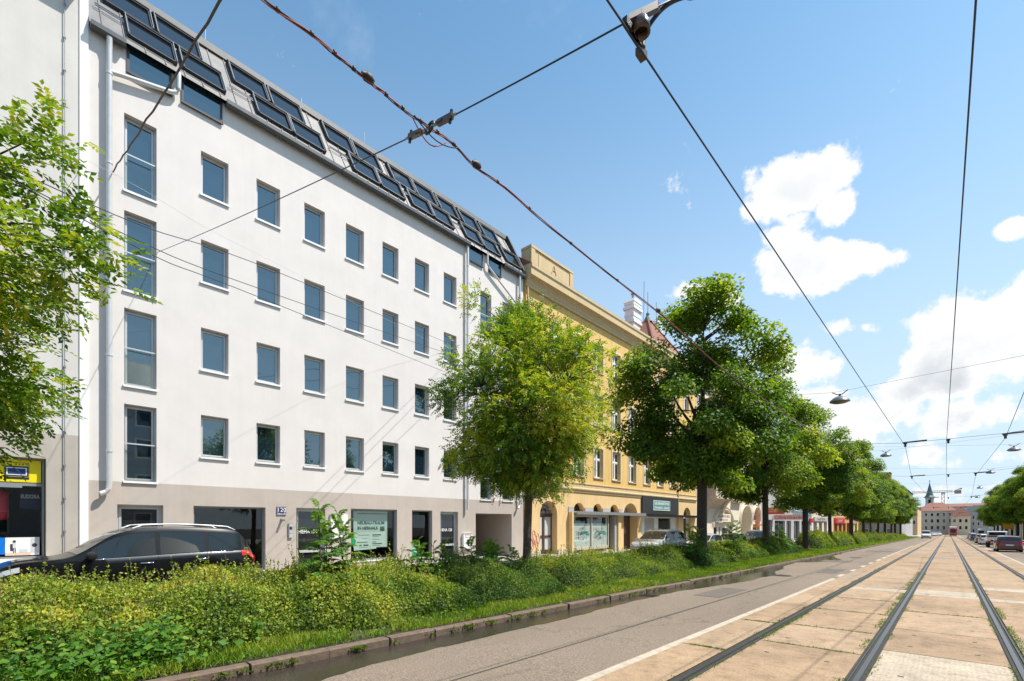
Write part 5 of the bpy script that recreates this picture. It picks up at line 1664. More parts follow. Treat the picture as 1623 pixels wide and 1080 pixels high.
GL = 'trees on the planted strip left of the tracks'
GR = 'trees along the right side of the street'
TX = -9.0
gt = lambda y: G(y) + .12
ash = make_tree('young ash with yellow green crown standing alone in front of the ochre house', 'tree', (TX, 10.7, gt(10.7)),
                ('ash', 4, 7.95, 2.2, .125, 3.2, 205, 50, .080, BARK, LEAF_ASH, .50, (.10, .1)), GL)
ash2 = again(ash, 'yellow green ash at the left edge with seed clusters and its trunk out of view', (TX + .05, -1.8, gt(-2) - .05), R(300), 1.10, .86)
lind = make_tree('tall dark green tree with the thickest trunk in front of the ochre house right end', 'tree', (TX, 23.8, gt(23.8)),
                 ('broad', 21, 13.6, 3.7, .25, 4.6, 210, 230, .165, BARK_DARK, LEAF_LIND, .74, (.2, .1)), GL, R(20))
lind2 = make_tree('broad fresh green tree second behind the tallest one, before the beige house', 'tree', (TX, 35.2, gt(35)),
                  ('broad', 33, 13.1, 3.35, .20, 4.5, 185, 220, .165, BARK_DARK, LEAF_LIND2, .74, (-.1, .2)), GL, R(100))
again(lind, 'third large green tree of the left row, slim dark trunk before the bank building', (TX, 47.3, gt(47)), R(140), .93)
lab = ['fourth', 'fifth', 'sixth', 'seventh', 'eighth', 'ninth', 'tenth', 'eleventh', 'twelfth']
for k, y in enumerate((59.3, 72, 85, 96, 108, 119, 131, 143, 155)):
    src = (lind2, lind, lind2, ash, lind2, lind, lind2, lind, lind2)[k]
    sc = (.92, .93, .90, 1.12, .92, .88, .95, .9, .98)[k]
    again(src, 'green tree in the left row, %s beyond the ochre house, crown touching its neighbours' % lab[k], (TX + random.uniform(-.3, .3), y, gt(y)), random.uniform(0, 6.28), sc)
for k, y in enumerate((27, 39, 51, 63, 75)):      # mirrored in the panes and shading the far lane
    again(lind if k % 2 else lind2, 'green tree by the right pavement, %s of the near ones outside the picture' % ['first', 'second', 'third', 'fourth', 'fifth'][k], (11.5, y, G(y) + .13), random.uniform(0, 6), .86)['group'] = GR
for k, y in enumerate((99, 109, 119, 130, 141, 153, 165, 178, 191)):
    src = (lind2, lind)[k % 2]
    c = again(src, 'green tree at the right kerb, %s counted from the nearest visible one' % ['first', 'second', 'third', 'fourth', 'fifth', 'sixth', 'seventh', 'eighth', 'ninth'][k], (9.6, y, G(y) + .13), random.uniform(0, 6.28), (.92, .90, .95, .9, .93, .92, .9, .95, .9)[k])
    c['group'] = GR

# ---- hedge and shrubs ---------------------------------------------------
def smooth(x): 
    x = np.clip(x, 0, 1); return x * x * (3 - 2 * x)
def vnoise(x, y, s, seed):
    """Cheap smooth value noise."""
    g = np.random.default_rng(seed); T = g.random((64, 64))
    x, y = x / s, y / s
    xi, yi = np.floor(x).astype(int), np.floor(y).astype(int); fx, fy = smooth(x - xi), smooth(y - yi)
    a, b, c, d = T[xi % 64, yi % 64], T[(xi + 1) % 64, yi % 64], T[xi % 64, (yi + 1) % 64], T[(xi + 1) % 64, (yi + 1) % 64]
    return (a * (1 - fx) + b * fx) * (1 - fy) + (c * (1 - fx) + d * fx) * fy
def hedge(label, y0, y1, xf, xb, hgt, n, leaf, m, seed, sprigs=160, endsoft=.5, front_jit=.35, tone=0.0, cat='hedge', name='hedge', rough=.30, hlow=1.0):
    g = np.random.default_rng(seed)
    def H(x, y):
        f = xf + front_jit * (vnoise(y, y * 0 + 3, 1.1, seed) - .5) * 2
        u = (f - x) / .75; w = (x - xb) / .6
        e = smooth((y - y0) / endsoft) * smooth((y1 - y) / endsoft)
        base = np.sqrt(np.clip(u, 0, 1)) * np.sqrt(np.clip(w, 0, 1)) * e ** .5
        h = hgt * (hlow + (1 - hlow) * smooth((y - y0) / 9.5)) * (1 + .16 * (vnoise(x, y, 1.6, seed + 1) - .5) * 2 + rough * (vnoise(x, y, .55, seed + 2) - .5))
        return np.where(u > 0, h * base, 0)
    root = thing(name, label, cat, ((xf + xb) / 2, (y0 + y1) / 2, G((y0 + y1) / 2)))
    # woody mass inside
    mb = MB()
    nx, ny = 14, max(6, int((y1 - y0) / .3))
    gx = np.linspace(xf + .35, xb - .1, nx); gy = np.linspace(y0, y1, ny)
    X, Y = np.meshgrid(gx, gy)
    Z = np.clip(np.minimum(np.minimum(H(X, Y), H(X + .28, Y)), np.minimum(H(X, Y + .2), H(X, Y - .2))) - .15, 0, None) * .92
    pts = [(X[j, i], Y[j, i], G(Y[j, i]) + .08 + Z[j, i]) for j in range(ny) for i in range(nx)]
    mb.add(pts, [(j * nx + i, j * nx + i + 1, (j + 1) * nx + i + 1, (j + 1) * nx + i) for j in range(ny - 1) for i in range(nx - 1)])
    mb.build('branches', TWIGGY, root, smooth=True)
    # leaves over the surface
    k = n * 3
    x = g.uniform(xb - .15, xf + .45, k); y = g.uniform(y0 - .05, y1 + .05, k)
    e = .03
    h = H(x, y)
    gxx = (H(x + e, y) - H(x - e, y)) / (2 * e); gyy = (H(x, y + e) - H(x, y - e)) / (2 * e)
    slope = np.sqrt(1 + np.clip(gxx, -6, 6) ** 2 + np.clip(gyy, -6, 6) ** 2)
    keep = (h > .06) & (g.random(k) < slope / 3.2)
    x, y, h, gxx, gyy = (v[keep] for v in (x, y, h, gxx, gyy))
    # nearer leaves are wanted denser: keep all in front, thin out at the back
    nn = unit(np.stack([-np.clip(gxx, -4, 4), -np.clip(gyy, -4, 4), np.ones_like(h)], 1))
    depth = np.abs(g.normal(0, .11, len(h)))
    P = np.stack([x, y, G(y) + .08 + h], 1) - nn * depth[:, None]
    ax = unit(nn * .55 + g.normal(size=P.shape) * .75 + np.array([0, 0, .25]))
    nl = unit(nn + g.normal(size=P.shape) * .75 + np.array([.1, .1, .2]))
    L = g.uniform(.7, 1.3, len(h)) * leaf
    patch = (vnoise(x, y, .8, seed + 5) - .5) * .55 + (vnoise(x, y, .25, seed + 6) - .5) * .5
    up = (h / hgt - .6) * .3  # leaf tone rises with hedge height
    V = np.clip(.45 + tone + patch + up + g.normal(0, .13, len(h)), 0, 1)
    P2, A2, N2, L2, V2 = [P], [ax], [nl], [L], [V]
    # upright sprigs with paired little leaves
    sm = MB()
    for s in range(sprigs):
        for _ in range(20):
            sx, sy = g.uniform(xb + .1, xf - .1), g.uniform(y0 + .2, y1 - .2)
            sh = float(H(np.array([sx]), np.array([sy]))[0])
            if sh > hgt * .7: break
        ln = g.uniform(.10, .32) * (1.5 if g.random() < .2 else 1)
        tip = np.array([g.normal(0, .07), g.normal(0, .07), ln])
        b0 = np.array([sx, sy, G(sy) + .05 + sh])
        sm.tube([tuple(b0), tuple(b0 + tip)], [.004, .002], 3, cap=False)
        q = int(ln / .022)
        t = g.uniform(.15, 1.0, q)
        d = g.normal(size=(q, 3)) * .7 + np.array([0, 0, .35])
        P2.append(b0 + t[:, None] * tip); A2.append(d); N2.append(np.tile([[0, 0, 1.0]], (q, 1)) + g.normal(size=(q, 3)) * .5)
        L2.append(g.uniform(.6, 1.0, q) * leaf); V2.append(np.clip(.66 + tone + g.normal(0, .14, q), 0, 1))
    tag(sm.build('twigs', BARK, root), kind='stuff')
    P2, A2, N2, L2, V2 = (np.concatenate(v) for v in (P2, A2, N2, L2, V2))
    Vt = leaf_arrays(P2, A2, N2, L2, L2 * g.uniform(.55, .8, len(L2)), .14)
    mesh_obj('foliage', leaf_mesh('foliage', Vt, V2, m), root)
    return root
hedge('long low clipped hedge with yellow green leaf tips in front of the black car', -6.5, 7.3, -7.15, -10.5, .77, 135000, .050, LEAF_HEDGE, 41, sprigs=900, front_jit=.25, hlow=.66, rough=.5)
hedge('darker wilder bushes with feathery saplings between hedge and young ash', 6.9, 10.5, -7.45, -10.5, .80, 40000, .042, LEAF_SHRUB, 43, sprigs=260, rough=.55, cat='bushes', name='bushes')
hedge('loose light green hedge to the right of the young ash trunk', 10.9, 20.6, -7.75, -10.5, .80, 56000, .046, LEAF_HEDGE, 47, sprigs=620, rough=.5, tone=-.06)
hedge('dark green bush under the tallest tree', 20.8, 26.0, -7.9, -10.4, .85, 16000, .06, LEAF_SHRUB, 53, sprigs=120, rough=.7, cat='bush', name='bush')
hedge('light green bushes between the first and second thick trunks', 26.3, 34.2, -8.0, -10.4, .85, 18000, .065, LEAF_HEDGE, 59, sprigs=140, rough=.7, tone=-.12, cat='bushes', name='bushes')
hedge('dark bush around the second thick trunk', 34.4, 41.0, -7.9, -10.4, 1.0, 12000, .075, LEAF_SHRUB, 61, sprigs=60, rough=.8, cat='bush', name='bush')
for k, (a, b, h_, lb) in enumerate(((48.2, 58, 1.35, 'first'), (59, 71, 1.3, 'second'), (72.3, 84, 1.3, 'third'), (86, 99, 1.2, 'fourth'), (101, 118, 1.1, 'fifth'), (121, 140, 1.0, 'sixth'), (143, 165, .9, 'seventh'))):
    hedge('bright green hedge block along the lane beyond the bush, %s in line' % lb, a, b, -8.0, -10.3, h_, 9000, .10, LEAF_HEDGE, 70 + k, sprigs=40, rough=.5, tone=-.05, endsoft=1.2)['group'] = 'hedge blocks down the street'

# ---- tree of heaven saplings and big-leaved weeds ----------------------
def sapling(label, x, y, h, seed, stems=3, fronds=9, flen=.55, dens=1.0):
    g = np.random.default_rng(seed)
    root = thing('sapling', label, 'sapling', (x, y, gt(y)), 'feathery saplings growing through the hedge')
    sm = MB(); P, A, N, L, W, V = [], [], [], [], [], []
    for s in range(stems):
        hh = h * g.uniform(.72, 1.0) if s else h
        bx, by = x + g.normal(0, .16), y + g.normal(0, .16)
        tx, ty = bx + g.normal(0, .10), by + g.normal(0, .10)
        sm.tube([(bx, by, gt(y)), ((bx + tx) / 2 + .02, (by + ty) / 2, gt(y) + hh * .5), (tx, ty, gt(y) + hh)], [.016, .012, .006], 6)
        for f in range(fronds):
            t = .42 + .58 * f / (fronds - 1)
            b = np.array([bx + (tx - bx) * t, by + (ty - by) * t, gt(y) + hh * t])
            a = f * 2.4 + g.uniform(-.5, .5)
            ln = flen * g.uniform(.75, 1.1) * (1.15 - .45 * (t - .42) / .58)
            el = .35 + .9 * (t - .42) / .58
            d = np.array([math.cos(a) * math.cos(el), math.sin(a) * math.cos(el), math.sin(el)])
            pts = []
            K = 16
            pale = .30 if t > .8 else 0
            for k in range(K + 1):
                q = k / K
                p = b + d * ln * q + np.array([0, 0, -.55 * ln * q * q])
                pts.append(tuple(p))
                if k < 2: continue
                tg = d + np.array([0, 0, -1.1 * q]); tg /= np.linalg.norm(tg)
                sd = np.cross(tg, [0, 0, 1]); sd /= np.linalg.norm(sd) + 1e-6
                for sg in (-1, 1):
                    P.append(p); A.append(tg * .35 + sd * sg * 1.0 + np.array([0, 0, -.25]) + g.normal(size=3) * .08); N.append(np.cross(sd, tg) + g.normal(size=3) * .12)
                    l = ln * .25 * math.sin(math.pi * (.18 + .72 * q)) * g.uniform(.9, 1.1)
                    L.append(l); W.append(l * .36); V.append(np.clip(.42 + pale + g.normal(0, .1), 0, 1))
            sm.tube(pts, [.006 - .0004 * k for k in range(K + 1)], 4, cap=False)
    sm.build('stem', BARK, root, smooth=True)
    Vt = leaf_arrays(np.array(P), np.array(A), np.array(N), np.array(L), np.array(W), .05)
    mesh_obj('foliage', leaf_mesh('foliage', Vt, np.array(V), LEAF_SAP), root)
    return root
sapling('tall feathery sapling in front of the glazed entrance door', -8.8, 4.65, 2.0, 3, 5, 13, .68)
sapling('feathery sapling with reddish tips before the narrow shop window', -8.9, 7.0, 1.32, 5, 4, 12, .60)
sapling('wide feathery sapling before the dark passage', -8.7, 8.8, 1.30, 8, 5, 12, .68)
sapling('short feathery sapling next to the young ash trunk', -8.6, 9.75, 1.1, 9, 3, 8, .5)
sapling('small feathery sapling close to the white mailbox', -9.6, 8.1, 1.25, 15, 3, 9, .45)
sapling('drooping feathery sapling left of the tallest tree trunk', -8.4, 21.6, 1.75, 10, 4, 10, .8)
sapling('leafy bright sapling between the two thick trunks', -8.6, 27.6, 2.05, 12, 5, 10, .7)
sapling('dark feathery sapling beside the second thick trunk', -8.6, 37.2, 1.9, 14, 5, 9, .8)

# ---- grass, creeping weeds ---------------------------------------------
def blades(name, n, xr, yr, hz, seed, m=GRASSM, hmin=.05, hmax=.15, zoff=.11, dens=None, wide=.010):
    g = np.random.default_rng(seed)
    x = g.uniform(xr[0], xr[1], n); y = yr[0] + (yr[1] - yr[0]) * g.random(n) ** (1.0 if dens is None else dens)
    keep = vnoise(x, y, .35, seed) + g.normal(0, .12, n) > .26
    x, y = x[keep], y[keep]; k = len(x)
    P = np.stack([x, y, G(y) + zoff], 1)
    A = np.stack([g.normal(0, .5, k), g.normal(0, .5, k), np.ones(k)], 1)
    N = rnd_dir(k)
    L = g.uniform(hmin, hmax, k) * (.7 + .6 * vnoise(x, y, .5, seed + 1))
    scale = 1 + np.clip(y - 12, 0, 60) * .035
    Vt = leaf_arrays(P, A, N, L * scale ** .4, wide * g.uniform(.7, 1.6, k) * scale, .03)
    V = np.clip(.5 + (vnoise(x, y, .7, seed + 2) - .5) * .8 + g.normal(0, .14, k), 0, 1)
    return tag(mesh_obj(name, leaf_mesh(name, Vt, V, m)), kind='stuff')
blades('grass', 60000, (-7.9, -6.48), (-3, 26), 0, 101, dens=1.15)
blades('grass', 26000, (-9.0, -6.5), (26, 60), 0, 102, wide=.016)
blades('grass', 26000, (-9.5, -6.5), (60, 190), 0, 103, wide=.03)
# leafy ground cover in front of the hedge
def cover(name, n, xr, yr, seed, leaf, m, zr=(.10, .3)):
    g = np.random.default_rng(seed)
    x = g.uniform(*xr, n); y = g.uniform(*yr, n)
    keep = vnoise(x, y, .7, seed) > .45
    x, y = x[keep], y[keep]; k = len(x)
    P = np.stack([x, y, G(y) + g.uniform(*zr, k) * (.4 + vnoise(x, y, .4, seed + 2))], 1)
    A = np.stack([g.normal(.4, .6, k), g.normal(-.2, .6, k), g.normal(0, .25, k)], 1)
    N = np.stack([g.normal(.3, .4, k), g.normal(-.2, .4, k), np.ones(k)], 1)
    L = g.uniform(.6, 1.3, k) * leaf
    V = np.clip(.5 + g.normal(0, .22, k), 0, 1)
    return tag(mesh_obj(name, leaf_mesh(name, leaf_arrays(P, A, N, L, L * .85, .1), V, m)), kind='stuff')
cover('ground_cover', 5200, (-8.0, -6.55), (-2.5, 2.8), 111, .085, LEAF_SAP, (.08, .55))
cover('ground_cover', 4200, (-7.9, -6.6), (2.5, 11), 112, .055, WEEDM, (.08, .22))
cover('ground_cover', 3000, (-8.2, -6.6), (11, 26), 113, .07, WEEDM, (.08, .22))
# weeds in the track joints and at the kerb
g = np.random.default_rng(121)
P = []
def line_weeds(x0, x1, ya, yb, n, sp=.02, lo=.4):
    y = g.uniform(ya, yb, n); x = np.interp(y, [ya, yb], [x0, x1]) + g.normal(0, sp, n)
    keep = vnoise(x * 0 + 5, y, .6, int(abs(x0) * 10) + 3) > lo
    P.append(np.stack([x, y, G(y) + .024 + 0 * y], 1)[keep])
for (x, s_) in ((RAILS[0] + .10, .02), (RAILS[0] - .11, .02), (RAILS[1] - .12, .04), (RAILS[1] + .11, .02), (RAILS[2] + .12, .03), (RAILS[2] - .10, .015), (RAILS[3] - .11, .02)):
    line_weeds(x, x, 4, 30, 1500, s_, .50)
line_weeds(RAILS[1] - .13, RAILS[1] - .13, 4, 22, 2600, .035, .34)
line_weeds(RAILS[2] + .13, RAILS[2] + .13, 9, 16, 900, .03, .3)
line_weeds(RAILS[0] + .1, RAILS[0] + .1, 8, 13, 900, .03, .3)
for (xa, xb, yy) in ((-2.2, -.95, 8.53), (-3.0, -2.45, 7.46), (-3.0, -2.45, 10.25), (-2.2, -1, 10.4), (-2.2, -1, 12.9), (-2.2, -1.0, 15.47), (-.7, .6, 13.9)):
    n = 420; t = g.random(n); P.append(np.stack([xa + (xb - xa) * t, yy + g.normal(0, .014, n), G(yy) + .022 + 0 * t], 1)[g.random(n) < .75 * vnoise(t * 9, t * 0 + yy, 1, 5) + .2])
P = np.concatenate(P); k = len(P)
Vt = leaf_arrays(P, np.stack([g.normal(0, 1, k), g.normal(0, 1, k), g.uniform(.1, .9, k)], 1), np.stack([g.normal(0, .5, k), g.normal(0, .5, k), np.ones(k)], 1), g.uniform(.012, .036, k), g.uniform(.008, .02, k), .1)
tag(mesh_obj('weeds', leaf_mesh('weeds', Vt, np.clip(g.normal(.45, .2, k), 0, 1), WEEDM)), kind='stuff')
P = []
for c in range(70):
    yy = g.uniform(-1, 24); n = g.integers(12, 50); P.append(np.stack([-6.27 + g.normal(0, .03, n), yy + g.normal(0, .05, n), np.full(n, G(yy) + .03) + g.uniform(0, .05, n)], 1))
P = np.concatenate(P); k = len(P)
Vt = leaf_arrays(P, np.stack([g.normal(.4, .6, k), g.normal(0, .6, k), g.uniform(.1, .9, k)], 1), np.stack([g.normal(0, .5, k), g.normal(0, .5, k), np.ones(k)], 1), g.uniform(.03, .075, k), g.uniform(.012, .03, k), .1)
tag(mesh_obj('weeds', leaf_mesh('weeds', Vt, np.clip(g.normal(.5, .2, k), 0, 1), WEEDM)), kind='stuff')
# ---------------------------------------------------------------- vehicles
def paint(name, col, rough=.28, metal=.0, coat=1.0):
    m, nt, b = new_mat(name)
    b.inputs['Base Color'].default_value = (*col, 1)
    b.inputs['Roughness'].default_value = rough
    b.inputs['Metallic'].default_value = metal
    b.inputs['Coat Weight'].default_value = coat
    b.inputs['Specular IOR Level'].default_value = .5 if coat >= 1 else .2
    b.inputs['Coat Roughness'].default_value = .02
    bump(nt, b, noise_fac(nt, 2.5, 2, .5, coord='Object'), .015, .02)
    return m
def ip(x, pts):
    """Smooth interpolation through (x, v) points."""
    xs = [p[0] for p in pts]; vs_ = [p[1] for p in pts]
    if x <= xs[0]: return vs_[0]
    if x >= xs[-1]: return vs_[-1]
    for i in range(len(xs) - 1):
        if xs[i] <= x <= xs[i + 1]:
            def sl(j):
                if j <= 0 or j >= len(xs) - 1: return 0 if False else (vs_[min(j + 1, len(xs) - 1)] - vs_[max(j - 1, 0)]) / (xs[min(j + 1, len(xs) - 1)] - xs[max(j - 1, 0)])
                a = (vs_[j] - vs_[j - 1]) / (xs[j] - xs[j - 1]); b = (vs_[j + 1] - vs_[j]) / (xs[j + 1] - xs[j])
                return 0 if a * b <= 0 else 2 * a * b / (a + b)
            h = xs[i + 1] - xs[i]; t = (x - xs[i]) / h
            m0, m1 = sl(i) * h, sl(i + 1) * h
            return (2 * t ** 3 - 3 * t ** 2 + 1) * vs_[i] + (t ** 3 - 2 * t ** 2 + t) * m0 + (-2 * t ** 3 + 3 * t ** 2) * vs_[i + 1] + (t ** 3 - t ** 2) * m1

# spec: lengths from rear (-) to front (+); sh = shoulder height, rf = top line, hw = half width, rw = roof half width
SUV = dict(L=4.80, base=2.91, wr=.365, axle_f=1.49, sill=.30,
           sh=[(-2.40, .98), (-2.2, 1.12), (-1.2, 1.11), (.3, 1.06), (1.1, 1.04), (1.9, .98), (2.25, .88), (2.40, .72)],
           rf=[(-2.40, 1.02), (-2.33, 1.18), (-2.02, 1.66), (-1.6, 1.72), (-.6, 1.765), (.1, 1.73), (.42, 1.64), (1.18, 1.15), (1.35, 1.10), (1.9, 1.05), (2.25, .95), (2.40, .78)],
           hw=[(-2.40, .80), (-2.2, .91), (-1.4, .955), (.6, .955), (1.6, .945), (2.15, .89), (2.40, .70)],
           cab=(-2.33, 1.18), ws=(.30, 1.16), rwn=(-2.33, -2.05), side=(-2.12, .86), pillars=(-1.28, -.28), rails=True)
HATCH = dict(L=4.30, base=2.60, wr=.31, axle_f=1.36, sill=.22,
           sh=[(-2.15, .80), (-1.95, .96), (-1.0, .94), (.3, .90), (1.1, .86), (1.7, .78), (2.0, .70), (2.15, .56)],
           rf=[(-2.15, .86), (-2.05, 1.0), (-1.62, 1.40), (-1.2, 1.46), (-.5, 1.49), (.0, 1.46), (.30, 1.36), (1.05, .97), (1.2, .93), (1.7, .84), (2.0, .74), (2.15, .60)],
           hw=[(-2.15, .70), (-1.95, .83), (-1.2, .88), (.6, .88), (1.5, .86), (1.95, .80), (2.15, .60)],
           cab=(-2.05, 1.05), ws=(.22, 1.03), rwn=(-2.05, -1.66), side=(-1.72, .78), pillars=(-1.1, -.2), rails=False)
VAN = dict(L=5.0, base=3.0, wr=.33, axle_f=1.65, sill=.28,
           sh=[(-2.5, 1.05), (-2.35, 1.12), (.8, 1.12), (1.5, 1.05), (2.2, .92), (2.5, .72)],
           rf=[(-2.5, 1.86), (-2.35, 1.93), (-.5, 1.97), (.5, 1.95), (.85, 1.86), (1.7, 1.18), (1.9, 1.10), (2.3, .98), (2.5, .76)],
           hw=[(-2.5, .90), (-2.3, .95), (1.0, .95), (2.0, .92), (2.35, .84), (2.5, .70)],
           cab=(-2.5, 1.7), ws=(.80, 1.68), rwn=None, side=(.15, 1.15), pillars=(), rails=False)
COMPACT = dict(HATCH, L=4.3)

def car(name, label, cat, spec, pm, detail=True, group=None, rimm=None, plates=True, brake=False):
    root = thing(name, label, cat, (0, 0, 0), group)
    Lh = spec['L'] / 2
    xr, xf_ = spec['sh'][0][0], spec['sh'][-1][0]
    ax_f = spec['axle_f']; ax_r = ax_f - spec['base']; wr = spec['wr']; ra = wr + .075
    n = 72 if detail else 48
    xs = [xr + (xf_ - xr) * (0.5 - 0.5 * math.cos(math.pi * (i / n) * 1.0)) * .35 + (xf_ - xr) * (i / n) * .65 for i in range(n + 1)]
    rings = []
    K = 12
    for x in xs:
        zb = spec['sill'] + (.10 if abs(x) > Lh - .25 else 0)
        arch = 0
        for a in (ax_f, ax_r):
            d = abs(x - a)
            if d < ra: arch = max(arch, wr + math.sqrt(ra * ra - d * d))
        z0 = max(zb, arch) if arch else zb
        hw = ip(x, spec['hw']); sh = ip(x, spec['sh']); rf = ip(x, spec['rf'])
        g = max(0.0, rf - sh)
        k = min(1, g / .5)
        rw = hw * (1 - .07 * (1 - k)) - .215 * k
        zm = max(z0 + .06, spec['sill'] + (sh - spec['sill']) * .50)
        zs = max(sh, z0 + .12)
        inner = hw - .16 if arch else hw * .80
        ring = [(0, zb + .06 if not arch else zb + .06), (inner, zb + .05 if not arch else zb + .05), (hw * .955 if arch else hw * .94, z0), (hw * .985, z0 + (.035 if not arch else .02)), (hw, max(zm, z0 + .045)),
                (hw * .99, max(zs - .10, z0 + .07)), (hw * .965, zs), (hw * .935, zs + .02 * k + .004), (rw + .03 * k, sh + g * .82 + .006), (rw - .015, sh + g * .94 + .008), (rw * .78, rf - .012 * k + .004), (rw * .4, rf + .006), (0, rf + .010)]
        rings.append(ring)
    m = len(rings[0])
    def pt(i, j, s): return (xs[i], s * rings[i][j][0], rings[i][j][1])
    mb = MB()
    for s in (-1, 1):
        pts = [pt(i, j, s) for i in range(len(xs)) for j in range(m)]
        fs = []
        for i in range(len(xs) - 1):
            for j in range(m - 1):
                a, b, c, d = i * m + j, (i + 1) * m + j, (i + 1) * m + j + 1, i * m + j + 1
                fs.append((a, b, c, d) if s < 0 else (a, d, c, b))
        fs.append(tuple(range(m)) if s < 0 else tuple(range(m))[::-1])
        e = (len(xs) - 1) * m
        fs.append(tuple(range(e, e + m))[::-1] if s < 0 else tuple(range(e, e + m)))
        mb.add(pts, fs)
    body = mb.build('body', pm, root, smooth=True, angle=R(38))
    # dark underside and wheel housings
    ub = MB(); ub.box(xr + .25, xf_ - .25, -.62, .62, spec['sill'] - .05, spec['sill'] + .40); ub.build('underbody', BLACKRUB, root)
    def patch(name, x0, x1, j0, j1, mtl, off=.007, sides=(-1, 1), parent=root, along=None, inset=0.0):
        """A panel following the body skin between two stations and two rows of the section."""
        pm_ = MB()
        for s in sides:
            q = 16
            cols = []
            for i in range(q + 1):
                x = x0 + (x1 - x0) * i / q
                ii = max(0, min(len(xs) - 2, next((k for k in range(len(xs) - 1) if xs[k] <= x <= xs[k + 1]), 0)))
                t = (x - xs[ii]) / (xs[ii + 1] - xs[ii])
                col = []
                for j in range(j0, j1 + 1):
                    y = rings[ii][j][0] * (1 - t) + rings[ii + 1][j][0] * t; z = rings[ii][j][1] * (1 - t) + rings[ii + 1][j][1] * t
                    col.append((x, y, z))
                if inset and len(col) >= 2:
                    a, b = Vector(col[0]), Vector(col[-1])
                    col = [tuple(Vector(c).lerp((a + b) / 2, inset)) for c in col]
                cols.append(col)
            nrows = len(cols[0]); vv = []
            for i in range(q + 1):
                for r_ in range(nrows):
                    p = Vector(cols[i][r_])
                    du = Vector(cols[min(i + 1, q)][r_]) - Vector(cols[max(i - 1, 0)][r_]); dv = Vector(cols[i][min(r_ + 1, nrows - 1)]) - Vector(cols[i][max(r_ - 1, 0)])
                    nn = du.cross(dv)
                    if nn.length > 1e-9: nn.normalize()
                    if nn.y < -.2 or nn.z < -.1: nn = -nn
                    p2 = p + nn * off
                    vv.append((p2.x, s * p2.y, p2.z))
            fs = []
            for i in range(q):
                for r_ in range(nrows - 1):
                    a, b, c, d = i * nrows + r_, (i + 1) * nrows + r_, (i + 1) * nrows + r_ + 1, i * nrows + r_ + 1
                    fs.append((a, b, c, d))
            pm_.add(vv, fs)
        return pm_.build(name, mtl, parent, smooth=True)
    # glass
    s0, s1 = spec['side']
    for s in (-1, 1): patch('pillar_trim', s0 - .02, s1 + .03, 7, 8, GLOSSBLACK, sides=(s,), off=.004)
    cuts = [s0] + list(spec['pillars']) + [s1]
    for a, b in zip(cuts, cuts[1:]):
        for s in (-1, 1): patch('side_window', a + .045, b - .045, 7, 8, CARGLASS, sides=(s,), inset=.06)
    w0, w1 = spec['ws']
    patch('windscreen', w0 + .05, w1 - .03, 9, 12, CARGLASS, off=.008)
    if spec['rwn']:
        patch('rear_window', spec['rwn'][0] + .02, spec['rwn'][1] - .02, 9, 12, CARGLASS, off=.008)
    else:
        for s in (-1, 1):
            bx = MB(); bx.box(xr - .012, xr - .004, s * .10, s * .72, 1.18, 1.70); bx.build('rear_window', CARGLASS, root)
    # wheels
    rimm = rimm or RIM
    for a in (ax_f, ax_r):
        for s in (-1, 1):
            hw = ip(a, spec['hw']); c = (a, s * (hw - .125), wr)
            wm = MB(); wm.lathe(c, [(wr * .62, -.10), (wr * .93, -.115), (wr, -.08), (wr, .08), (wr * .93, .115), (wr * .62, .10)], 26, 'y')
            w = wm.build('wheel', TYRE, root, smooth=True, angle=R(50))
            rm = MB(); o = s * .095
            rm.lathe((c[0], c[1], c[2]), [(wr * .66, o * .2), (wr * .66, o), (wr * .58, o * 1.02), (wr * .56, o * .6)], 26, 'y')
            rm.lathe((c[0], c[1], c[2]), [(0, o * 1.0), (wr * .16, o * 1.0), (wr * .18, o * .7)], 12, 'y')
            for k in range(5):
                an = k * 2 * math.pi / 5 + .3
                d = Vector((math.cos(an), 0, math.sin(an))); pnt = Vector(c) + d * wr * .36 + Vector((0, o * .82, 0))
                rm.obox(pnt, d * wr * .22, Vector((0, 0, 1)).cross(d).normalized() * 0 + Vector((0, .012, 0)), d.cross(Vector((0, 1, 0))) * wr * .075)
            rm.build('rim', rimm, w, smooth=True, angle=R(35))
            dk = MB(); dk.lathe(c, [(0, o * .35), (wr * .62, o * .35)], 20, 'y'); dk.build('brake_disc', BLACKMET, w)
    # lamps
    for s in (-1, 1):
        patch('headlight', xf_ - .42, xf_ - .05, 5, 6, LAMPLENS, off=.010, sides=(s,))
        patch('tail_light', xr + .03, xr + .34, 5, 7, TAILRED, off=.012, sides=(s,))
        tl = MB(); zt = ip(xr + .02, spec['sh']); tl.box(xr - .02, xr + .02, s * .46, s * (ip(xr, spec['hw']) - .01), zt - .16, zt - .0); tl.build('tail_light', TAILRED, root)
    zf = ip(xf_, spec['sh'])
    gm = MB(); hwf = ip(xf_, spec['hw'])
    gm.box(xf_ - .05, xf_ + .018, -hwf * .62, hwf * .62, zf - .20, zf - .02); gr = gm.build('grille', BLACKMET, root)
    gm = MB()
    for k in range(3): gm.box(xf_ + .019, xf_ + .03, -hwf * .60, hwf * .60, zf - .175 + k * .055, zf - .155 + k * .055)
    gm.lathe((xf_ + .02, 0, zf - .11), [(.055, .0), (.075, .018), (.055, .02)], 16, 'x')
    gm.build('grille_bars', CHROME, gr)
    bm = MB(); bm.box(xf_ - .08, xf_ + .03, -hwf * .9, hwf * .9, spec['sill'] + .12, zf - .24); bmp_ = bm.build('front_bumper', pm, root)
    bm = MB(); bm.box(xf_ + .0305, xf_ + .04, -hwf * .55, hwf * .55, spec['sill'] + .16, spec['sill'] + .24)
    for s in (-1, 1): bm.box(xf_ + .0305, xf_ + .04, s * hwf * .62, s * hwf * .84, spec['sill'] + .16, spec['sill'] + .26)
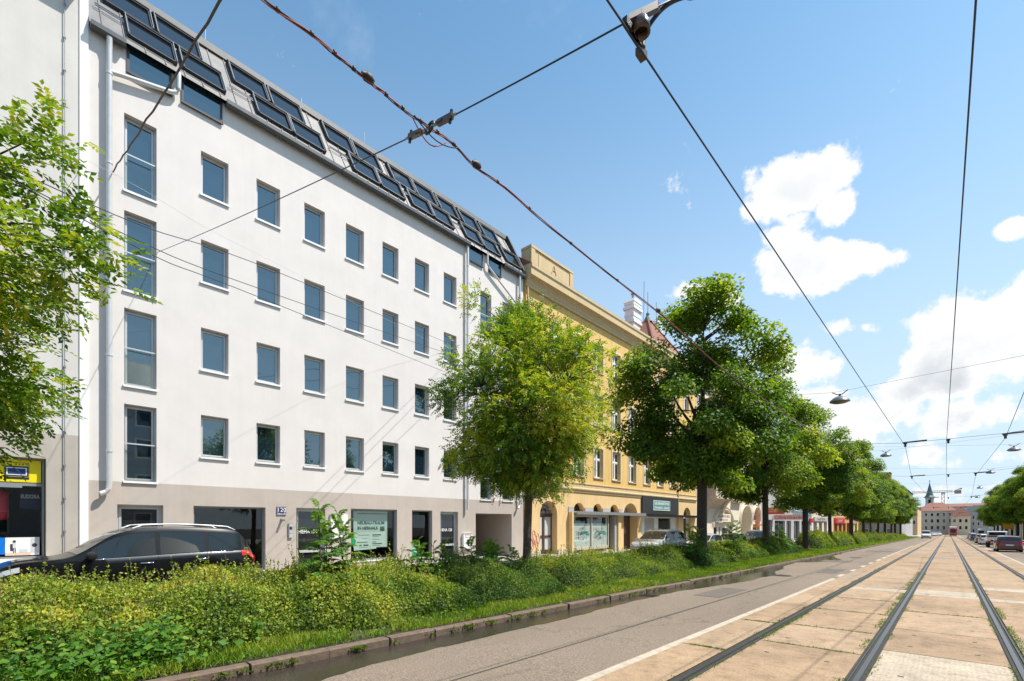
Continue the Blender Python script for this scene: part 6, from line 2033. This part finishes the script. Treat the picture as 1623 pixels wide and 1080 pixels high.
    bm.build('air_intake', BLACKMET, bmp_)
    hwr = ip(xr, spec['hw'])
    bm = MB(); bm.box(xr - .05, xr + .10, -hwr * 1.02, hwr * 1.02, spec['sill'] + .08, spec['sill'] + .36); rb = bm.build('rear_bumper', pm, root)
    if plates:
        p = MB(); p.box(xf_ + .041, xf_ + .05, -.26, .26, spec['sill'] + .25, spec['sill'] + .36); p.build('number_plate', PLATE, root)
        p = MB(); p.box(xr - .062, xr - .051, -.26, .26, spec['sill'] + .38, spec['sill'] + .49); p.build('number_plate', PLATE, root)
    if brake:
        p = MB(); zt = ip(spec['rwn'][1], spec['rf']); p.box(spec['rwn'][1] - .14, spec['rwn'][1] - .10, -.2, .2, zt - .06, zt - .02); p.build('brake_light', TAILRED, root)
    # mirrors, handles, trim
    for s in (-1, 1):
        mxx = w1 - .24; hh = ip(mxx, spec['hw'])
        mm = MB(); mm.lathe((mxx, s * (hh + .10), ip(mxx, spec['sh']) + .10), [(0, -.13), (.07, -.115), (.095, -.04), (.095, .03), (.06, .10), (0, .11)], 12, 'y'); mm.box(mxx - .05, mxx + .03, s * (hh - .06), s * (hh + .03), ip(mxx, spec['sh']) + .01, ip(mxx, spec['sh']) + .07)
        mm.build('mirror', BLACKMET if pm.name.startswith('black') else pm, root, smooth=True, angle=R(40))
        if detail:
            for hx in (spec['pillars'][-1] + .22 if spec['pillars'] else .2, spec['pillars'][0] + .1 if spec['pillars'] else -.9):
                zz = ip(hx, spec['sh']) - .13; yy = ip(hx, spec['hw'])
                h = MB(); h.tube([(hx - .11, s * (yy - .012), zz), (hx - .09, s * (yy + .022), zz), (hx + .09, s * (yy + .022), zz + .004), (hx + .11, s * (yy - .012), zz + .004)], .015, 6); h.build('door_handle', CHROME if spec['rails'] else pm, root, smooth=True)
            tr = MB(); tr.tube([(x, s * (ip(x, spec['hw']) * .945), ip(x, spec['sh']) + .012) for x in [s0 + .25 + (s1 - s0 - .25) * k / 14 for k in range(15)]], .012, 6); tr.build('window_trim', CHROME if spec['rails'] else BLACKMET, root, smooth=True)
            dl = MB()
            for px in list(spec['pillars']) + [s1 + .12]:
                col = []
                for j in range(4, 8):
                    ii = min(range(len(xs)), key=lambda k: abs(xs[k] - px)); col.append((px, s * (rings[ii][j][0] + .002), rings[ii][j][1]))
                dl.tube(col, .004, 4)
            dl.build('door_gap', BLACKRUB, root)
    if spec['rails']:
        for s in (-1, 1):
            r_ = MB(); r_.tube([(x, s * .60, ip(x, spec['rf']) + (.055 if 0 < k < 12 else .0)) for k, x in enumerate([.15 - 2.15 * k / 12 for k in range(13)])], .018, 8); r_.build('roof_rail', ALU, root, smooth=True)
        sp_ = MB(); sp_.prism([(-2.02, 1.68), (-2.24, 1.665), (-2.25, 1.645), (-2.02, 1.63)], 'y', -.62, .62); sp_.build('spoiler', pm, root)
    return root

def place(c, x, y, head, dz=0.0):
    """head: +1 drives away down the street, -1 comes towards the camera."""
    c.location = (x, y, G(y) + dz)
    c.rotation_euler = (-math.atan(SLOPE) * 0, 0, R(90) * head)
    return c
BLACKP = paint('black paint', (.004, .004, .005), .3, coat=.45)
SILVERP = paint('silver paint', (.50, .52, .54), .36, .25)
SILVER2 = paint('pale silver paint', (.55, .55, .55), .36, .25)
WHITEP = paint('white car paint', (.72, .72, .72), .35)
REDP = paint('dark red paint', (.10, .008, .008), .25)
BEIGEP = paint('bronze paint', (.24, .16, .10), .3, .4)
BLUEGREY = paint('blue grey paint', (.10, .13, .20), .3, .5)
GREYP = paint('dark grey paint', (.06, .065, .07), .3, .4)
VANW = paint('white van paint', (.62, .64, .63), .4)

c = car('parked_car', 'black estate suv with silver roof rails parked behind the hedge', 'car', SUV, BLACKP)
place(c, -14.52, 2.62, -1)
c = car('parked_car', 'silver suv parked facing the camera below the black shop sign', 'car', SUV, SILVERP)
place(c, -13.95, 29.8, -1)
c = car('parked_car', 'pale silver hatchback half hidden by the thickest tree trunk', 'car', HATCH, SILVER2, detail=False)
place(c, -13.9, 37.4, -1)
hatch_blue = car('parked_car', 'blue grey hatchback parked in front of the beige house arch', 'car', HATCH, BLUEGREY, detail=False)
place(hatch_blue, -13.9, 43.5, -1)
c = car('parked_car', 'dark grey suv parked last before the second thick trunk', 'car', SUV, GREYP, detail=False)
place(c, -13.9, 51.0, -1)
# right lane, driving away
c = car('car', 'dark red hatchback seen from behind at the right edge of the picture', 'car', HATCH, REDP, brake=True)
place(c, 4.05, 63.6, 1)
# flatbed pickup
def pickup(label):
    root = thing('pickup_truck', label, 'pickup', (0, 0, 0))
    mb = MB(); mb.prism([(.2, .55), (2.3, .55), (2.35, .95), (1.75, 1.12), (1.2, 1.85), (.3, 1.88), (.2, 1.8)], 'y', -.85, .85); mb.build('cab', WHITEP, root)
    mb = MB(); mb.quad((.19, -.7, 1.2), (.19, .7, 1.2), (.19, .66, 1.75), (.19, -.66, 1.75)); mb.build('rear_window', CARGLASS, root)
    mb = MB(); mb.box(-2.5, .1, -.98, .98, .78, .86); mb.box(-2.5, -2.44, -.98, .98, .86, 1.22); mb.box(-2.44, .1, -.98, -.92, .86, 1.22); mb.box(-2.44, .1, .92, .98, .86, 1.22); mb.box(-2.45, .15, -.5, .5, .55, .775); mb.build('bed', WHITEP, root)
    mb = MB(); mb.box(-2.2, -.2, -.85, .85, .865, 1.38); mb.build('load', WOODBROWN, root)
    for a in (1.5, -1.5):
        for s in (-1, 1):
            w = MB(); w.lathe((a, s * .78, .34), [(0, -.1), (.3, -.11), (.34, -.08), (.34, .08), (.3, .11), (0, .1)], 20, 'y'); w.build('wheel', TYRE, root, smooth=True, angle=R(50))
    for s in (-1, 1):
        l = MB(); l.box(-2.53, -2.502, s * .62, s * .95, .60, .78); l.build('tail_light', TAILRED, root)
    mb = MB(); mb.box(-2.53, -2.505, -.26, .26, .62, .74); mb.build('number_plate', PLATE, root)
    return root
place(pickup('white flatbed pickup with brown load ahead of the dark red car'), 4.25, 80, 1)
c = car('car', 'silver white hatchback queueing ahead of the pickup', 'car', HATCH, WHITEP, detail=False)
place(c, 4.0, 93.5, 1)
c = car('car', 'bronze hatchback in the queue behind the white van', 'car', HATCH, BEIGEP, detail=False)
place(c, 3.95, 104, 1)
van = car('van', 'tall white delivery van in the right lane queue', 'van', VAN, VANW, detail=False)
van.scale = (1.1, 1.12, 1.18)
place(van, 4.6, 117, 1)
c = copy_tree(hatch_blue); c['label'] = 'grey blue hatchback at the head of the queue before the white van'; place(c, 4.1, 134, 1)
whitec = car('car', 'small white car far ahead in the right lane', 'car', HATCH, WHITEP, detail=False)
place(whitec, 4.4, 152, 1)
c = copy_tree(whitec); c['label'] = 'tiny white car furthest along the right lane'; place(c, 4.6, 178, 1)
# oncoming and parked far left
c = car('van', 'white delivery van driving towards the camera in the left lane', 'van', VAN, WHITEP, detail=False)
place(c, -4.1, 160, -1)
for k, (x, y, lb) in enumerate(((-6.6, 232, 'first'), (-5.6, 246, 'second'), (-4.4, 262, 'third'))):
    c = copy_tree(whitec); c['label'] = 'pale car waiting far down the left lane, %s of three' % lb; c['group'] = 'cars waiting far down the left lane'; place(c, x + 1.5, y, -1)

# red tram ---------------------------------------------------------------
t = thing('tram', 'red tram with pale roof coming up the tracks far down the street', 'tram', (0, 0, 0))
TRED = paint('tram red', (.32, .018, .022), .35)
mb = MB()
n = 10
prof = []
for yy, wd, zt in ((-.0, .78, 2.9), (.25, 1.0, 3.05), (.7, 1.1, 3.15), (1.2, 1.15, 3.2), (28, 1.15, 3.2)):
    prof.append([(-wd, yy, .35), (-wd, yy, zt - .45), (-wd * .86, yy, zt - .08), (0, yy, zt), (wd * .86, yy, zt - .08), (wd, yy, zt - .45), (wd, yy, .35)])
for a, b in zip(prof, prof[1:]):
    mb.add(a + b, [(i, i + 1, 7 + i + 1, 7 + i) for i in range(6)])
mb.poly(prof[0]); mb.poly(prof[-1])
mb.build('body', TRED, t, smooth=True, angle=R(40))
mb = MB(); mb.box(-.74, .74, -.03, -.005, 1.45, 2.45); mb.build('windscreen', CARGLASS, t)
mb = MB(); mb.box(-.55, .55, -.035, -.005, 2.53, 2.78); mb.build('destination_display', BLACKMET, t)
for s in (-1, 1):
    for k in range(8):
        mb = MB(); mb.box(s * 1.152, s * 1.165, 1.8 + k * 3.2, 4.4 + k * 3.2, 1.4, 2.5); mb.build('side_window', CARGLASS, t)
    mb = MB(); mb.lathe((s * .58, -.02, 1.05), [(0, -.02), (.11, -.02), (.12, .02)], 12, 'y'); mb.build('headlight', LAMPLENS, t)
mb = MB(); mb.box(-.9, .9, -.06, .1, .28, .62); mb.build('bumper', GREYP, t)
mb = MB(); mb.box(-.95, .95, 1.4, 27.5, 3.14, 3.45); mb.build('roof_equipment', WINWHITE, t)
mb = MB(); mb.tube([(0, 9, 3.4), (0, 7.5, 4.4), (0, 9, 5.5)], .04, 6); mb.tube([(-.7, 9, 5.52), (.7, 9, 5.52)], .03, 6); mb.build('pantograph', BLACKMET, t)
t.location = (1.44 - .15, 236, G(236) + .02)

# motorcycle and bicycle by the trees --------------------------------------
t = thing('motorcycle', 'dark motorcycle parked beside the third thick trunk', 'motorcycle', (0, 0, 0))
for x in (-.68, .70):
    mb = MB(); mb.lathe((x, 0, .31), [(.22, -.05), (.29, -.06), (.31, 0), (.29, .06), (.22, .05)], 20, 'y'); w = mb.build('wheel', TYRE, t, smooth=True)
    mb = MB(); mb.lathe((x, 0, .31), [(0, .02), (.06, .02), (.06, -.02), (0, -.02)], 10, 'y')
    for k in range(5): mb.tube([(x, 0, .31), (x + .22 * math.cos(k * 1.257), 0, .31 + .22 * math.sin(k * 1.257))], .012, 4)
    mb.build('rim', ALU, w)
mb = MB(); mb.tube([(.70, .07, .31), (.55, .07, .75), (.45, .06, .98)], .025, 6); mb.tube([(.70, -.07, .31), (.55, -.07, .75), (.45, -.06, .98)], .025, 6); mb.build('fork', CHROME, t)
mb = MB(); mb.tube([(.44, .38, 1.06), (.46, .15, 1.02), (.46, -.15, 1.02), (.44, -.38, 1.06)], .018, 6); mb.build('handlebar', BLACKMET, t)
mb = MB(); mb.lathe((.22, 0, .80), [(0, -.26), (.12, -.2), (.17, 0), (.13, .2), (0, .27)], 12, 'x'); mb.build('tank', REDP, t, smooth=True)
mb = MB(); mb.prism([(.05, .74), (-.62, .86), (-.70, .80), (-.3, .66), (.02, .64)], 'y', -.13, .13); mb.build('seat', BLACKRUB, t)
mb = MB(); mb.box(-.15, .30, -.17, .17, .30, .62); mb.tube([(.2, .16, .3), (-.3, .2, .28), (-.85, .2, .36)], .045, 8); mb.build('engine', ALU_DARK, t)
mb = MB(); mb.lathe((.60, 0, .90), [(0, .06), (.085, .05), (.09, 0), (.05, -.08)], 12, 'x'); mb.build('headlight', LAMPLENS, t)
t.location = (-11.4, 46.2, G(46.2) + .02); t.rotation_euler = (0, 0, R(-70))
t = thing('bicycle', 'black bicycle leaning by the third thick trunk', 'bicycle', (0, 0, 0))
for x in (-.52, .52):
    mb = MB(); mb.lathe((x, 0, .34), [(.315, -.012), (.34, 0), (.315, .012)], 24, 'y')
    for k in range(8): mb.tube([(x, 0, .34), (x + .32 * math.cos(k * .785), 0, .34 + .32 * math.sin(k * .785))], .003, 3)
    mb.build('wheel', TYRE, t)
mb = MB()
for a, b in (((-.52, 0, .34), (-.08, 0, .30)), ((-.52, 0, .34), (-.18, 0, .82)), ((-.08, 0, .30), (-.20, 0, .88)), ((-.08, 0, .30), (.36, 0, .84)), ((-.18, 0, .80), (.36, 0, .86)), ((.52, 0, .34), (.35, 0, .98))): mb.tube([a, b], .016, 6)
mb.build('frame', BLACKMET, t)
mb = MB(); mb.tube([(.22, .27, 1.04), (.36, .1, 1.02), (.36, -.1, 1.02), (.22, -.27, 1.04)], .013, 6); mb.build('handlebar', BLACKMET, t)
mb = MB(); mb.prism([(-.34, .90), (-.10, .90), (-.06, .93), (-.34, .95)], 'y', -.07, .07); mb.build('saddle', BLACKRUB, t)
t.location = (-9.55, 46.2, gt(46.2)); t.rotation_euler = (R(6), 0, R(80))
# ---------------------------------------------------------------- overhead line
def ray(x, y, **fix):
    """The place on a sight line of the photograph at a known height z, offset X or distance Y."""
    d = sky_dir(x, y)
    if 'z' in fix: k = (fix['z'] - EYE) / d.z
    elif 'X' in fix: k = fix['X'] / d.x
    else: k = fix['Y'] / d.y
    return Vector((0, 0, EYE)) + d * k
def sag(a, b, s, n=16):
    a, b = Vector(a), Vector(b)
    return [a.lerp(b, k / n) - Vector((0, 0, s * 4 * (k / n) * (1 - k / n))) for k in range(n + 1)]
def wire(name, label, pts, r, m=WIRE, cat='wire', n=6, group=None):
    mb = MB(); mb.tube(pts, r, n)
    return tag(mb.build(name, m, smooth=True), label, cat, group)

ZC = 5.6
yspans = [3.4, 28.3, 46.2, 78, 112, 150, 190, 235]
zl = [-1.82, -1.45, -1.99, -1.6, -1.9, -1.5, -1.9, -1.6]
zr = [1.2, 1.74, 1.40, 2.0, 1.6, 1.9, 1.5, 1.8]
def line(offs, z=ZC, back=-24):
    pts = [(offs[0] - (offs[1] - offs[0]), back, z)]
    for (x, y) in zip(offs, yspans): pts.append((x, y, z + G(y) * .85))
    return pts
wire('contact_wire', 'dark contact wire over the left track running to the far end', line(zl), .0085, cat='contact wire', group=None)
wire('contact_wire', 'dark contact wire over the right track, meeting the span wire at right edge', line(zr), .0085, cat='contact wire')
wire('feeder_wire', 'straight feeder wire hanging between the two tracks', line([.16, -.06, -.1, -.05, 0, 0, 0, 0]), .0075, cat='wire')

# near span wire from the white facade over the left lane to the tracks
A0 = ray(250, 400, X=FX)
B0 = ray(681, 203, X=-4.45)
C0 = Vector((-1.78, 3.42, ZC + .10))
E0 = ray(1085, -10, z=ZC + .45)
E1 = C0 + (E0 - C0) * ((1.25 - C0.x) / (E0.x - C0.x))
wire('span_wire', 'thin span wire from the white facade up to the heavy cable joint', sag(A0, B0, .05), .0075, cat='span wire')
wire('span_wire', 'thin span wire from the cable joint to the contact wire hanger overhead', sag(B0, C0, .01), .0075, cat='span wire')
wire('span_wire', 'span wire leaving the hanger at the top of the picture', [C0, E0, E1], .0075, cat='span wire')
# turnbuckles on both sides of the joint
for (o, q, lb) in ((B0, A0, 'left'), (B0, C0, 'right')):
    d = (q - o).normalized()
    t = thing('strain_clamp', 'rusty strain clamp on the span wire, %s of the cable joint' % {'left': 'facade side', 'right': 'track side'}[lb], 'clamp', o + d * .3)
    mb = MB(); u = d.cross(Vector((0, 0, 1))).normalized(); w = u.cross(d)
    mb.obox(o + d * .30, d * .13, u * .022, w * .03); mb.obox(o + d * .20, d * .06, u * .03, w * .014); mb.build('body', PORCELAIN, t)
    mb = MB(); mb.tube([o + d * .02, o + d * .5], .014, 6); mb.build('rod', ZINC, t)
    mb = MB(); mb.obox(o + d * .40, d * .012, u * .012, w * .07); mb.build('pin', BLACKMET, t)
t = thing('cable_ring', 'dark steel ring joining heavy cable and span wire', 'ring', B0)
mb = MB(); mb.tube([B0 + Vector((.07 * math.cos(a), .02 * math.sin(a), .07 * math.sin(a))) for a in [k * .5236 for k in range(13)]], .016, 8); mb.build('ring', BLACKMET, t)

# hanger with insulator on the left contact wire
t = thing('wire_hanger', 'grey wire hanger with bell insulator on the left contact wire', 'hanger', C0)
mb = MB(); mb.lathe(C0 + Vector((.02, .03, -.10)), [(.0, .10), (.045, .09), (.062, .05), (.070, -.02), (.050, -.02), (.045, .02)], 16); mb.build('insulator', PORCELAIN, t, smooth=True)
mb = MB(); dE = (E0 - C0).normalized(); mb.obox(C0 + dE * .16, dE * .10, Vector((0, .022, 0)), Vector((0, 0, .03))); mb.obox(C0, dE * .07, Vector((0, .03, 0)), Vector((0, 0, .022))); mb.build('bracket', PORCELAIN, t)
mb = MB(); mb.box(C0.x - .06, C0.x - .02, C0.y - .12, C0.y + .12, ZC - .02, ZC + .035); mb.build('clamp', BLACKMET, t)
# thick curved jumper cable
j0 = ray(1017, 88, z=ZC); j1 = ray(1022, 55, z=ZC + .12); j2 = ray(1040, 25, z=ZC + .24); j3 = ray(1062, 5, z=ZC + .33); j4 = ray(1090, -6, z=ZC + .38); j5 = ray(1130, -12, z=ZC + .40)
t = thing('jumper_cable', 'thick black curved cable hanging beside the wire hanger', 'cable', j0)
mb = MB()
def catmull(P, n=6):
    out = []
    for i in range(len(P) - 1):
        p0, p1, p2, p3 = P[max(i - 1, 0)], P[i], P[i + 1], P[min(i + 2, len(P) - 1)]
        for k in range(n):
            s = k / n; out.append(.5 * ((2 * p1) + (p2 - p0) * s + (2 * p0 - 5 * p1 + 4 * p2 - p3) * s * s + (3 * p1 - p0 - 3 * p2 + p3) * s ** 3))
    return out + [P[-1]]
j6 = Vector((.13, j5.y + .3, ZC + .02)); mb.tube(catmull([j0, j1, j2, j3, j4, j5, j6]), .017, 10); mb.build('cable', CABLE, t, smooth=True)
mb = MB(); mb.box(j0.x - .03, j0.x + .03, j0.y - .05, j0.y + .04, ZC - .02, ZC + .04); mb.lathe(j0 + Vector((.01, -.03, .05)), [(0, -.03), (.035, -.02), (.035, .03), (0, .04)], 10); mb.build('terminal', PORCELAIN, t)

# heavy bundled cable with red strands
pxs = [(380, -35), (440, 16), (505, 62), (545, 97), (583, 126), (612, 150), (645, 177), (681, 202), (712, 222), (752, 262), (800, 297), (870, 357), (960, 430), (1050, 500), (1130, 572), (1200, 625), (1290, 685), (1352, 726)]
core = []
for i, (x, y) in enumerate(pxs):
    core.append(ray(x, y, X=-4.45))
core = catmull(core, 5)
core = [core[0] + (core[0] - core[1]) * 30] + core
t = thing('overhead_cable', 'heavy twisted cable with faded red strands sagging over the left lane', 'cable', B0)
mb = MB(); mb.tube(core, .008, 6)
for k in range(2, len(core) - 2, 4):
    p = core[k]; mb.lathe(p, [(.012, -.02), (.022, -.015), (.022, .015), (.012, .02)], 8, 'y')
mb.build('black_strand', CABLE, t, smooth=True)
for ph, m, rr_ in ((0, CABLE_RED, .006), (2.1, CABLE_RED, .005), (4.2, CABLE, .006)):
    s = [p + Vector((.011 * math.cos(ph + i * .45), 0, .011 * math.sin(ph + i * .45) - .014 * abs(math.sin(i * .37)))) for i, p in enumerate(core)]
    mb = MB(); mb.tube(s, rr_, 5); mb.build('red_strand' if m is CABLE_RED else 'black_strand', m, t, smooth=True)
for k, (x, y) in enumerate(((583, 126), (755, 264), (1043, 494))):
    p = ray(x, y, X=-4.45) + Vector((0, 0, .02))
    mb = MB(); d = (core[12] - core[8]).normalized(); mb.tube([p - d * .07, p - d * .03, p + d * .03, p + d * .07], [.02, .046, .046, .02], 10); mb.build('coupling', BLACKRUB, t, smooth=True)
q = [B0 + Vector((0, (k - 4) * .06, -.03 - .16 * math.sin(math.pi * k / 8))) for k in range(9)]
mb = MB(); mb.tube(q, .007, 5); mb.build('red_strand', CABLE_RED, t)
q = [B0 + Vector((.03, (k - 3) * .08, -.02 - .10 * math.sin(math.pi * k / 8))) for k in range(9)]
mb = MB(); mb.tube(q, .007, 5); mb.build('black_strand', CABLE, t)

# rope from the top left down to the white facade
a = ray(178, 272, X=FX + .05)
b = ray(500, -252, z=7.8)
rp = sag(a, b, .10, 24)
rr2 = random.Random(2)
rp = [p + Vector((rr2.uniform(-.02, .02), rr2.uniform(-.02, .02), rr2.uniform(-.02, .02))) for p in rp]
wire('guy_rope', 'frayed brown guy rope slanting across the upper left windows', rp, .018, BARK, cat='rope')
# three thin lines drooping across the white facade and a fainter fourth one
endp = [ray(728, 552, X=-18.8), ray(728, 567, X=-18.8), ray(728, 599, X=-18.8)]
near = [((185, 342), (443.7, 433)), ((175, 361), (440, 468)), ((218, 393), (420, 475))]
for k, (p, q) in enumerate(near):
    xs_ = -9.5
    P0 = ray(*p, X=-8.5); P1 = ray(*q, X=-11.5)
    d = (P0 - P1)
    pts = catmull([P0 + d * 1.1 + Vector((0, 0, .5)), P0, P1, endp[k]], 8)
    wire('service_line', ['topmost of three thin dark lines drooping across the white facade', 'middle one of three thin dark lines drooping across the white facade', 'lowest of three thin dark lines drooping across the white facade'][k], pts, [.0052 + .0028 * i / (len(pts) - 1) for i in range(len(pts))], CABLE, cat='line')
wire('service_line', 'faint hairline wire across the upper white facade above the three dark lines', catmull([ray(60, 215, X=-12), ray(218, 296, X=-12.6), ray(327, 361.5, X=-14), ray(440, 419, X=-15.5), ray(600, 500, X=-17.6), ray(705, 553, X=-18.9)], 5), .0032, ALU, cat='line')
wire('service_line', 'short dark line entering from the left edge above the ash crown', sag(ray(-60, 235, X=-12), ray(128, 268, X=-18.9), .03), .0085, CABLE, cat='line')

# cross spans down the street with their lamps
def lamp_at(p, label, big=1.0):
    t = thing('street_lamp', label, 'street lamp', p, 'lamps hung over the street')
    k = big
    mb = MB(); mb.lathe(p, [(.02, .30 * k), (.10 * k, .27 * k), (.26 * k, .20 * k), (.40 * k, .08 * k), (.44 * k, .0), (.41 * k, -.015)], 22); mb.build('shade', LAMPGREY, t, smooth=True, angle=R(45))
    mb = MB(); mb.lathe(p, [(.405 * k, -.012), (.3 * k, -.06 * k), (0, -.085 * k)], 22); mb.build('diffuser', LAMPGLOW, t, smooth=True)
    mb = MB(); mb.tube([p + Vector((-.32 * k, 0, .50 * k)), p + Vector((-.1 * k, 0, .36 * k)), p + Vector((.1 * k, 0, .36 * k)), p + Vector((.34 * k, 0, .54 * k))], .022, 6); mb.tube([p + Vector((0, 0, .28 * k)), p + Vector((0, 0, .38 * k))], .05, 8); mb.build('bracket', BLACKMET, t)
    return t
lamps = [((1331, 637), (1607, None), 28.7, 'largest street lamp by the treetops'), ((1404, 723), None, 54.9, 'smaller street lamp left of the tracks'),
         ((1607, 714), None, 57.8, 'street lamp at the right edge'), ((1570, 750), None, 80.2, 'second street lamp from the right edge'),
         ((1553, 774), None, 113, 'third street lamp from the right edge'), ((1549, 789), None, 148, 'tiny farthest street lamp right of the tracks')]
for (px, _, yy, lb) in lamps:
    p = ray(px[0], px[1], Y=yy)
    lamp_at(p, lb + ', hung from a wire over the street', 1.0)
    x0, x1 = (-18.8, 18.8)
    zz = p.z + .54
    if yy > 110: x0, x1 = -16, 16
    s = sag((x0, yy, zz + 1.3 + .03 * abs(x0 - p.x)), p + Vector((-.3, 0, .50)), .05, 6) + sag(p + Vector((.3, 0, .52)), (x1, yy, zz + 1.3), .05, 6)
    wire('lamp_wire', 'thin lamp wire crossing the street at the ' + lb, s, .006, cat='lamp wire')
for k, yy in enumerate(yspans[1:7]):
    xl, xr_ = zl[k + 1], zr[k + 1]
    z0 = ZC + G(yy) * .85 + .14
    pts = sag((-18.8, yy, z0 + 2.0), (xl, yy, z0), .12, 8) + sag((xl, yy, z0), (xr_, yy, z0 + .05), .0, 4)[1:] + sag((xr_, yy, z0 + .05), (18.8, yy, z0 + 2.0), .12, 8)[1:]
    ordn = ['first', 'second', 'third', 'fourth', 'fifth', 'sixth'][k]
    wire('cross_span', 'cross span carrying the contact wires, %s one down the street' % ordn, pts, .0075, cat='span wire')
    for x, nm in ((xl, 'left track'), (xr_, 'right track'), (0, 'feeder')):
        t = thing('wire_hanger', 'dark wire hanger on the %s cross span above the %s' % (ordn, nm), 'hanger', (x, yy, z0 - .1), 'hangers on the cross spans')
        mb = MB(); mb.box(x - .04, x + .04, yy - .06, yy + .06, z0 - .17, z0 + .02); mb.build('clamp', BLACKMET, t)
        if nm != 'feeder':
            mb = MB(); mb.tube([(x - .1, yy, z0 + .02), (x + .75, yy, z0 + .05)], .035, 6); mb.build('insulator_rod', PORCELAIN, t)
        mb = MB(); mb.lathe((x, yy, z0 - .02), [(0, -.05), (.07, -.03), (.07, .03), (0, .05)], 8); mb.build('insulator', PORCELAIN, t)
